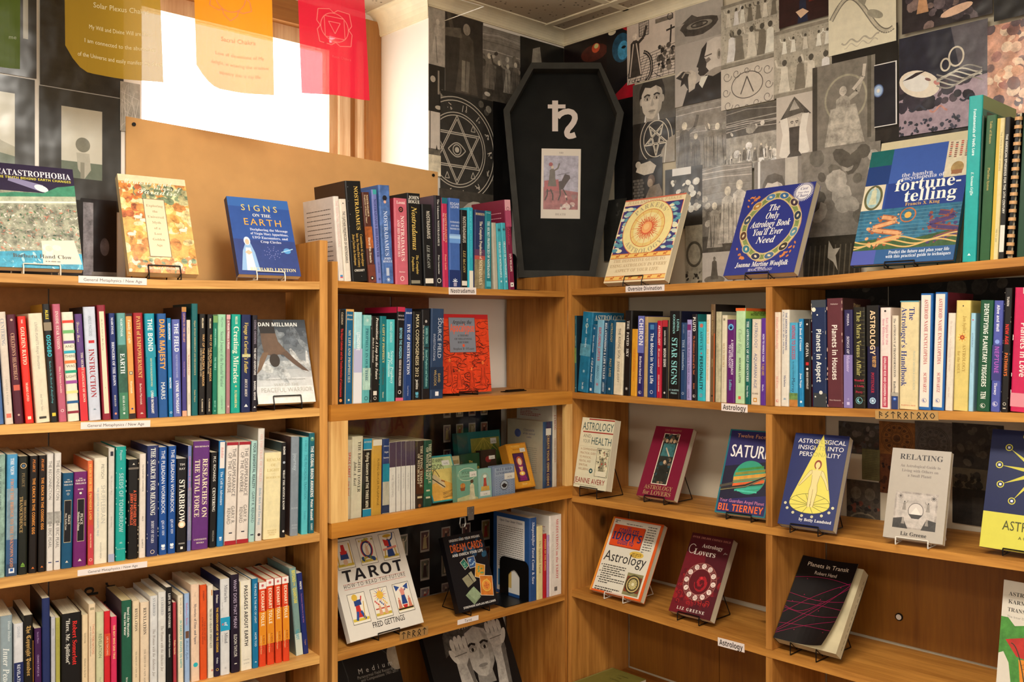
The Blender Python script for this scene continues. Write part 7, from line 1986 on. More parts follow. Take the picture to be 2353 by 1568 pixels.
def art_transit(a):
	H = a.H
	a.rect(0, 0, 100, H, '0b090b', .05); a.text('Planets in Transit', 50, H * .11, 7.6, 'e8d8c0', 's', maxw=74); a.rect(14, H * .128, 90, H * .13, '3a3034'); a.text('Robert Hand', 50, H * .195, 6.4, 'd0c0b0', 's', maxw=40)
	c = '8a0e44'
	for y, s in ((.27, -2), (.46, 1), (.565, -1), (.64, 1), (.82, -1)):
		a.curve(lambda t: (t * 100, H * y + s * 4 * sin(t * 3)), 0, 1, 16, .7, c)
	for (x0, y0), (x1, y1), b in (((0, .92), (100, .26), 6), ((0, .7), (100, .24), -8), ((0, .9), (100, .3), -3), ((0, .62), (60, .5), 12), ((0, .94), (100, .7), -6)):
		a.curve(lambda t: (x0 + (x1 - x0) * t, H * (y0 + (y1 - y0) * t) + b * sin(t * pi)), 0, 1, 18, .7, c)
	for x, y in ((22, .265), (26, .45), (56, .47), (10, .55), (84, .3), (60, .6), (30, .86), (86, .84), (44, .62)):
		a.ell(x, H * y, .9, .9, c, 0, 8)


def art_karma(a):
	r = rng_of('karma'); H = a.H
	a.rect(0, 0, 100, H, 'd8d0c0', .03)
	for i, s in enumerate(['ASTROLOGY,', 'KARMA &', 'TRANSFORMATION']):
		a.text(s, 10, H * (.12 + .065 * i), 7, '3a3630', 'S', 'l', maxw=86)
	a.text('The Inner Dimensions', 10, H * .30, 4, '8a847a', 's', 'l')
	a.poly([(0, H * .3), (12, H * .3), (24, H * .36), (42, H * .34), (70, H * .36), (100, H * .34), (100, H), (40, H), (24, H * .82), (18, H * .66), (8, H * .58), (0, H * .6)], '4a8a3a', .3)
	a.poly([(10, H * .48), (40, H * .44), (60, H * .52), (58, H * .62), (30, H * .6)], 'b8322a', .2); a.poly([(34, H * .62), (70, H * .6), (90, H * .8), (60, H * .96), (40, H * .84)], 'd8842a', .2)
	for k in range(9):
		a.line([(38 + k * 3, H * (.66 + .03 * k)), (62 + k * 3, H * (.62 + .03 * k))], .8, '8a4a1a')
	a.curve(lambda t: (20 + 30 * t, H * (.5 + .4 * t * t)), 0, 1.3, 14, 1.6, '22382a')


def mini_card(a, x, y, w, h, kind, r, frame='4a463e'):
	"""A small upright picture card with a plain figure in red, blue and yellow."""
	a.rect(x, y, x + w, y + h, frame); a.rect(x + .5, y + .5, x + w - .5, y + h - .5, 'e6decc')
	cx, by = x + w / 2, y + h * .88
	a.rect(x + 1, by - h * .06, x + w - 1, by + h * .03, 'c8b040', .3)
	if kind == 'sun':
		for k in range(16):
			t = 2 * pi * k / 16; a.poly([(cx + w * .12 * cos(t - .2), y + h * .24 + w * .12 * sin(t - .2)), (cx + w * .42 * cos(t), y + h * .24 + w * .42 * sin(t)), (cx + w * .12 * cos(t + .2), y + h * .24 + w * .12 * sin(t + .2))], ['c8302a', 'e0b030', '2a4a8a', 'e0b030'][k % 4])
		a.ell(cx, y + h * .24, w * .19, w * .19, 'e0b040'); a.rect(x + 2, y + h * .66, x + w - 2, y + h * .7, 'b83a2a')
		for s in (-1, 1):
			a.figure(cx + s * w * .16, by, h * .36, 'd8a07a', 'd8a07a', 0)
		for k in range(9):
			a.ell(x + w * (.15 + .7 * ((k * 37) % 10) / 10), y + h * (.42 + .018 * k), .8, 1.3, ['c8302a', 'e0b030', '2a4a8a'][k % 3], 0, 7)
	elif kind == 'hung':
		for s in (-1, 1):
			a.line([(cx + s * w * .38, y + 3), (cx + s * w * .38, by)], 1.4, 'c8a030')
		a.poly([(cx - 2, y + 4), (cx + 2, y + 4), (cx + 3, y + h * .45), (cx - 3, y + h * .45)], 'c02a28'); a.poly([(cx - w * .2, y + h * .42), (cx + w * .2, y + h * .42), (cx + w * .24, y + h * .66), (cx - w * .24, y + h * .66)], '24407a'); a.poly([(cx - w * .2, y + h * .36), (cx + w * .2, y + h * .36), (cx + w * .16, y + h * .48), (cx - w * .16, y + h * .48)], 'c02a28')
		a.ell(cx, y + h * .76, w * .13, w * .15, 'd8b090')
	elif kind == 'wreath':
		a.ring(cx, y + h * .44, w * .36, h * .33, w * .13, '24386a', .2); a.ring(cx, y + h * .44, w * .36, h * .33, w * .05, 'b83028'); a.figure(cx, y + h * .66, h * .4, 'd8b498', 'd8b498', 0, 1)
		a.blobs(x + 2, y + h * .72, x + w - 2, y + h * .86, 12, ['a8a040', '2a4a7a', '6a7a3a'], r, 1.2, 2.4, .1); a.blobs(x + 2, y + 2, x + w - 2, y + h * .12, 8, ['a8a040', 'c8b050'], r, 1, 2, .1)
	elif kind == 'table':
		a.figure(cx, by, h * .78, '24407a', 'd8b090', 0, 1); a.poly([(cx - w * .3, y + h * .2), (cx, y + h * .28), (cx, y + h * .5), (cx - w * .26, y + h * .46)], 'c03028'); a.poly([(cx - w * .42, y + h * .56), (cx + w * .42, y + h * .5), (cx + w * .42, y + h * .58), (cx - w * .42, y + h * .64)], 'd88a7a'); a.line([(cx - w * .3, y + h * .62), (cx - w * .36, by)], 1.4, 'c8a030'); a.line([(cx + w * .3, y + h * .58), (cx + w * .34, by)], 1.4, 'c8a030'); a.ell(cx, y + h * .1, w * .26, w * .08, 'c8a030')
	elif kind == 'walker':
		a.figure(cx - 1, by - h * .08, h * .62, 'c03028', 'd8b090', 0, 1); a.poly([(cx - w * .2, y + h * .24), (cx + w * .18, y + h * .22), (cx + w * .2, y + h * .4), (cx - w * .2, y + h * .42)], '24407a'); a.line([(cx - w * .1, y + h * .6), (cx - w * .22, by)], 3, '2a4a8a'); a.line([(cx + w * .08, y + h * .6), (cx + w * .26, by)], 3, '2a4a8a'); a.line([(cx + w * .32, y + h * .3), (cx + w * .2, by)], 1, 'c8a030'); a.ell(cx - w * .12, y + h * .14, w * .16, w * .16, 'd8b040')
	else:
		a.figure(cx, y + h * .72, h * .56, '24407a', 'd88a7a', 0, 1); a.poly([(cx - w * .1, y + h * .14), (cx - w * .42, y + h * .04), (cx - w * .36, y + h * .26)], '2a4a8a'); a.poly([(cx + w * .1, y + h * .14), (cx + w * .42, y + h * .04), (cx + w * .36, y + h * .26)], '2a4a8a'); a.poly([(cx - w * .15, y + h * .22), (cx + w * .15, y + h * .22), (cx + w * .1, y + h * .42), (cx - w * .1, y + h * .42)], 'd88a7a')
		for s in (-1, 1):
			a.figure(cx + s * w * .3, by, h * .4, 'c87a60', 'c87a60', 0)
		a.poly([(cx - w * .16, y + h * .74), (cx + w * .16, y + h * .74), (cx + w * .08, y + h * .86), (cx - w * .08, y + h * .86)], 'c02a28'); a.rect(x + 1, by - 1, x + w - 1, by + .5, '1a1612')


def art_tarot(a):
	r = rng_of('tarot'); H = a.H
	a.rect(0, 0, 100, H, 'dcd5c8', .02)
	for i, k in enumerate(('hung', 'wreath', 'table')):
		mini_card(a, 7 + i * 31, H * .025, 23, H * .28, k, r)
	for i, k in enumerate(('walker', 'sun', 'winged')):
		mini_card(a, 9 + i * 30.5, H * .555, 23, H * .30, k, r)
	for x, ch in zip((16, 32, 50, 68, 85), 'TAROT'):
		a.text(ch, x, H * .435, 12.5, '17141a', 'b', sx=1.25)
	a.rect(8, H * .455, 92, H * .458, 'd88a7a'); a.rect(8, H * .505, 92, H * .508, 'd88a7a')
	a.text('HOW\u00b7TO\u00b7READ\u00b7THE\u00b7FUTURE', 50, H * .495, 4.2, '6a625a', 's', sp=.16, maxw=84)
	a.text('FRED GETTINGS', 54, H * .925, 6, '2a2624', 's', maxw=44)


def art_dream(a):
	r = rng_of('dream'); H = a.H
	a.rect(0, 0, 100, H, '0d0c10', .1); a.blobs(20, H * .06, 100, H * .34, 40, ['1d3a54', '14202e', '24506a', '1a1a24'], r, 3, 8, .4)
	a.text('UNDERSTAND YOUR DREAMS', 52, H * .085, 4.6, 'e8e4dc', 'b', maxw=78); a.text('DREAM CARDS', 52, H * .225, 15, 'c8502a', 's', maxw=82); a.text('DREAM CARDS', 52.6, H * .225, 15, 'd86a30', 's', maxw=82); a.text('AND ENRICH YOUR LIFE', 52, H * .285, 5, 'e8e4dc', 'b', maxw=78)
	def card(x, y, w, h, rot, c1, c2):
		P = lambda u, v: (x + u * cos(rot) - v * sin(rot), y + u * sin(rot) + v * cos(rot))
		a.poly([P(-w, -h), P(w, -h), P(w, h), P(-w, h)], 'd8c8b0'); a.poly([P(-w + .9, -h + .9), P(w - .9, -h + .9), P(w - .9, h - .9), P(-w + .9, h - .9)], c1, .3)
		for k in range(7):
			q = P(r.uniform(-w * .6, w * .6), r.uniform(-h * .6, h * .6)); a.ell(q[0], q[1], w * .2, w * .15, c2, .3, 8)
		return P
	card(38, H * .40, 7, 9, -.5, '2a6a5a', '8ac0a0'); card(57, H * .395, 9.5, 11, -.06, '3a5a8a', 'a8c8d8'); card(72, H * .53, 12, 14, .35, 'c88a2a', '5a8a5a')
	a.poly([(24, H * .58), (40, H * .54), (50, H * .66), (34, H * .71)], '8a8468', .2); a.poly([(42, H * .53), (50, H * .51), (58, H * .64), (51, H * .66)], '9a9478', .2)
	a.poly([(24, H * .8), (44, H * .72), (60, H * .86), (40, H * .94)], '7a8a6a', .2); a.poly([(30, H * .78), (48, H * .71), (62, H * .83), (46, H * .9)], '8a9a78', .2)
	P = card(80, H * .735, 16, 19.5, .2, 'c8742a', 'd89a40'); a.ring(P(0, 0)[0], P(0, 0)[1], 11.5, 11.5, 2.4, 'd8a848', .1); a.ell(P(0, 0)[0], P(0, 0)[1], 8.6, 8.6, 'd88a3a', .2)
	for k in range(4):
		t = pi * k / 4; x, y = P(0, 0); a.ring(x, y, 5.5 * abs(cos(t)) + 1.4, 5.5 * abs(sin(t)) + 1.4, .8, 'b04a2a')
	a.text('STREPHON KAPLAN-WILLIAMS', 53, H * .965, 3.8, 'd8d4cc', 'b', maxw=84)


def art_medium(a):
	H = a.H
	a.rect(0, 0, 100, H, '0d0d0e', .15)
	for p in ([(8, 0), (30, H * .5)], [(40, 0), (46, H * .4), (44, H * .7)], [(62, 0), (96, H * .36)], [(0, H * .2), (20, H * .42)]):
		a.line(p, .9, '3a3a3a', .3)
	a.ell(98, H * .33, 9, 12, 'a89a84', .2)
	a.text('Medium', 75, H * .40, 4.4, 'c8c4bc', 's', sp=.5, maxw=40); a.text('Paranormal Field Recordings', 76, H * .44, 2.6, '9a968e', 's', maxw=42); a.text('and Compositions 1901-2017', 78, H * .47, 2.6, '9a968e', 's', maxw=40)


def art_cone(a):
	"""A generic man in a soft pointed hat, fists at his temples."""
	H = a.H
	a.rect(0, 0, 100, H, '0d0c0c', .2)
	a.poly([(20, H * .42), (22, H * .22), (32, H * .09), (46, H * .02), (66, 0), (84, H * .05), (90, H * .18), (84, H * .29), (62, H * .27), (40, H * .32)], '4a4640', .8)
	a.poly([(47, H * .03), (70, H * .015), (72, H * .085), (47, H * .10)], '8a867c', .3)
	for k in range(15):
		x = 46 + k * 1.9
		a.line([(48 + k * 1.7, H * .1), (x + (k - 7) * 1.2, H * (.17 + .035 * sin(k * .45)))], 1.0, 'a8a498')
	a.head(60, H * .415, 22, 'aaa398', '14110f', False, .25)
	for s, x0, y0 in ((-1, 38, H * .37), (1, 84, H * .30)):
		a.poly([(x0 - 8, y0 + 8), (x0 + 8, y0 + 6), (x0 + 9, y0 + 30), (x0 + 12 - s * 6, H), (x0 - 10 - s * 6, H), (x0 - 8, y0 + 30)], 'a69f95', .35)
		a.poly([(x0 + 3, y0 + 16), (x0 + 8, y0 + 10), (x0 + 9, y0 + 32), (x0 + 12 - s * 6, H), (x0 + 4 - s * 6, H)], '5f5952', .3)
		a.ell(x0, y0 + 3, 10.5, 11, 'b4ada2', .3, 20)
		for k in range(4):
			a.ell(x0 - 7.6 + k * 5, y0 - 5 - (2 if k in (1, 2) else 0), 2.7, 5.4, 'c4bdb1', .2, 14); a.line([(x0 - 5 + k * 5, y0 - 8), (x0 - 5 + k * 5, y0 + 1)], .6, '4a443e')
		a.ell(x0 + s * 9, y0 + 6, 3, 8, 'c8c2b6', .15, 14, s * .5); a.line([(x0 - 8, y0 + 6), (x0 + 7, y0 + 5)], .7, '5a544c')
	a.poly([(0, H * .62), (22, H * .74), (30, H), (0, H)], '0b0a0a'); a.poly([(92, H * .5), (100, H * .45), (100, H), (86, H)], '0c0b0b')


def art_green(a):
	H = a.H
	a.rect(0, 0, 100, H, '767032', .1); a.rect(0, 0, 4, H, '8a8448')
	for i, s in enumerate(['A HANDBOOK', 'FOR', 'CASTING']):
		a.text(s, 55, H * (.2 + .1 * i), 4.5, '2e2c14', 'S', maxw=30)


S_ = {'c5c': (1380, 400, 4.525), 'c6c': (1850, 200, 3.4095), 'c1c': (1290, 930, 4.706), 'c2c': (1760, 930, 3.968), 'c3c': (1290, 1170, 3.94), 'c4c': (1760, 1220, 3.968),
	'c6b': (740, 1180, 4.0414), 'c6': (380, 640, 4.1275), 'c4b': (740, 690, 4.057), 'c5b': (740, 920, 4.057), 'c1': (0, 0, 2.375), 'px': (0, 0, 1)}
FACES = [
(LFT, LZ[0], 'c1', [(-92, 902), (415, 905), (455, 1462), (-8, 1470)], .016, art_cata, '241638', 'paperback of a flooded hillside town under a violet sky, top shelf, photo left edge', dict(n=-.03, stand='white', lip=.008, slabel='white wire stand under the flooded town paperback')),
(LFT, LZ[0], 'c1', [(645, 955), (1003, 1000), (1085, 1508), (705, 1500)], .020, art_mem, 'e0b060', 'golden paradise-painting paperback on the left top shelf, white text panel down its middle', dict(n=-.03, spine='c8b488', lip=.017, slabel='black wire stand under the golden paradise paperback')),
(LFT, LZ[0], 'px', [(522, 452), (658, 462), (692, 630), (549, 636)], .018, art_signs, '2c5098', 'blue paperback with a robed lady and yellow title, right end of the left top shelf', dict(n=-.03, spine='1f2c50', stand='white', lip=.008, slabel='white wire stand under the blue paperback with the robed lady')),
(LFT, LZ[1], 'c6', [(826, 397), (1285, 385), (1426, 1165), (882, 1200)], .016, art_diver, '6a7177', 'grey sky paperback showing a diving man, left bookcase, right end of second shelf', dict(n=-.014, lip=.017, slabel='black wire stand under the grey diving man paperback')),
(MID, MZ[1], 'c4b', [(1138, 145), (1502, 155), (1580, 880), (1128, 880)], .018, art_apoc, 'd8401a', 'orange red woodcut-style book with grey title panel, standing right of the slate navy spine', dict(n=-.05, spine='c01f24', slabel='low black wire stand under the orange red book')),
(RGT, RZ[0], 'c5c', [(265, 262), (900, 250), (665, 1140), (30, 1140)], .022, art_parkers, 'ead8b0', 'large cream and blue book with a rayed sun dial, beside the black coffin', dict(n=-.03, lip=.017, slabel='black wire stand under the sun dial book')),
(RGT, RZ[0], 'c5c', [(1520, 205), (2240, 75), (2010, 1035), (1275, 1080)], .024, art_only, '26307e', 'royal blue paperback with an almond wreath of zodiac medallions and white gothic title', dict(n=-.035, slabel='black wire stand under the royal blue zodiac wreath paperback')),
(RGT, RZ[0], 'c6c', [(540, 530), (1290, 430), (1160, 1385), (355, 1420)], .014, art_fortune, '2b4a94', 'large blue fortune book with scrolling relief forms, in front of the tall turquoise spine', dict(n=-.04, hb=True, slabel='black wire stand under the large blue fortune book', back='1f4a5a')),
(RGT, RZ[2], 'c1c', [(235, 142), (560, 160), (470, 935), (120, 885)], .027, art_health, 'd8d2b4', 'cream paperback with red and green narrow lettering, third shelf, in the inner corner', dict(n=-.004, smin=.0185, slabel='black wire stand under the cream health paperback')),
(RGT, RZ[2], 'c1c', [(1020, 238), (1435, 268), (1215, 1045), (810, 985)], .022, art_lovers, '76102e', 'wine red paperback with a tall narrow painting, middle of the third shelf, left bay', dict(slabel='black wire stand under the wine red paperback')),
(RGT, RZ[2], 'c1c', [(1880, 280), (2310, 290), (2200, 1235), (1655, 1165)], .020, art_saturn, '146a74', 'teal edged paperback with a ringed planet, partly hidden by the divider', dict(slabel='black wire stand under the ringed planet paperback')),
(RGT, RZ[2], 'c2c', [(290, 285), (745, 275), (610, 1160), (105, 1090)], .026, art_insights, '14215a', 'navy paperback with a yellow light cone over a standing figure, right of the divider', dict(slabel='black wire stand under the navy light cone paperback')),
(RGT, RZ[2], 'c2c', [(1160, 400), (1690, 425), (1610, 1280), (1065, 1205)], .018, art_relating, 'b8aea4', 'plain grey paperback with an engraved scene low on its cover, right bay third shelf', dict(stand='white', slabel='white wire stand under the plain grey paperback')),
(RGT, RZ[3], 'c3c', [(480, 75), (925, 150), (715, 850), (255, 735)], .020, art_guide, 'd85a1e', 'white guide book with orange border and orange title block, fourth shelf, left bay', dict(stand='white', slabel='white wire stand under the orange bordered guide')),
(RGT, RZ[3], 'c3c', [(1180, 235), (1570, 275), (1345, 1025), (970, 930)], .027, art_redlovers, '4c0a18', 'dark crimson paperback with an oval zodiac ring, fourth shelf, left bay', dict(slabel='black wire stand under the crimson zodiac ring paperback')),
(MID, MZ[3], 'c6b', [(60, 260), (690, 150), (945, 1015), (265, 1205)], .017, art_tarot, 'dcd5c8', 'big white book with six coloured picture cards, left end of the tarot shelf', dict(hb=True, page='e4dccb', slabel='black wire stand under the big white card book', sart=lambda a: a.text('FRED GETTINGS', 50, a.H * .3, 40, '2a2624', 's', 'l', maxw=a.H * .45, rot=pi / 2))),
(MID, MZ[3], 'c6b', [(1110, 215), (1490, 165), (1640, 835), (1275, 930)], .020, art_dream, '0d0c10', 'black dream book with fanned glowing cards, middle of the tarot shelf', dict(slabel='black wire stand under the black dream book')),
]
for fr, zp, c, pts, T, fn, col, lab, kw in FACES:
	faceout(fr, zp, cpx(S_[c], *pts), T, fn, col, lab, group=GF, **kw)
# partly out of frame at the right edge
faceout(RGT, RZ[2], cpx(S_['c2c'], (2080, 235), (2080 + 720, 262), (1945 + 790, 1400), (1945, 1310)), .02, art_starmap, '0d1a48', 'navy and yellow book with a pointed star, at the right edge of the photo', group=GF, n=-.02, tilt=17, slabel='black wire stand under the navy and yellow star book')
faceout(RGT, RZ[3], cpx(S_['c4c'], (2200, 535), (2200 + 500, 545), (2085 + 560, 1730), (2085, 1640)), .012, art_karma, 'd8d0c0', 'white book with a green and red leafy picture, lower right edge of the photo', group=GF, n=-.03, tilt=12, slabel='black wire stand under the white leafy picture book')

# the thick black book whose cover curls open
def curled():
	TL, TR, BR, BL = cpx(S_['c4c'], (350, 235), (925, 372), (640, 1115), (70, 990))
	sg = RGT.s(BL[0], -.02)[0]
	shz = max(zat(RZ[3], .7), zat(RZ[3], .88)) + .0004
	T = .03
	m, W, H, th = solve_face(RGT, TL, TR, BR, BL, None, -.004)
	m.translation += Vector((RGT.d.x, RGT.d.y, 0)) * max(0, .6995 - (Vector((m.translation.x, m.translation.y)) - RGT.p).dot(RGT.d))
	low = T * sin(th) + .0062
	m.translation.z = max(m.translation.z, shz + low)
	t = thing('book', m, 'thick black paperback with magenta orbit lines, its cover curling open, fourth shelf', 'book', GF)
	mb = MB()
	art = Art(W * .93, H + .012)
	art_transit(art); clipped(art)
	flat = MB()
	k = Vector
	nx, nz = 10, 10

	def pos(u, v, off=0.0):          # u across, v up: the outer lower corner lifts off the pages
		lift = .022 * max(0, u - .35) ** 2 * (1.2 - .5 * v) * 1.6
		pull = .02 * u * u * (1 - v) ** 3
		return (u * W * .93 - pull, -.0012 - lift - off, v * (H + .006) + pull * .3)
	for i in range(nx):
		for j in range(nz):
			a = [pos((i + p) / nx, (j + q) / nz) for p, q in ((0, 0), (1, 0), (1, 1), (0, 1))]
			b = [pos((i + p) / nx, (j + q) / nz, -.0007) for p, q in ((0, 0), (1, 0), (1, 1), (0, 1))]
			mb.face(a, hexc('0b090b', .05)); mb.face(b[::-1], hexc('c8bca0'))
	art.items = art.items[1:]
	sub = MB(); art.emit(sub, 0, art.k * art.H, -.0003)
	for f, c in zip(sub.f, sub.c):
		mb.face([pos(sub.v[i][0] / (W * .93), sub.v[i][2] / (art.k * art.H), -sub.v[i][1]) for i in f], c)
	mb.box(0, .0008, -.001, T, 0, H, hexc('0b090b')); mb.box(0, W, T - .0008, T, 0, H, hexc('0b090b'))
	mb.build('cover', M['print'], t)
	mb = MB(); mb.box(.001, W - .0008, 0.0, T - .001, .0006, H - .0006, hexc('c8bb98'))
	for q in range(12):
		z = H * (.08 + .07 * q)
		mb.box(W - .0008, W - .0007, T * .62, T * .66, z, z + H * .045, hexc('3a3630'))
	mb.build('pages', M['pages_flat'], t)
	wire_stand(RGT, m, W, T, H, th, shz, 'black wire stand under the thick black curling paperback', lip=None)


curled()

# taller cream book behind the large blue fortune book
c = cpx(S_['c6c'], (585, 408), (1270, 296), (1200, 1370), (480, 1400))
faceout(RGT, RZ[0], c, .012, lambda a: a.rect(0, 0, 100, a.H, 'd8cca8', .05), 'd8cca8', 'plain cream book just showing behind the large blue fortune book', stand=None, n=-.155, tilt=14, hb=True)

# lower shelf of the middle bookcase: record sleeve and portrait book
def leaner(fr, zpts, s, n, W, H, T, tilt, fn, col, label, name='book', cat='book', hb=False):
	th = radians(tilt)
	m = fr.mat(s, n, zat(zpts, s) + .0005 + T * sin(th)) @ Matrix.Rotation(-th, 4, 'X')
	t = thing(name, m, label, cat)
	shell(t, W, H, T, fn, col, hb=hb)
	return t


leaner(MID, MZ[4], .032, -.115, .31, .305, .006, 23, art_medium, '0d0d0e', 'black record sleeve with grey cracks, bottom left shelf of the middle bookcase', 'record_sleeve', 'record')
sA_, sB_ = MID.s(962, -.185)[0], MID.s(1146, -.185)[0]
leaner(MID, MZ[4], sA_, -.06, sB_ - sA_, .30, .02, 26, art_cone, '111010', 'black and white portrait book of a man in a pointed hat, fists raised')
# ================================================================ POSTERS AND PICTURES ON THE WALLS
def sheet(fr, n, ul, ur, vt, vb, fn, base, label, mat='poster', grain=.3, name='poster', cat='poster', rot=0.0, sheen_gain=1.0):
	"""A paper sheet flat on a wall; ul, ur: left and right edge in the photo; vt, vb: top and bottom at the left edge."""
	s0, z1 = fr.sz(ul, vt, n); _, z0 = fr.sz(ul, vb, n); s1, _ = fr.sz(ur, vt, n)
	w, h = s1 - s0, z1 - z0
	mb = MB()
	mb.box(0, w, 0, .0005, 0, h, hexc(base, grain))
	a = Art(w, h)
	fn(a)
	if sheen_gain != 1:  # pale window sheen on the lamination, put into the ink colours
		a.items = [((min(.78, c[0] * sheen_gain), min(.76, c[1] * sheen_gain), min(.73, c[2] * sheen_gain), c[3]), q) for c, q in a.items]
	clipped(a).emit(mb, 0, h, -.00005, .000012)
	o = mb.build(name, M[mat], None)
	o.matrix_world = fr.mat(s0, n, z0) @ Matrix.Translation((w / 2, 0, h / 2)) @ Matrix.Rotation(rot, 4, 'Y') @ Matrix.Translation((-w / 2, 0, -h / 2))
	return tag(o, label, cat)


def P_portrait(bg='4a4640', skin='b8b0a4', x=50, y=.42, r=30, suit='3a3630', collar='d8d0c4', hair=True):
	def f(a):
		H = a.H
		a.rect(0, 0, 100, H, bg, .25)
		a.poly([(x - r * 1.6, H), (x - r * 1.2, H * y + r * 1.7), (x - r * .4, H * y + r * 1.15), (x + r * .4, H * y + r * 1.15), (x + r * 1.2, H * y + r * 1.7), (x + r * 1.6, H)], suit, .2)
		a.poly([(x - r * .5, H * y + r * .9), (x + r * .5, H * y + r * .9), (x + r * .6, H * y + r * 1.5), (x, H * y + r * 1.75), (x - r * .6, H * y + r * 1.5)], collar, .05)
		a.head(x, H * y, r, skin, '2a2622', hair)
	return f


def P_figures(bg, n, hs, cols, seed, ground=None, skin='b8b0a0', sky=None, base=.95, x0=8, x1=92, arms=True):
	def f(a):
		r = rng_of(seed); H = a.H
		a.rect(0, 0, 100, H, bg, .5)
		if sky:
			a.rect(0, 0, 100, H * .45, sky, .35)
			for k in range(7):
				y = H * r.uniform(.02, .42); a.line([(0, y), (40, y - r.uniform(0, 5)), (100, y + r.uniform(-3, 3))], r.uniform(.6, 1.6), r.choice([bg, 'b0a8a0', '8a857c']), .3)
		if ground:
			a.rect(0, H * .8, 100, H, ground, .6)
		a.blobs(0, H * .3, 100, H, 26, [bg] + cols, r, 3, 9, .6)
		for k in range(n):
			x = x0 + (x1 - x0) * (k + .5) / n + r.uniform(-4, 4); h = H * hs * r.uniform(.8, 1.15)
			c = r.choice(cols); y = H * base - r.uniform(0, H * .08)
			a.figure(x, y, h, c, skin, .5, r.choice([0, 1, -1]) if arms else 0)
			for q in range(4):
				xx = x + r.uniform(-.15, .15) * h; a.line([(xx, y - h * .7), (xx + r.uniform(-3, 3), y - 1)], .8, '3a3632', .3)
	return f


def P_plain(c, k=18, cols=(), seed=0, lo=2, hi=9, al=.5):
	def f(a):
		r = rng_of('plain', seed)
		a.rect(0, 0, 100, a.H, c, .35)
		a.blobs(-5, 0, 105, a.H, k, list(cols) or [c], r, lo, hi, al)
	return f


def P_frieze(seed, rows, bg='a09a8c'):
	def f(a):
		r = rng_of(seed); H = a.H
		a.rect(0, 0, 100, H, bg, .35); a.rect(0, 0, 100, H * .05, '7a7468', .3); a.rect(0, H * .94, 100, H, '7a7468', .3)
		for q in range(28):                       # columns of small sign marks
			x = 3 + q * 3.5
			for w in range(14):
				if r.random() < .5:
					y = H * r.uniform(.06, .93); a.rect(x, y, x + r.uniform(.8, 2), y + r.uniform(.8, 2.4), '787264')
		for y, h, n in rows:
			for k in range(n):
				x = 8 + 86 * (k + .5) / n + r.uniform(-3, 3)
				a.figure(x, H * y, H * h, r.choice(['c8c2b4', 'd4cec0', '6a6458', 'b8b2a4']), '57524a', .2, r.choice([0, 1, -1]))
				a.ell(x, H * (y - h * .95), H * h * .09, H * h * .1, '46423a', 0, 10)
				if h < .22:
					a.rect(x + 3, H * (y - h * .5), x + 9, H * y, '625c50', .2)
	return f


def P_magic(a):
	H = a.H
	r = rng_of('magic')
	g, l = '23211e', 'a8a296'
	a.rect(0, 0, 100, H, g, .3); a.blobs(0, 0, 100, H, 60, ['4a4742', '35322e', '5a564e', '7a766c'], r, 2, 6, .7)
	cx, cy, R = 30, H * .5, 60
	S = 1.25
	a.ell(cx, cy, 75, 75, '2a2825', .4, 48)
	for q in (76, 71, 54, 50):
		a.ring(cx, cy, q, q, 1.3, l, 0, 56)
	for s in (0, pi):
		for q in (49, 44):
			a.line([(cx + q * sin(s + 2 * pi * k / 3), cy - q * cos(s + 2 * pi * k / 3)) for k in (0, 1, 2, 0)], 1.4, l)
	a.curve(lambda t: (cx - 16 + 32 * t, cy - 10 * sin(pi * t)), 0, 1, 14, 1.5, l); a.curve(lambda t: (cx - 16 + 32 * t, cy + 10 * sin(pi * t)), 0, 1, 14, 1.5, l)
	a.ring(cx, cy, 8, 8, 1.4, l); a.ell(cx, cy, 4, 4, l)
	for k in range(14):
		t = 2 * pi * k / 14; x, y = cx + 62 * cos(t), cy + 62 * sin(t)
		for q in range(3):
			a.line([(x + r.uniform(-5, 5), y + r.uniform(-5, 5)), (x + r.uniform(-5, 5), y + r.uniform(-5, 5))], 1.2, l)
		a.ring(x + 3, y + 3, 1.6, 1.6, .7, l)
	for x, y in ((cx + 30, cy - 34), (cx + 30, cy + 34), (cx - 18, cy + 38)):
		a.line([(x - 4, y + 4), (x, y - 5), (x + 4, y + 4), (x - 4, y + 4)], 1.1, l)


def P_penta(a):
	H = a.H; r = rng_of('penta')
	a.rect(0, 0, 100, H, '2a2622', .3)
	cx, cy, R = 56, H * .42, 30
	l = 'b8b0a0'
	for q in (R * 1.28, R):
		a.ring(cx, cy, q, q * 1.15, 1.6, l, 0, 44)
	P = [(cx + R * .96 * sin(pi + 4 * pi * k / 5), cy - R * 1.1 * cos(pi + 4 * pi * k / 5)) for k in range(6)]
	a.line(P, 2.2, l)
	P = [(cx + R * .7 * sin(pi + 4 * pi * k / 5), cy - R * .8 * cos(pi + 4 * pi * k / 5)) for k in range(6)]
	a.line(P, 1.0, l)
	a.poly([(62, H), (70, H * .7), (86, H * .45), (100, H * .4), (100, H)], '8a8276', .2)
	a.line([(80, H * .55), (76, H)], 1.6, 'c8c0b4')


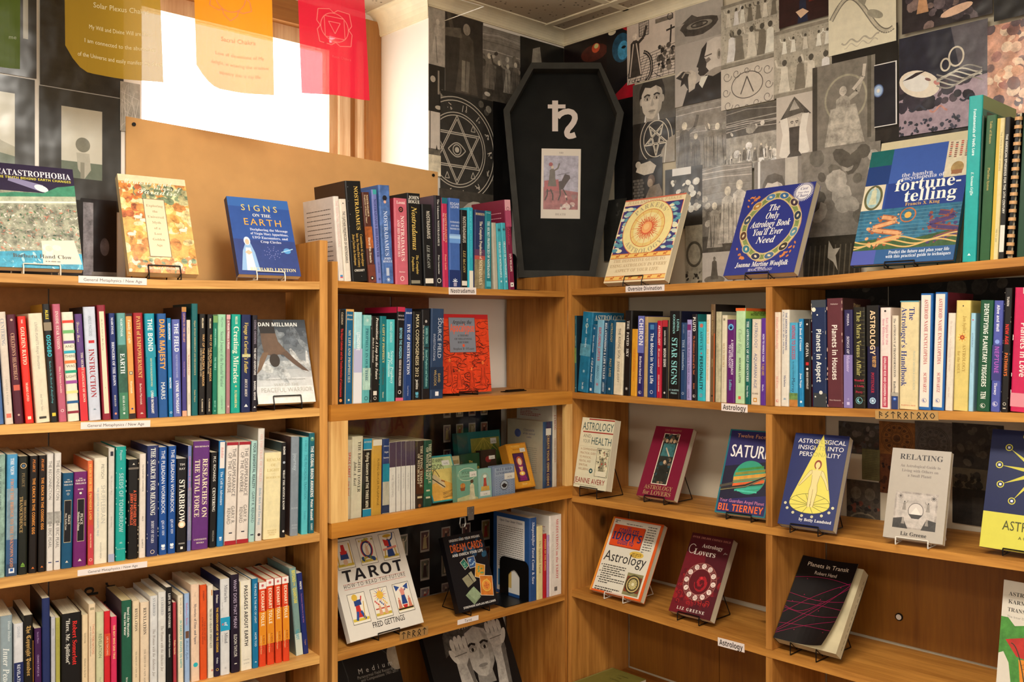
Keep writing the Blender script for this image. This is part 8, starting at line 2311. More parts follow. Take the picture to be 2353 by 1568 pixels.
def P_reach(a):
	H = a.H; r = rng_of('reach')
	a.rect(0, 0, 100, H, '24211e', .3); a.poly([(20, H * .1), (60, H * .05), (80, H * .18), (70, H * .34), (40, H * .36), (12, H * .26)], 'b0a89a', .2); a.ell(20, H * .1, 9, 9, 'a8a092', .2)
	for y in range(8):
		for x in range(3):
			a.rect(2 + x * 12 + (y % 2) * 4, H * (.44 + .07 * y), 12 + x * 12 + (y % 2) * 4, H * (.44 + .07 * y) + 6.2, '55504a', .2)
	a.ell(64, H * .5, 12, 15, '5a4a3e', .3); a.ell(60, H * .56, 9, 11, '8a7a68', .2); a.poly([(44, H * .9), (60, H * .64), (90, H * .6), (100, H * .8), (100, H), (44, H)], '6a5f52', .4)


def P_inkroom(a):
	H = a.H; r = rng_of('ink'); k = '2a2624'
	a.rect(0, 0, 100, H, 'b8ada2', .08)
	for q in range(10):
		a.line([(18 + q * 9, H * .6), (-10 + q * 12, H)], .8, k); a.line([(10, H * (.62 + .04 * q)), (100, H * (.52 + .05 * q))], .8, k)
	a.rect(26, H * .03, 46, H * .26, 'a89e94'); a.line([(26, H * .03), (46, H * .03), (46, H * .26), (26, H * .26), (26, H * .03)], 1.2, k)
	for q in range(5):
		a.line([(26, H * (.06 + .045 * q)), (46, H * (.03 + .045 * q))], .6, k); a.line([(26 + 4 * q, H * .03), (28 + 4 * q, H * .26)], .6, k)
	a.rect(60, H * .06, 96, H * .13, '6a6258', .5); a.ring(90, H * .08, 6, 6, 1.4, k)
	a.line([(92, H * .22), (90, H * .5)], 3, k); a.line([(82, H * .29), (99, H * .27)], 3, k)
	a.figure(17, H * .9, H * .72, '3a3430', 'c0b6aa', .5, 1); a.line([(14, H * .35), (6, H * .88)], 2.4, 'b8ada2'); a.line([(20, H * .35), (30, H * .88)], 2.4, 'b8ada2')
	a.curve(lambda t: (32 + 20 * cos(t), H * .78 + 26 * sin(t)), -1.4, 2.2, 18, 6, k, .3); a.curve(lambda t: (32 + 20 * cos(t), H * .78 + 26 * sin(t)), -1.4, 2.2, 12, .8, 'b8ada2')
	a.blobs(66, H * .5, 98, H * .9, 34, [k, '4a443e', '6a6258'], r, 2, 5, .6); a.curve(lambda t: (92 - 6 * t * cos(t), H * .84 - 4 * t * sin(t)), .3, 6, 16, 1.1, k)
	for q in range(7):
		a.text('ILOIOVI'[q], 5 + q * 6, H * .97, 3.4, k, 'S')


def P_profile(a):
	H = a.H
	a.rect(0, 0, 100, H, '9a938b', .08)
	prof = [(100, .04), (84, .02), (68, .06), (57, .15), (53, .26), (50, .34), (46, .42), (50, .44), (49, .48), (51, .5), (49, .53), (54, .58), (62, .585), (72, .53), (84, .5), (100, .5)]
	a.poly([(x, H * y) for x, y in prof], 'b4aca2', .12)
	a.poly([(x, H * y) for x, y in ((68, .06), (57, .15), (53, .26), (50, .34), (46, .42), (50, .44), (49, .48), (51, .5), (49, .53), (54, .58), (62, .585), (72, .53), (66, .46), (68, .36), (62, .3), (66, .18))], '2b2724', .12)
	a.poly([(64, H * .34), (72, H * .31), (76, H * .36), (68, H * .4)], '6a625a', .2); a.line([(62, H * .29), (78, H * .27)], 2, '4a443e'); a.ell(92, H * .3, 4, 9, '8f877c', .15); a.ell(92.5, H * .3, 2, 5, '5a544c')
	a.poly([(66, H * .56), (84, H * .5), (100, H * .5), (100, H * .62), (78, H * .64)], '8a8278', .15)
	a.poly([(16, H), (26, H * .76), (52, H * .66), (66, H * .58), (80, H * .63), (100, H * .58), (100, H)], '1d1a18', .2); a.poly([(56, H * .6), (70, H * .6), (58, H * .78), (51, H * .7)], 'c8c0b4')
	a.poly([(20, H * .5), (34, H * .44), (44, H * .5), (47, H * .6), (42, H * .76), (30, H * .8), (28, H * .64)], 'aaa296', .2); a.poly([(2, H * .52), (18, H * .45), (32, H * .47), (28, H * .56), (30, H * .78), (20, H * .64), (12, H * .68), (14, H * .58)], '26221f', .15)
	for q in range(3):
		a.line([(26 + q * 4, H * (.46 + .02 * q)), (12 + q * 5, H * (.44 + .012 * q)), (3 + q * 6, H * (.5 + .02 * q))], 3, ['b4aca0', '2a2622', '8a8276'][q], .1)


def P_isle(a):
	H = a.H; r = rng_of('isle')
	a.rect(0, 0, 100, H, '8c867e', .15); a.rect(0, 0, 100, H * .45, '98928a', .12)
	P = [(50 + (40 + r.uniform(-5, 5)) * cos(t / 14 * 2 * pi), H * .56 + (H * .22 + r.uniform(-3, 3)) * sin(t / 14 * 2 * pi)) for t in range(14)]
	a.poly(P, '3f3a35', .6); a.ell(52, H * .55, 27, H * .1, '7a746a', .5); a.ring(52, H * .54, 18, H * .08, 3, '35312d', .4); a.ell(52, H * .54, 8, H * .04, '46413b', .5)
	a.poly([(14, H * .42), (36, H * .24), (50, H * .36)], '46413c', .4)


def P_wheel(ink, bg, c2):
	def f(a):
		H = a.H; r = rng_of('wheel', ink)
		a.rect(0, 0, 100, H, bg, .4)
		for q in (44, 40, 18, 15):
			a.ring(50, H * .5, q, q, 1, ink)
		for k in range(12):
			t = 2 * pi * k / 12; a.line([(50 + 18 * cos(t), H * .5 + 18 * sin(t)), (50 + 40 * cos(t), H * .5 + 40 * sin(t))], .8, ink); a.ell(50 + 30 * cos(t + .26), H * .5 + 30 * sin(t + .26), 5, 4, c2, .6, 10)
		a.ell(50, H * .5, 10, 10, c2, .6)
	return f


def P_serpent(a):
	H = a.H
	a.rect(0, 0, 100, H, 'c4bca6', .08)
	for f0, c, w in ((lambda t: (4 + 92 * t, H * (.5 - .28 * sin(t * 5.2)) + 6 * t), '6a665a', 7), (lambda t: (4 + 92 * t, H * (.5 - .28 * sin(t * 5.2)) + 6 * t), 'a8a290', 4)):
		a.curve(f0, 0, 1, 34, w, c, .3)
	a.ell(70, H * .56, 13, 5.5, '8a8676', .3, 16, .5); a.poly([(44, H * .3), (52, H * .1), (60, H * .28), (54, H * .42)], '8a8676', .3)
	a.curve(lambda t: (20 + 56 * t, H * .86 + 3 * sin(t * 18)), 0, 1, 26, 2.4, '9a9484', .2); a.curve(lambda t: (24 + 50 * t, H * .92 + 3 * sin(t * 18 + 1)), 0, 1, 26, 1.4, 'a8a290', .2)


def P_recline(a):
	"""A stand-in dark painting: pale tilted oval head, loose ribbons, dark ground."""
	H = a.H; r = rng_of('recline')
	a.rect(0, 0, 100, H, '1c1d2a', .4); a.poly([(0, H * .62), (100, H * .52), (100, H), (0, H)], '8a7a84', .3); a.poly([(60, 0), (100, 0), (100, H * .5), (70, H * .45)], '4a464c', .3)
	a.blobs(0, H * .5, 80, H * .72, 40, ['1d1a22', '2a2630', '3a3038'], r, 4, 9, .4); a.ell(24, H * .50, 25, 15, 'd0b8a8', .12, 26, .42); a.ell(20, H * .48, 16, 10, 'e0ccba', .08, 20, .42)
	a.ell(34, H * .47, 4, 1.6, '6a4a44', .1, 10, .5); a.ell(44, H * .52, 4, 2.4, 'a8706a', .1, 10, .6); a.poly([(4, H * .44), (20, H * .38), (32, H * .38), (16, H * .43)], '2a2226', .2)
	for k in range(7):
		y = H * (.44 + .02 * k); a.curve(lambda t: (44 + 50 * t, y + 4 * sin(t * 7 + k)), 0, 1, 16, 1.6, r.choice(['a8a498', 'c8c4b8', '7a766e']), .3)
	for x, y, q in ((66, .3, 9), (54, .36, 6)):
		a.ring(x, H * y, q, q * 1.3, 2, 'b0a898', .3)
	for x, y in ((12, .74), (70, .72), (36, .78)):
		a.curve(lambda t: (x + 5 * t, H * y + 3 * sin(t * 2)), 0, 4, 16, 2.2, r.choice(['2a2c38', 'a87a70', '24242c']), .3)
	a.blobs(0, H * .86, 70, H, 46, ['2a2c3a', '3a3c4a', '24262e'], r, 1.2, 2.6, .2)


def P_moon(a):
	H = a.H
	a.rect(0, 0, 100, H, 'c8c4bc'); a.rect(0, 4, 94, H - 4, '12131c', .2)
	for q, c in ((24, '3a4a6a'), (21, '6a80a8'), (17, '8fa4c4'), (8, 'b8b4b8'), (4, 'd8c4b0')):
		a.ell(18, H * .42, q, q * 1.2, c, .1, 26)


def P_pale(seed, fig=True):
	def f(a):
		H = a.H; r = rng_of('pale', seed)
		a.rect(0, 0, 100, H, '3a3936', .12)
		a.rect(26, H * .14, 76, H * .74, 'c8c4b4', .03); a.rect(26, H * .6, 76, H * .74, '6a7464', .15)
		if fig:
			a.ell(52, H * .45, 9, 9.5, '7a7868', .2); a.poly([(44, H * .52), (60, H * .52), (62, H * .66), (54, H * .74), (46, H * .66)], 'b0ac9c', .1); a.rect(49, H * .6, 54, H * .74, '8a8878')
		else:
			a.poly([(26, H * .36), (40, H * .4), (60, H * .54), (76, H * .58), (76, H * .66), (26, H * .6)], 'a8a490', .1); a.ell(28, H * .34, 8, 8, '6a6858', .2)
	return f


RW = [  # order: back to front
(1296, 1396, 100, 290, lambda a: (a.rect(0, 0, 100, a.H, '160c0c', .3), a.ell(70, a.H * .22, 30, 14, '4a1c14', .5), a.ell(74, a.H * .17, 9, 8, 'b84a2a', .2), a.ell(75, a.H * .15, 5, 4, 'e8c880')), '160c0c', 'dark poster with a small red orange glow, right of the wall corner', {}),
(1394, 1458, 68, 240, lambda a: (a.rect(0, 0, 100, a.H, '120f12', .2), a.ell(54, a.H * .3, 34, 40, '1d4a66', .6), a.ell(60, a.H * .34, 20, 26, '3a86b0', .6), a.ell(62, a.H * .3, 8, 4, '0c1014'), a.poly([(40, 0), (100, 0), (100, a.H * .3), (80, a.H * .12)], '9a1420', .3), a.poly([(30, a.H * .9), (100, a.H * .7), (100, a.H), (40, a.H)], '9a1424', .2), a.ell(20, a.H * .06, 14, 8, 'c8b8a0', .2)), '120f12', 'poster of a blue lit face on black and red, above the coffin', {}),
(1412, 1460, 232, 655, P_plain('0e0d0d'), '0e0d0d', 'tall black paper sheet on the wall right of the coffin', {}),
(1441, 1552, 57, 196, P_inkroom, 'b8ada2', 'ink drawing poster of a robed figure in a tiled room', {}),
(1454, 1552, 197, 292, P_portrait('4e4a43', 'b0a89c', 46, .42, 32), '4e4a43', 'grey portrait poster of a young man with a white collar', {}),
(1454, 1551, 288, 386, P_penta, '2a2622', 'black poster with a pale ringed five-pointed star', {}),
(1453, 1522, 372, 470, P_reach, '24211e', 'grey poster of a bent body above a stone wall', {}),
(1551, 1661, 25, 112, P_isle, '8c867e', 'grey poster of a rocky island with rings', {}),
(1551, 1661, 108, 248, P_profile, 'a49c94', 'grey poster of a bald man in profile raising a hand', {}),
(1553, 1670, 249, 409, P_figures('6e6860', 4, .6, ['58534c', '8a847a', '746e64'], 'proc', '8a857a', sky='7a746c'), '6e6860', 'grey poster of robed figures beside a bright plume', {}),
(1528, 1614, 392, 530, lambda a: (a.rect(0, 0, 100, a.H, '2e2b28', .3), a.blobs(10, a.H * .2, 95, a.H * .7, 34, ['c8c2b6', 'a8a298', '5a564e'], rng_of('lily'), 4, 10, .3), a.rect(20, 0, 70, a.H * .12, 'c8c4bc')), '2e2b28', 'dark poster with white flame-like petals', {}),
(1575, 1616, 520, 652, lambda a: (a.rect(0, 0, 100, a.H, '8a8474', .4), a.ring(50, a.H * .5, 46, 60, 12, '4a463c', .5), a.blobs(0, a.H * .8, 100, a.H, 16, ['2a2722', '5a564a'], rng_of('arch'), 4, 10, .5)), '8a8474', 'grey green poster with a dark arch, behind the sun dial book', {}),
(1388, 1440, 462, 600, P_plain('24231f', 14, ['3a3833', '1b1a18'], 31), '24231f', 'small dark grey poster behind the sun dial book', {}),
(1657, 1792, 16, 160, P_frieze('fr1', ((.36, .26, 7), (.92, .46, 5))), 'a09a8c', 'grey frieze poster with two rows of carved figures, next to the crown moulding', {}),
(1790, 1906, -40, 66, lambda a: (a.rect(0, 0, 100, a.H, '2a1414', .4), a.rect(60, 0, 100, a.H * .6, '5a1c18', .3), a.figure(48, a.H * 1.0, a.H * .6, '1c2238', 'c8a488', .3, 1), a.poly([(34, a.H * .74), (48, a.H * .7), (60, a.H * .8), (44, a.H * .9)], 'c8a488', .1)), '2a1414', 'dark red painting poster of a woman in a blue bodice', {}),
(1657, 1779, 161, 255, lambda a: (a.rect(0, 0, 100, a.H, 'b0a89c', .1), [a.curve(lambda t, x=x, y=y, q=q: (x + q * cos(t) * (1 - .1 * t), y + q * sin(t) * (1 - .1 * t)), 0, 7, 16, 1.1, '5a544c') for x, y, q in [(12, 14, 9), (30, 12, 8), (70, 12, 8), (88, 16, 9), (10, 40, 8), (90, 40, 8), (14, 62, 9), (32, 68, 8), (68, 66, 8), (88, 60, 9), (50, 10, 6), (50, 70, 6)]], a.ring(50, a.H * .5, 30, 22, 1.4, '4a443e'), a.line([(50, a.H * .3), (38, a.H * .7)], 2, '4a443e'), a.line([(50, a.H * .3), (62, a.H * .7)], 2, '4a443e')), 'b0a89c', 'pale engraving poster with scrollwork round a pair of compasses', {}),
(1778, 1926, 76, 228, P_frieze('fr2', ((.36, .22, 5), (.93, .46, 4)), '989284'), '989284', 'overlapping grey frieze poster with standing and seated carved figures', {}),
(1669, 1789, 256, 396, P_figures('8a857c', 8, .2, ['d8d4cc', 'c0bab0', '6a655c'], 'may', '9a958c', sky='4a4640', base=.92, arms=False), '8a857c', 'grey poster of a crowd in white round a tall pole', dict(post=1)),
(1784, 1868, 226, 372, lambda a: (a.rect(0, 0, 100, a.H, 'a8a096', .08), a.poly([(6, a.H * .4), (50, a.H * .03), (96, a.H * .34), (70, a.H * .3), (30, a.H * .34)], '46423c', .6), a.poly([(36, a.H * .24), (50, a.H * .08), (64, a.H * .23)], 'a8a298', .2), a.head(50, a.H * .44, 19, 'b0a89c', '2a2622', False), [a.line([(18 + 4.4 * k, a.H * .36), (40 + 1.4 * k, a.H * .1)], .7, '6a655c') for k in range(15)], a.poly([(36, a.H * .5), (64, a.H * .5), (70, a.H), (30, a.H)], '3f3b36', .4), a.poly([(10, a.H * .36), (30, a.H * .34), (36, a.H * .56), (38, a.H * .9), (24, a.H), (8, a.H * .92), (18, a.H * .6)], 'c4bcb2', .1), a.poly([(90, a.H * .32), (72, a.H * .32), (64, a.H * .54), (62, a.H * .88), (74, a.H * .98), (92, a.H * .9), (82, a.H * .58)], 'c4bcb2', .1)), 'a8a096', 'pale poster of a person in a cone hat with raised forearms', {}),
(1912, 2064, 90, 352, P_plain('14120f', 10, ['1d1b17'], 5), '14120f', 'black poster sheet behind the moon picture', {}),
(2011, 2290, 300, 430, P_plain('171513', 8, ['201d1a'], 61), '171513', 'black poster sheet below the violet painting, behind the fortune book', {}),
(1867, 2011, 157, 356, lambda a: (a.rect(0, 0, 100, a.H, '6a655c', .3), a.ring(54, a.H * .42, 34, 36, 3, '85806f', .3), a.figure(50, a.H * .94, a.H * .66, '8f897e', 'b0a89c', .6, 1), a.poly([(20, a.H * .94), (30, a.H * .52), (70, a.H * .5), (84, a.H * .94)], '958f84', .6), a.line([(66, a.H * .34), (82, a.H * .22), (84, a.H * .08)], 5, 'aaa296', .2), a.rect(0, 0, 8, a.H, '35322c', .3), a.rect(88, 0, 94, a.H * .9, '4e4a41', .3)), '6a655c', 'dim grey poster of a seated robed woman raising one arm', {}),
(1904, 2059, -30, 130, P_serpent, 'c4bca6', 'cream poster with a drawn coiling sea serpent', {}),
(2009, 2061, 150, 294, P_moon, 'c8c4bc', 'night photo poster with a glowing moon and white border', {}),
(2073, 2281, -110, 80, lambda a: (a.rect(0, 0, 100, a.H, '241f22', .5), a.blobs(5, a.H * .3, 95, a.H, 50, ['3a3338', '1d1a1e', '5a5054', '6a5a56'], rng_of('hell'), 3, 9, .6), [a.figure(x, y * a.H, a.H * .34, 'a8805e', 'c8a080', .3, s) for x, y, s in ((24, .8, 1), (60, .7, -1), (82, .72, 1))], a.ell(62, a.H * .86, 18, 5, 'c0a088', .2, 16, -.2)), '241f22', 'dark painting poster with pale bodies among smoke, top right', {}),
(2066, 2270, 90, 315, P_recline, '1c1d2a', 'dark violet painting poster with a pale reclining head', {}),
(2269, 2420, 62, 330, lambda a: (a.rect(0, 0, 100, a.H, 'a87a64', .5), a.blobs(0, 0, 100, a.H, 90, ['b88a70', '6a4a44', 'c8a088', '8a5a50', '4a3a3e', 'd0a890'], rng_of('fall'), 4, 11, .5)), 'a87a64', 'warm pink painting poster crowded with figures, right edge of the photo', {}),
(2284, 2420, -60, 50, P_plain('0f0e0e', 8, ['17161a'], 9), '0f0e0e', 'black poster at the top right corner of the photo', {}),
(1733, 1842, 374, 520, lambda a: (a.rect(0, 0, 100, a.H, '75706a', .25), a.rect(66, 0, 92, a.H, 'a8a298', .15), a.rect(8, 0, 13, a.H, 'c8c4bc'), a.head(42, a.H * .5, 26, 'b8b0a8', '55504a')), '75706a', 'grey portrait poster just above the royal blue zodiac book', {}),
(1614, 1728, 388, 584, P_figures('66615a', 3, .62, ['a8a298', '7a756c', '8f897f'], 'thr', '4a4640', sky='7a756e'), '66615a', 'grey poster of a white robed woman lifting her arm over a crouching pair', {}),
(1614, 1684, 582, 655, lambda a: (a.rect(0, 0, 100, a.H, 'a8a29a', .1), a.ell(40, a.H * .86, 34, 12, '6a655c', .4), a.figure(40, a.H * .84, a.H * .7, '57524a', '6a655c', .4)), 'a8a29a', 'small pale poster of a seated meditating statue', {}),
(1842, 2024, 352, 560, P_plain('6f6a62', 26, ['8a857c', '5a564e', '4a463f', '9a948a'], 77, 6, 16, .4), '6f6a62', 'misty grey poster with pale veiled shapes, between the two blue books', {}),
(1846, 1976, 548, 645, lambda a: (a.rect(0, 0, 100, a.H, '2e2a22', .5), [a.line([(q * 9, a.H), (q * 9 + 4, a.H * .2)], 2.2, '4e483c', .3) for q in range(12)], a.poly([(46, a.H * .1), (54, a.H * .3), (66, a.H * .28), (58, a.H * .45), (62, a.H * .8), (54, a.H * .6), (44, a.H * .5)], '8f897c', .2)), '2e2a22', 'dark brown poster of thin tree trunks, low between the two blue books', {}),
]
for i, (ul, ur, vt, vb, fn, base, lab, kw) in enumerate(RW):
	sheet(RWALL, .0012 + i * .00075, ul, ur, vt, vb, fn, base, lab, rot=rng_of(lab).uniform(-.008, .008), sheen_gain=1.45)

LW = [
(986, 1024, 11, 147, lambda a: (a.rect(0, 0, 100, a.H, '9a948a', .3), a.figure(52, a.H * .8, a.H * .6, 'a8a298', 'b4aea4', .4, 1), a.line([(40, a.H * .5), (48, a.H * .95)], 3, '4a463f')), '9a948a', 'narrow light grey poster of a leaping figure beside the white pillar', {}),
(1023, 1110, 24, 214, lambda a: (a.rect(0, 0, 100, a.H, '35302b', .35), a.figure(56, a.H * .95, a.H * .86, '4a443c', '8a8276', .4, -1), a.line([(48, a.H * .55), (46, a.H * .93)], 9, '7a7468', .3), a.line([(60, a.H * .55), (56, a.H * .93)], 9, '6a645a', .3), a.poly([(0, a.H * .2), (40, a.H * .16), (44, a.H * .28), (0, a.H * .3)], '5e584e', .4)), '35302b', 'dark brown grey poster of a brooding standing man', {}),
(1109, 1199, 58, 236, P_figures('57514a', 4, .44, ['3f3a34', '8f897e', '6a645b', 'a8a298'], 'moses', '46413a', sky='7a746c', base=.86), '57514a', 'engraved poster of a robed group gathered under a streaky sky', {}),
(1196, 1296, 82, 300, lambda a: (a.rect(0, 0, 100, a.H, '1c1b19', .3), a.poly([(20, a.H * .5), (28, a.H * .1), (44, a.H * .06), (52, a.H * .4), (60, a.H * .5)], '8f897e', .4)), '1c1b19', 'black poster with a pale draped shape, left of the wall corner', {}),
(985, 1022, 146, 256, lambda a: (a.rect(0, 0, 100, a.H, '26231f', .3), a.ell(26, a.H * .3, 16, 16, 'a8a092', .2), a.ell(84, a.H * .56, 15, 18, 'b0a898', .2), a.rect(56, a.H * .1, 66, a.H * .6, '8a8276', .2), a.ell(60, a.H * .88, 20, 10, 'b0a898', .2)), '26231f', 'narrow dark poster of two men by a doorway', {}),
(985, 1022, 254, 356, lambda a: (a.rect(0, 0, 100, a.H, 'bcb4aa', .1), [a.rect(x, 0, x + 5, a.H * .86, '3a3630', .3) for x in (6, 70, 84)], a.rect(0, a.H * .84, 100, a.H, '5a554c', .6), a.poly([(44, a.H * .86), (50, a.H * .74), (56, a.H * .86)], '1f1c19')), 'bcb4aa', 'narrow poster of bright light between dark tree trunks', {}),
(1012, 1134, 206, 470, P_magic, '23211e', 'large dark poster of a magic circle with a hexagram and an eye', {}),
(1010, 1134, 432, 640, lambda a: (a.rect(0, 0, 100, a.H, '5e5952', .2), a.rect(0, 0, 100, a.H * .12, '3a3630', .4), a.ell(66, a.H * .42, 34, 40, 'a8a298', .2), a.poly([(40, a.H * .3), (52, a.H * .28), (74, a.H), (60, a.H)], 'b8b2a8', .2)), '5e5952', 'grey poster with a pale rounded form behind the prophecy books', {}),
(985, 1013, 354, 402, P_plain('c8bfa8', 0), 'c8bfa8', 'small blank cream paper stuck beside the white pillar', {}),
(1134, 1176, 232, 650, P_plain('0c0b0b'), '0c0b0b', 'tall black paper sheet on the wall left of the coffin', {}),
]
for i, (ul, ur, vt, vb, fn, base, lab, kw) in enumerate(LW):
	sheet(LWALL, .0012 + i * .0008, ul, ur, vt, vb, fn, base, lab, rot=rng_of(lab).uniform(-.006, .006), sheen_gain=1.25)
FL = [
(-120, 80, 150, 440, P_pale(2, False), '3a3936', 'black bordered poster with a pale picture at the left edge of the photo', {}),
(90, 278, 196, 472, P_pale(1), '3a3936', 'black bordered poster with a pale square picture of a dark haired head', {}),
(92, 284, -120, 194, P_plain('33312e', 6, ['3a3835', '2c2a28'], 4), '33312e', 'plain black glossy poster above the one with the dark haired head', {}),
(-120, 84, -160, 146, lambda a: (a.rect(0, 0, 100, a.H, '35332f', .15), a.rect(84, a.H * .3, 90, a.H * .7, 'a8a496')), '35332f', 'plain black glossy poster behind the green banner', {}),
(186, 268, 455, 632, lambda a: (a.rect(0, 0, 100, a.H, '1c191a', .3), a.rect(6, a.H * .05, 34, a.H, '8a868a', .6), a.ell(66, a.H * .62, 13, 26, '5a5254', .5), a.rect(30, a.H * .95, 100, a.H, '8a847c', .3)), '1c191a', 'narrow dark poster with a blurred grey figure, behind the flooded town paperback', {}),
(276, 322, 186, 300, lambda a: (a.rect(0, 0, 100, a.H, 'a8a49a', .3), [a.line([(rng_of(q).uniform(0, 100), rng_of(q, 1).uniform(0, a.H)), (rng_of(q, 2).uniform(0, 100), rng_of(q, 3).uniform(0, a.H))], 1.6, 'd8d4cc') for q in range(22)]), 'a8a49a', 'crinkled clear plastic sheet beside the window, above the cardboard', {}),
(-140, 190, 430, 640, P_plain('201f1d', 10, ['2a2826', '191817'], 12), '201f1d', 'dark poster sheet low on the wall behind the flooded town paperback', {}),
]
for i, (ul, ur, vt, vb, fn, base, lab, kw) in enumerate(FL):
	sheet(LWALL, .0012 + i * .0008, ul, min(ur, 325), vt, vb, fn, base, lab)

# pictures on the wall inside the right bookcase's right bay
CC = (1920, 960, 5.434)
def cc(x, y):
	return CC[0] + x / CC[2], CC[1] + y / CC[2]
RB = [
(40, 548, 40, 430, P_plain('4a463f', 30, ['5a5a58', '6a625a', '3a3632', '57463f'], 21, 3, 9), '4a463f', 'grey blue engraved picture at the back of the right bay, third shelf'),
(1452, 2100, 60, 625, P_plain('35302a', 24, ['2a2622', '443e36', '504a40'], 22, 3, 12), '35302a', 'dark grey picture at the back of the right bay, behind the star book'),
(988, 1456, 40, 560, P_wheel('2f2b2a', '605a54', '4a4644'), '605a54', 'grey circle diagram picture above the plain grey paperback'),
(544, 992, 40, 445, P_wheel('3a2414', '8a5a2a', '5a3a20'), '8a5a2a', 'orange brown zodiac wheel picture at the back of the right bay'),
(330, 552, 385, 770, lambda a: (a.rect(0, 0, 100, a.H, '6a6540', .25), a.lines_of_text(14, a.H * .08, 88, 16, a.H * .055, '3f3c26', rng_of('vt'), 2)), '6a6540', 'olive text sheet at the back of the right bay, beside the navy paperback'),
(540, 760, 420, 930, P_plain('6a3c20', 20, ['4a2a18', '7a4a28', '2f1c14'], 24, 5, 14), '6a3c20', 'rusty brown picture left of the plain grey paperback'),
(140, 556, 765, 1330, lambda a: (a.rect(0, 0, 100, a.H, '4e453a', .5), a.ell(28, a.H * .28, 16, 18, '6a6050', .5), a.ell(70, a.H * .28, 16, 18, '6a6050', .5), a.ring(50, a.H * .86, 40, 22, 5, '7a6e58', .3), a.blobs(5, a.H * .4, 95, a.H * .7, 20, ['2a2420', '6a3a2a', '3a342c'], rng_of('sc'), 4, 10, .5)), '4e453a', 'brown engraved scene picture low at the back of the right bay'),
(1460, 1920, 615, 1310, lambda a: (a.rect(0, 0, 100, a.H, '5a5242', .2), a.blobs(10, a.H * .1, 80, a.H * .36, 40, ['1f1c17', '2a261f', '35302a'], rng_of('tree'), 4, 10, .4), a.rect(0, a.H * .36, 100, a.H, '24201b', .5), a.rect(54, a.H * .5, 84, a.H, '322d26', .4)), '5a5242', 'picture of a dark tree on a hill right of the plain grey paperback'),
]
for i, (x0, x1, y0, y1, fn, base, lab) in enumerate(RB):
	a, b = cc(x0, y0); c, d = cc(x1, y1)
	sheet(RGT, -RD - .0045 + .0007 * (i % 5), a, c, b, d, fn, base, lab, mat='matte')
for i, (ul, ur, vt, vb, c, lab) in enumerate([(1868, 2040, 655, 760, '201d1a', 'dark picture behind the books of the right bay, second shelf, left one'), (2042, 2360, 650, 770, '1a1816', 'dark picture behind the books of the right bay, second shelf, right one')]):
	sheet(RGT, -RD - .004 + .0006 * i, ul, ur, vt, vb, P_plain(c, 16, ['35312c', '2a2723', '47423a'], 40 + i, 3, 8), c, lab, mat='matte')

# black sheets printed with small picture cards, on the wall behind the middle bookcase
def P_cards(cols, rows, w, h, x0, y0, dx, dy, seed):
	def f(a):
		r = rng_of(seed)
		a.rect(0, 0, 100, a.H, '0f0e0f', .1)
		for i in range(cols):
			for j in range(rows):
				x, y = x0 + i * dx, y0 + j * dy
				a.rect(x, y, x + w, y + h, 'a8a094'); c = r.choice(['8a5a4a', '6a6a5a', '8a7a4a', '5a3a3a', '7a6a6a', '4a5a6a'])
				a.rect(x + w * .1, y + h * .07, x + w * .9, y + h * .9, c, .4); a.figure(x + w / 2, y + h * .85, h * .66, r.choice(['c8b89a', '3a2a2a', '9a3a30', 'b0a070']), 'c8b090', .2, 1)
	return f


def mid_sheet(s0, s1, z0, z1, fn, label, n=-.2655):
	mb = MB(); w, h = s1 - s0, z1 - z0
	mb.box(0, w, 0, .0006, 0, h, hexc('0f0e0f'))
	a = Art(w, h); fn(a); clipped(a).emit(mb, 0, h, -.0001)
	o = mb.build('poster', M['poster']); o.matrix_world = MID.mat(s0, n, z0)
	return tag(o, label, 'poster')


mid_sheet(.49, .80, 1.078, 1.357, P_cards(4, 3, 9, 17, 24, 3, 16, 24, 'c1'), 'black sheet of small picture cards at the back of the glazed case')
mid_sheet(.03, .80, .769, 1.06, P_cards(9, 4, 4.4, 8.2, 6, 1.5, 10.4, 11, 'c2'), 'black sheet of small picture cards at the back of the tarot shelf')

# ================================================================ COFFIN
CF = Frame(w2(0, 2.93), w2(1, 0))
def cfp(x, y):
	u, v = 1130 + x / 2.8, 120 + y / 2.8
	return ((u - PXC) * 2.93 / PXF, EYE + (HOR - v) * 2.93 / PXF)


ZB = 1.7275
co = [cfp(*p) for p in ((175, 1452), (665, 1452), (850, 390), (700, 66), (255, 66), (75, 370))]
ci = [cfp(*p) for p in ((208, 1404), (628, 1406), (806, 394), (690, 106), (268, 106), (116, 382))]
cx0 = (co[0][0] + co[1][0]) / 2
dz = ZB - co[0][1]
co = [(x - cx0, z - co[0][1] if i < 2 else z + dz * 0 - ZB) for i, (x, z) in enumerate(co)]
co[0] = (co[0][0], 0.0); co[1] = (co[1][0], 0.0)
ci = [(x - cx0, z - ZB) for x, z in ci]
t = thing('coffin', CF.mat(cx0, 0, ZB), 'small open black coffin standing upright in the corner, white planet sign inside', 'coffin')
DEP = .065
for k, nm in enumerate(('bottom_board', 'side_board', 'shoulder_board', 'top_board', 'shoulder_board', 'side_board')):
	a, b, c, d = co[k], co[(k + 1) % 6], ci[(k + 1) % 6], ci[k]
	mb = MB()
	fr_ = [(a[0], 0, a[1]), (b[0], 0, b[1]), (c[0], 0, c[1]), (d[0], 0, d[1])]
	bk_ = [(p[0], DEP, p[2]) for p in fr_]
	mb.face(fr_); mb.face(bk_[::-1])
	for i in range(4):
		j = (i + 1) % 4
		mb.face([fr_[i], bk_[i], bk_[j], fr_[j]])
	mb.build(nm, M['blackd'], t)
mb = MB()
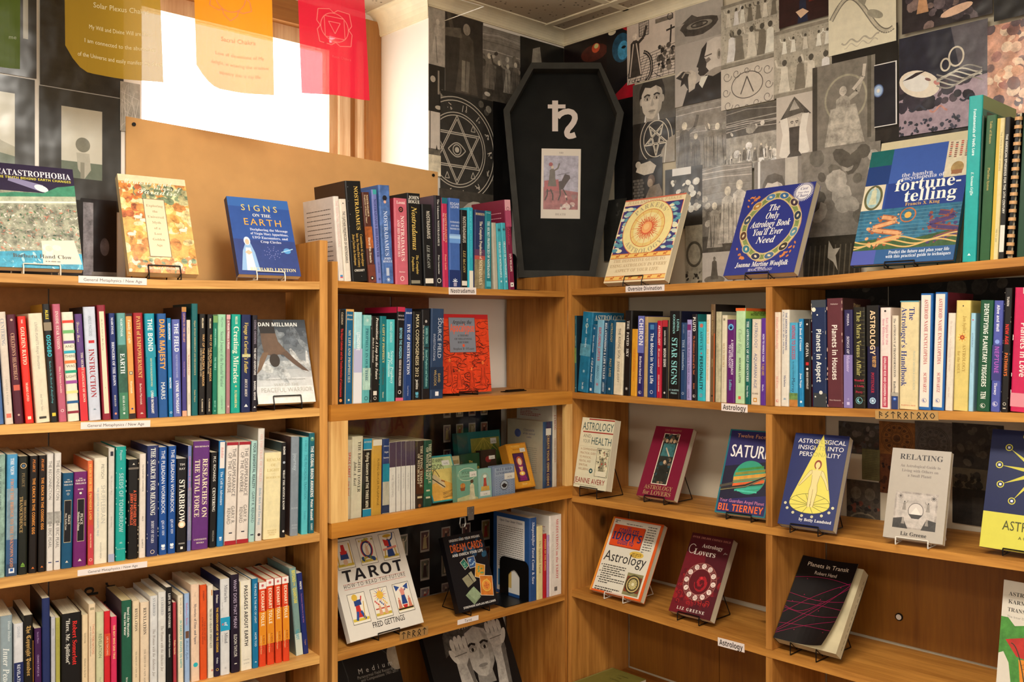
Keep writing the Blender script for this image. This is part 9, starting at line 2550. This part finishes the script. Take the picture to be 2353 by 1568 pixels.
mid_ = [((o[0] + i_[0]) / 2, (o[1] + i_[1]) / 2) for o, i_ in zip(co, ci)]
mb.prism(ci, DEP - .008, DEP - .0005)
mb.build('back_panel', M['blackw'], t)
mb = MB()
art = Art(.37, .70)
def fx(x, y):
	p = cfp(x, y); return ((p[0] - cx0 + .185) / art.k, (.70 - (p[1] - ZB)) / art.k)
wht = 'd8ccc4'
def q4(x0, y0, x1, y1):
	(a, b), (c, d) = fx(x0, y0), fx(x1, y1); art.rect(a, b, c, d, wht)
q4(394, 282, 432, 484); q4(365, 308, 481, 334)
pts = [fx(*p) for p in ((428, 392), (445, 372), (470, 358), (500, 353), (525, 360), (541, 378), (543, 400), (534, 425), (516, 450), (498, 470), (490, 490), (493, 506), (505, 516), (524, 514), (546, 506))]
sw = 37 / 2.8 * 2.93 / PXF / art.k
art.line(pts, sw, wht)
for p in pts[1:-1]:
	art.ell(p[0], p[1], sw / 2, sw / 2, wht, 0, 14)
art.emit(mb, -.185, .70, DEP - .0083)
mb.build('planet_sign', M['matte'], t)
(ax, az), (bx, bz) = cfp(318, 1055), cfp(576, 597)
W_, H_ = bx - ax, bz - az
mb = MB(); mb.box(0, W_, -.0006, 0, 0, H_, hexc('d8cec0'))
a = Art(W_, H_); H = a.H
a.rect(6, H * .1, 94, H * .87, 'a8a4b4', .35); a.poly([(6, H * .55), (94, H * .62), (94, H * .87), (6, H * .87)], 'a06464', .4)
a.poly([(10, H * .5), (52, H * .46), (60, H * .36), (72, H * .38), (74, H * .42), (64, H * .5), (56, H * .58), (14, H * .62)], '4a3c38', .2); a.poly([(8, H * .46), (44, H * .44), (46, H * .6), (8, H * .6)], 'a85a5a', .2)
for x0, x1 in ((16, 10), (24, 30), (48, 44), (56, 66)):
	a.line([(x0, H * .58), ((x0 + x1) / 2 + 3, H * .66), (x1, H * .74)], 3.2, '463a34')
a.figure(28, H * .54, H * .3, '6a6258', 'c8b8a4', .2, 1); a.ell(24, H * .225, 5, 5, '9a4a4a'); a.line([(40, H * .38), (72, H * .34)], 1, '3a3430')
a.blobs(50, H * .68, 92, H * .85, 16, ['c8a8a0', '8a6a6a', 'd0c0b8', '9a5a5a'], rng_of('dth'), 3, 7, .3)
a.text('XIII', 50, H * .07, 4.2, '8a8078', 'S'); a.text('DEATH', 50, H * .955, 5.4, 'a09488', 'S')
a.emit(mb, 0, H_, -.00065)
o = mb.build('picture_card', M['print'], t); o.location = (ax - cx0, DEP - .0086, az - ZB); o.rotation_euler = (0, .014, 0)

# ================================================================ BANNERS
def banner(ul, ur, ubl, ubr, vb, col, fn, label, seed, round_l=0.0, yaw=62.0):
	y0 = 2.05
	rr = w2((ul - PXC) / PXF, 1.0); dpt = y0 / rr.y
	p = rr * dpt
	fr = Frame((p.x, p.y), w2(sin(radians(yaw)), cos(radians(yaw))))
	s1, t1 = fr.s(ur)
	w = s1
	zb = EYE + (HOR - vb) / PXF * (dpt + fr.s(ur)[1]) / 2
	zt = 2.49
	h = zt - zb
	sb0, sb1 = fr.s(ubl)[0], fr.s(ubr)[0]
	r = rng_of(seed)
	ph, am = r.uniform(0, 6), .006

	def pos(x, z, off=0.0):                       # x 0..w, z 0..h (0 at the foot)
		k = 1 - z / h
		xx = x + (sb0 + (sb1 - w - sb0) * (x / w)) * k
		return (xx, am * sin(x / w * 7 + ph + z * 6) * (.3 + k) - off, z)
	mb = MB()
	N, K = 14, 26
	c = hexc(col)
	def foot(x):                                  # rounded lower left corner
		u = x / w
		return h * .13 * max(0, 1 - u / round_l) ** 2 if round_l and u < round_l else 0.0
	for i in range(N):
		for j in range(K):
			q = []
			for a_, b_ in ((i, j), (i + 1, j), (i + 1, j + 1), (i, j + 1)):
				x = w * a_ / N; f0 = foot(x); q.append(pos(x, f0 + (h - f0) * b_ / K))
			mb.face(q, c)
	art = Art(w, h)
	fn(art); clipped(art)
	sub = MB(); art.emit(sub, 0, h, 0, 0)
	for f, cc_ in zip(sub.f, sub.c):
		mb.face([pos(sub.v[i][0], sub.v[i][2], .0008) for i in f], cc_)
	o = mb.build('banner', M['cloth'], None)
	o.matrix_world = fr.mat(0, 0, zb)
	return tag(o, label, 'banner', 'dyed cloth banners hung before the window')


def lotus(a, cx, cy, R, n, c, tri=True):
	for k in range(n):
		t = 2 * pi * (k + .5) / n
		p = lambda q, s: (cx + q * cos(t + s), cy + q * sin(t + s))
		a.line([p(R, -pi / n), p(R * 1.25, -pi / n * .7), p(R * 1.55, 0), p(R * 1.25, pi / n * .7), p(R, pi / n)], 1.2, c)
	a.ring(cx, cy, R, R, 1.2, c, 0, 40)
	if tri:
		a.line([(cx - R * .7, cy - R * .7), (cx + R * .7, cy - R * .7), (cx + R * .7, cy + R * .7), (cx - R * .7, cy + R * .7), (cx - R * .7, cy - R * .7)], 1.1, c)
		a.line([(cx - R * .42, cy - R * .36), (cx + R * .42, cy - R * .36), (cx, cy + R * .42), (cx - R * .42, cy - R * .36)], 1.2, c)


def b_red(a):
	lotus(a, 52, a.H * .50, 22, 4, 'f4b0a0'); a.text('Root Chakra', 60, a.H * .725, 4, 'ec8080', 's')


def b_orange(a):
	lotus(a, 46, a.H * .42, 20, 6, 'e0a080', False); a.text('Sacral Chakra', 55, a.H * .70, 5.6, 'd8a070', 's')
	for i, s in enumerate(['Love all dimensions of My', 'delight, in weaving the creative', 'tapestry that is my life']):
		a.text(s, 56, a.H * (.79 + .058 * i), 4.2, 'd8a070', 's', maxw=84)


def b_gold(a):
	lotus(a, 58, a.H * .42, 18, 8, 'f4ecc8', False); a.text('Solar Plexus Chakra', 58, a.H * .64, 6.0, 'f4ecc8', 's', maxw=58)
	for i, s in enumerate(['My Will and Divine Will are One', 'I am connected to the abundance', 'of the Universe and easily manifest my dream']):
		a.text(s, 56, a.H * (.76 + .078 * i), 4.8, 'f4ecc8', 's', maxw=[64, 74, 88][i])


def b_green(a):
	a.text('of love.', 84, a.H * .66, 6, 'c8ccb0', 's'); a.text('me', 90, a.H * .86, 6, 'c8ccb0', 's')


banner(680, 832, 695, 851, 219, 'c41c34', b_red, 'red cloth banner with a lotus outline, right end of the window', 1, yaw=64)
banner(440, 622, 452, 628, 209, 'e08a20', b_orange, 'orange cloth banner with faint lettering in front of the bright window', 2, .3, 62)
banner(145, 360, 150, 374, 176, 'a8842a', b_gold, 'mustard cloth banner with white lettering at the left of the window', 3, .25, 60)
banner(-130, 47, -130, 46, 147, '586a24', b_green, 'green cloth banner at the top left corner of the photo', 4, yaw=60)
mb = MB()
mb.tube([(x, 2.05 + .0, 2.493 + .03 * ((x - 1.0) / 1.3) ** 2) for x in [-.3 + .16 * k for k in range(14)]] + [(RX1 + .06, YW - .001, 2.505)], .0012, n=6)
o = mb.build('cord', M['wirew']); tag(o, 'thin white cord the cloth banners hang from, above the window', 'cord')

# ================================================================ BOXES AND DECKS IN THE GLAZED CASE
def deck(corners, T, fn, col, label, n, tilt=None, side=None, cat='card deck', name='card_deck'):
	m, W, H, th = solve_face(MID, *corners, z=None, n=n, tilt=tilt)
	zz = zat(MZ[2], .4) + .0005 + T * sin(th)
	top = m.translation.z + H * cos(th)
	H = (top - zz) / cos(th)
	m.translation.z = zz
	mb = MB()
	c, sc = hexc(col), hexc(side or col)
	mb.box(0, W, 0, T, 0, H, c, [sc, sc, c, sc, c, sc])
	a = Art(W, H); fn(a); clipped(a).emit(mb, 0, H)
	o = mb.build(name, M['print']); o.matrix_world = m
	return tag(o, label, cat, 'card decks in the glazed case')


def tagp(a, x, y, w=16, h=12):
	a.rect(x, y, x + w, y + h, 'dcd8d2'); a.text('14.95', x + w * .5, y + h * .8, h * .36, '5a5650', 's')


def d_anim(a):
	H = a.H
	a.rect(0, 0, 100, H, '2a8a90'); a.rect(4, H * .04, 96, H * .97, 'd8c070', .15); a.rect(4, H * .04, 96, H * .3, 'b8c890', .15); a.poly([(4, H * .6), (40, H * .5), (96, H * .7), (96, H * .97), (4, H * .97)], 'd8a048', .2)
	a.poly([(6, H * .42), (28, H * .4), (52, H * .58), (56, H * .7), (44, H * .72), (26, H * .58), (8, H * .62)], 'c8b088', .2)
	a.curve(lambda t: (20 + 12 * t, H * .42 - 14 * sin(t * 2)), 0, 1.8, 12, 2, '3a2a20'); a.curve(lambda t: (8 + 44 * t, H * (.44 + .26 * t)), 0, 1, 10, 3, '2a2018'); a.line([(44, H * .55), (56, H * .58)], 3, '8a4a30')
	for k in range(9):
		a.curve(lambda t: (40 + 52 * t, H * (.8 + .012 * k) + 5 * sin(t * 6 + k)), 0, 1, 10, .6, '6a4a2a')
	a.text('ANCIENT ANIMAL', 36, H * .15, 10, '2a2620', 's', maxw=64); a.text('WISDOM', 34, H * .3, 14, '2a2620', 's', maxw=58); tagp(a, 60, H * .12, 26, 14); a.text('JESSICA DAWN PALMER', 60, H * .92, 3, '5a3a1a', 's')


def d_teal(a):
	H = a.H
	a.rect(0, 0, 100, H, '0f5e60'); a.rect(0, 0, 24, H, '0c4c50'); a.rect(30, H * .12, 97, H * .9, '8a8434', .2)
	a.poly([(30, H * .6), (52, H * .3), (66, H * .48), (84, H * .22), (97, H * .44), (97, H * .9), (30, H * .9)], '4a6a2e', .3); a.ell(44, H * .5, 8, 10, '2a4a26', .4)
	for k in range(5):
		a.line([(60, H * .12), (34 + k * 14, H * .36)], 1.4, 'b0a040')
	tagp(a, 76, H * .14, 14, 10)


def d_robin(a):
	H = a.H
	a.rect(0, 0, 100, H, '173f24', .05); a.text('The', 52, H * .22, 9, 'd0a848', 'S'); a.text('ROBIN WOOD', 52, H * .4, 12, 'd0a848', 'S', maxw=88); a.text('TAROT', 52, H * .58, 12, 'd0a848', 'S', maxw=56); tagp(a, 72, H * .62, 24, 14)


def d_dark(a):
	H = a.H
	a.rect(0, 0, 100, H, '2a1c14', .3); a.ring(50, H * .6, 38, 40, 6, '6a4a2a', .4); a.ell(48, H * .22, 20, 16, '7a1c20', .4); a.ell(50, H * .66, 22, 22, '5a2a24', .5); a.ell(56, H * .6, 7, 8, 'a89a7a', .2); tagp(a, 52, H * .14, 40, 18)


def d_pixie(a):
	H = a.H
	a.rect(0, 0, 100, H, '6a9a86', .05); a.ring(50, H * .26, 44, 24, 2, 'd0d8c0', .1); a.rect(8, H * .18, 92, H * .36, '7aa892'); a.text('PIXIE', 44, H * .25, 10, '3a5a4a', 'S'); a.text('LENORMAND', 46, H * .33, 6, '3a5a4a', 'S', maxw=60)
	a.poly([(14, H * .6), (40, H * .58), (36, H * .68), (20, H * .68)], '8a4a2a', .2); a.ell(28, H * .54, 12, 9, 'b8783a', .3); a.line([(28, H * .48), (28, H * .62)], 1, '4a3a2a')
	a.poly([(0, H * .86), (60, H * .8), (100, H * .9), (100, H), (0, H)], 'b8b88a', .2); a.figure(72, H * .99, H * .56, 'c8c0a0', 'd8c8a8', .3); a.ell(72, H * .46, 8, 7, '4a3a2a', .2); tagp(a, 62, H * .2, 34, 20)


def d_pale(a):
	H = a.H
	a.rect(0, 0, 100, H, '8ab4ac', .05); a.ring(50, H * .42, 34, 52, 1.6, 'b88a4a'); a.figure(50, H * .62, H * .42, 'a8443a', 'd8c0a0', .2); a.ell(50, H * .24, 14, 10, 'd8d8cc', .1); a.poly([(16, H * .7), (84, H * .7), (80, H * .56), (20, H * .56)], 'c8a050', .2); tagp(a, 10, H * .72, 78, 26)


def d_blue(a):
	H = a.H
	a.rect(0, 0, 100, H, '7c8ca8', .05); a.rect(5, H * .04, 95, H * .97, '6a7a98'); a.rect(7, H * .055, 93, H * .955, '8c9cb6', .04); a.rect(12, H * .06, 92, H * .3, '98a6bc'); a.text('BLUE BIRD', 52, H * .16, 9, '2f3f66', 'S', maxw=72); a.text('LENORMAND', 52, H * .27, 8, '2f3f66', 'S', maxw=76)
	for k in range(6):
		for j in range(8):
			x, y = 16 + k * 14, H * (.38 + .075 * j); a.ring(x, y, 5, 4, .8, '5a6a8c')
	a.ell(50, H * .62, 18, 16, 'a8b4c4'); a.ring(50, H * .62, 18, 16, 2, '2a3038'); a.poly([(38, H * .62), (50, H * .55), (64, H * .62), (56, H * .7), (46, H * .7)], '1a1c20'); tagp(a, 52, H * .26, 46, 20)


def d_orange(a):
	H = a.H
	a.rect(0, 0, 100, H, 'c8801e', .15); a.rect(4, H * .03, 96, H * .97, 'd8962a', .15); a.text('ASCENDED', 46, H * .085, 6, 'e8c070', 's'); a.text('MASTERS', 50, H * .155, 6, '8a4a14', 'S')
	a.rect(22, H * .22, 78, H * .86, '3a1a10'); a.rect(25, H * .235, 75, H * .845, '46164a', .3); a.figure(50, H * .84, H * .52, '8a1a6a', 'e0b890', .3); a.ell(50, H * .40, 15, 17, 'b8562a', .2); a.ell(50, H * .415, 9.5, 13, 'e8c8a0', .05); a.ell(50, H * .68, 14, 8, 'f0c050', .2); a.ell(50, H * .68, 6, 4, 'fff0c0'); a.poly([(40, H * .53), (60, H * .53), (54, H * .62), (46, H * .62)], 'e8c080', .05)
	a.text('Oracle', 50, H * .93, 6, 'f0d090', 'S'); tagp(a, 64, H * .12, 26, 14)


def c5(*p):
	return cpx(C5b, *p)


deck(c5((1285, 300), (1690, 275), (1700, 830), (1300, 900)), .022, d_teal, '0f5e60', 'large teal boxed set with a hilly picture, at the back of the glazed case', -.175, 8)
deck(c5((1205, 525), (1300, 515), (1305, 900), (1212, 930)), .02, lambda a: (a.rect(0, 0, 100, a.H, 'c8b488', .2), a.rect(14, a.H * .1, 88, a.H * .4, 'a08a5a', .4), tagp(a, 40, a.H * .2, 50, 18)), 'c8b488', 'small cream card deck behind the tilted yellow animal deck', -.12, 6)
deck(c5((1306, 505), (1480, 490), (1486, 880), (1312, 910)), .024, d_robin, '173f24', 'dark green card deck with gold lettering, behind the green tin', -.115, 5)
deck(c5((1490, 472), (1626, 455), (1640, 840), (1500, 860)), .022, d_dark, '2a1c14', 'dark brown card deck with a round frame, behind the pale blue green deck', -.11, 5)
deck(c5((1040, 520), (1185, 505), (1305, 930), (1035, 970)), .024, d_anim, '2a8a90', 'tilted yellow animal picture deck beside the green witchcraft spine', -.045, 22, side='1f7a84')
deck(c5((1640 + 66, 412), (1890, 394), (1992, 805), (1806, 835)), .032, d_orange, 'c8801e', 'big tilted orange deck with a glowing purple robed woman', -.05, side='b8781e')
deck(c5((1250, 606), (1447, 595), (1456, 915), (1262, 930)), .02, d_pixie, '6a9a86', 'green tin deck with a ship and a seated figure, front of the glazed case', -.022, 3)
deck(c5((1452, 645), (1578, 634), (1584, 890), (1465, 908)), .018, d_pale, '8ab4ac', 'narrow pale blue green deck with a crowned figure, front of the glazed case', -.02, 3)
deck(c5((1592, 610), (1797, 605), (1800, 852), (1596, 886)), .02, d_blue, '7c8ca8', 'grey blue deck with a bird medallion, front right of the glazed case', -.018, 2)

# folded wire stand lying on the shelf right of the orange red book
s_, _ = MID.s(1190, -.05)
o = Matrix.Identity(4)
t = thing('book_stand', MID.mat(s_, -.055, zat(MZ[1], s_) + .0003), 'folded black wire stand lying flat on the empty end of the middle shelf', 'book stand', 'wire book stands')
mb = MB()
mb.tube([(-.045, .0, .002), (.05, .012, .002), (.05, .03, .002), (-.045, .02, .002)], .0014, closed=True)
mb.tube([(-.03, .006, .005), (.045, .016, .005), (.04, .028, .005), (-.03, .016, .005)], .0014, closed=True)
mb.build('wire', M['wire'], t)

# olive booklet lying flat on the low shelf of the right bookcase
zB = zat(RZ[4], .0165) + .0208
mB = Matrix.Identity(4)
for i in range(3):
	mB[i][0], mB[i][1], mB[i][2] = (RGT.d.x, RGT.d.y, 0)[i], (0, 0, -1)[i], (-RGT.n.x, -RGT.n.y, 0)[i]
mB.translation = RGT.P(.022, .012, zB)
t = thing('booklet', mB, 'olive green booklet lying flat on the lowest visible shelf, right bookcase', 'booklet')
shell(t, .135, .19, .020, art_green, '767032', page='d0c8b0')
_dup = {k: v for k, v in LABELS.items() if len(v) > 1}
for k, v in _dup.items():
	print('SAME LABEL', k, v)
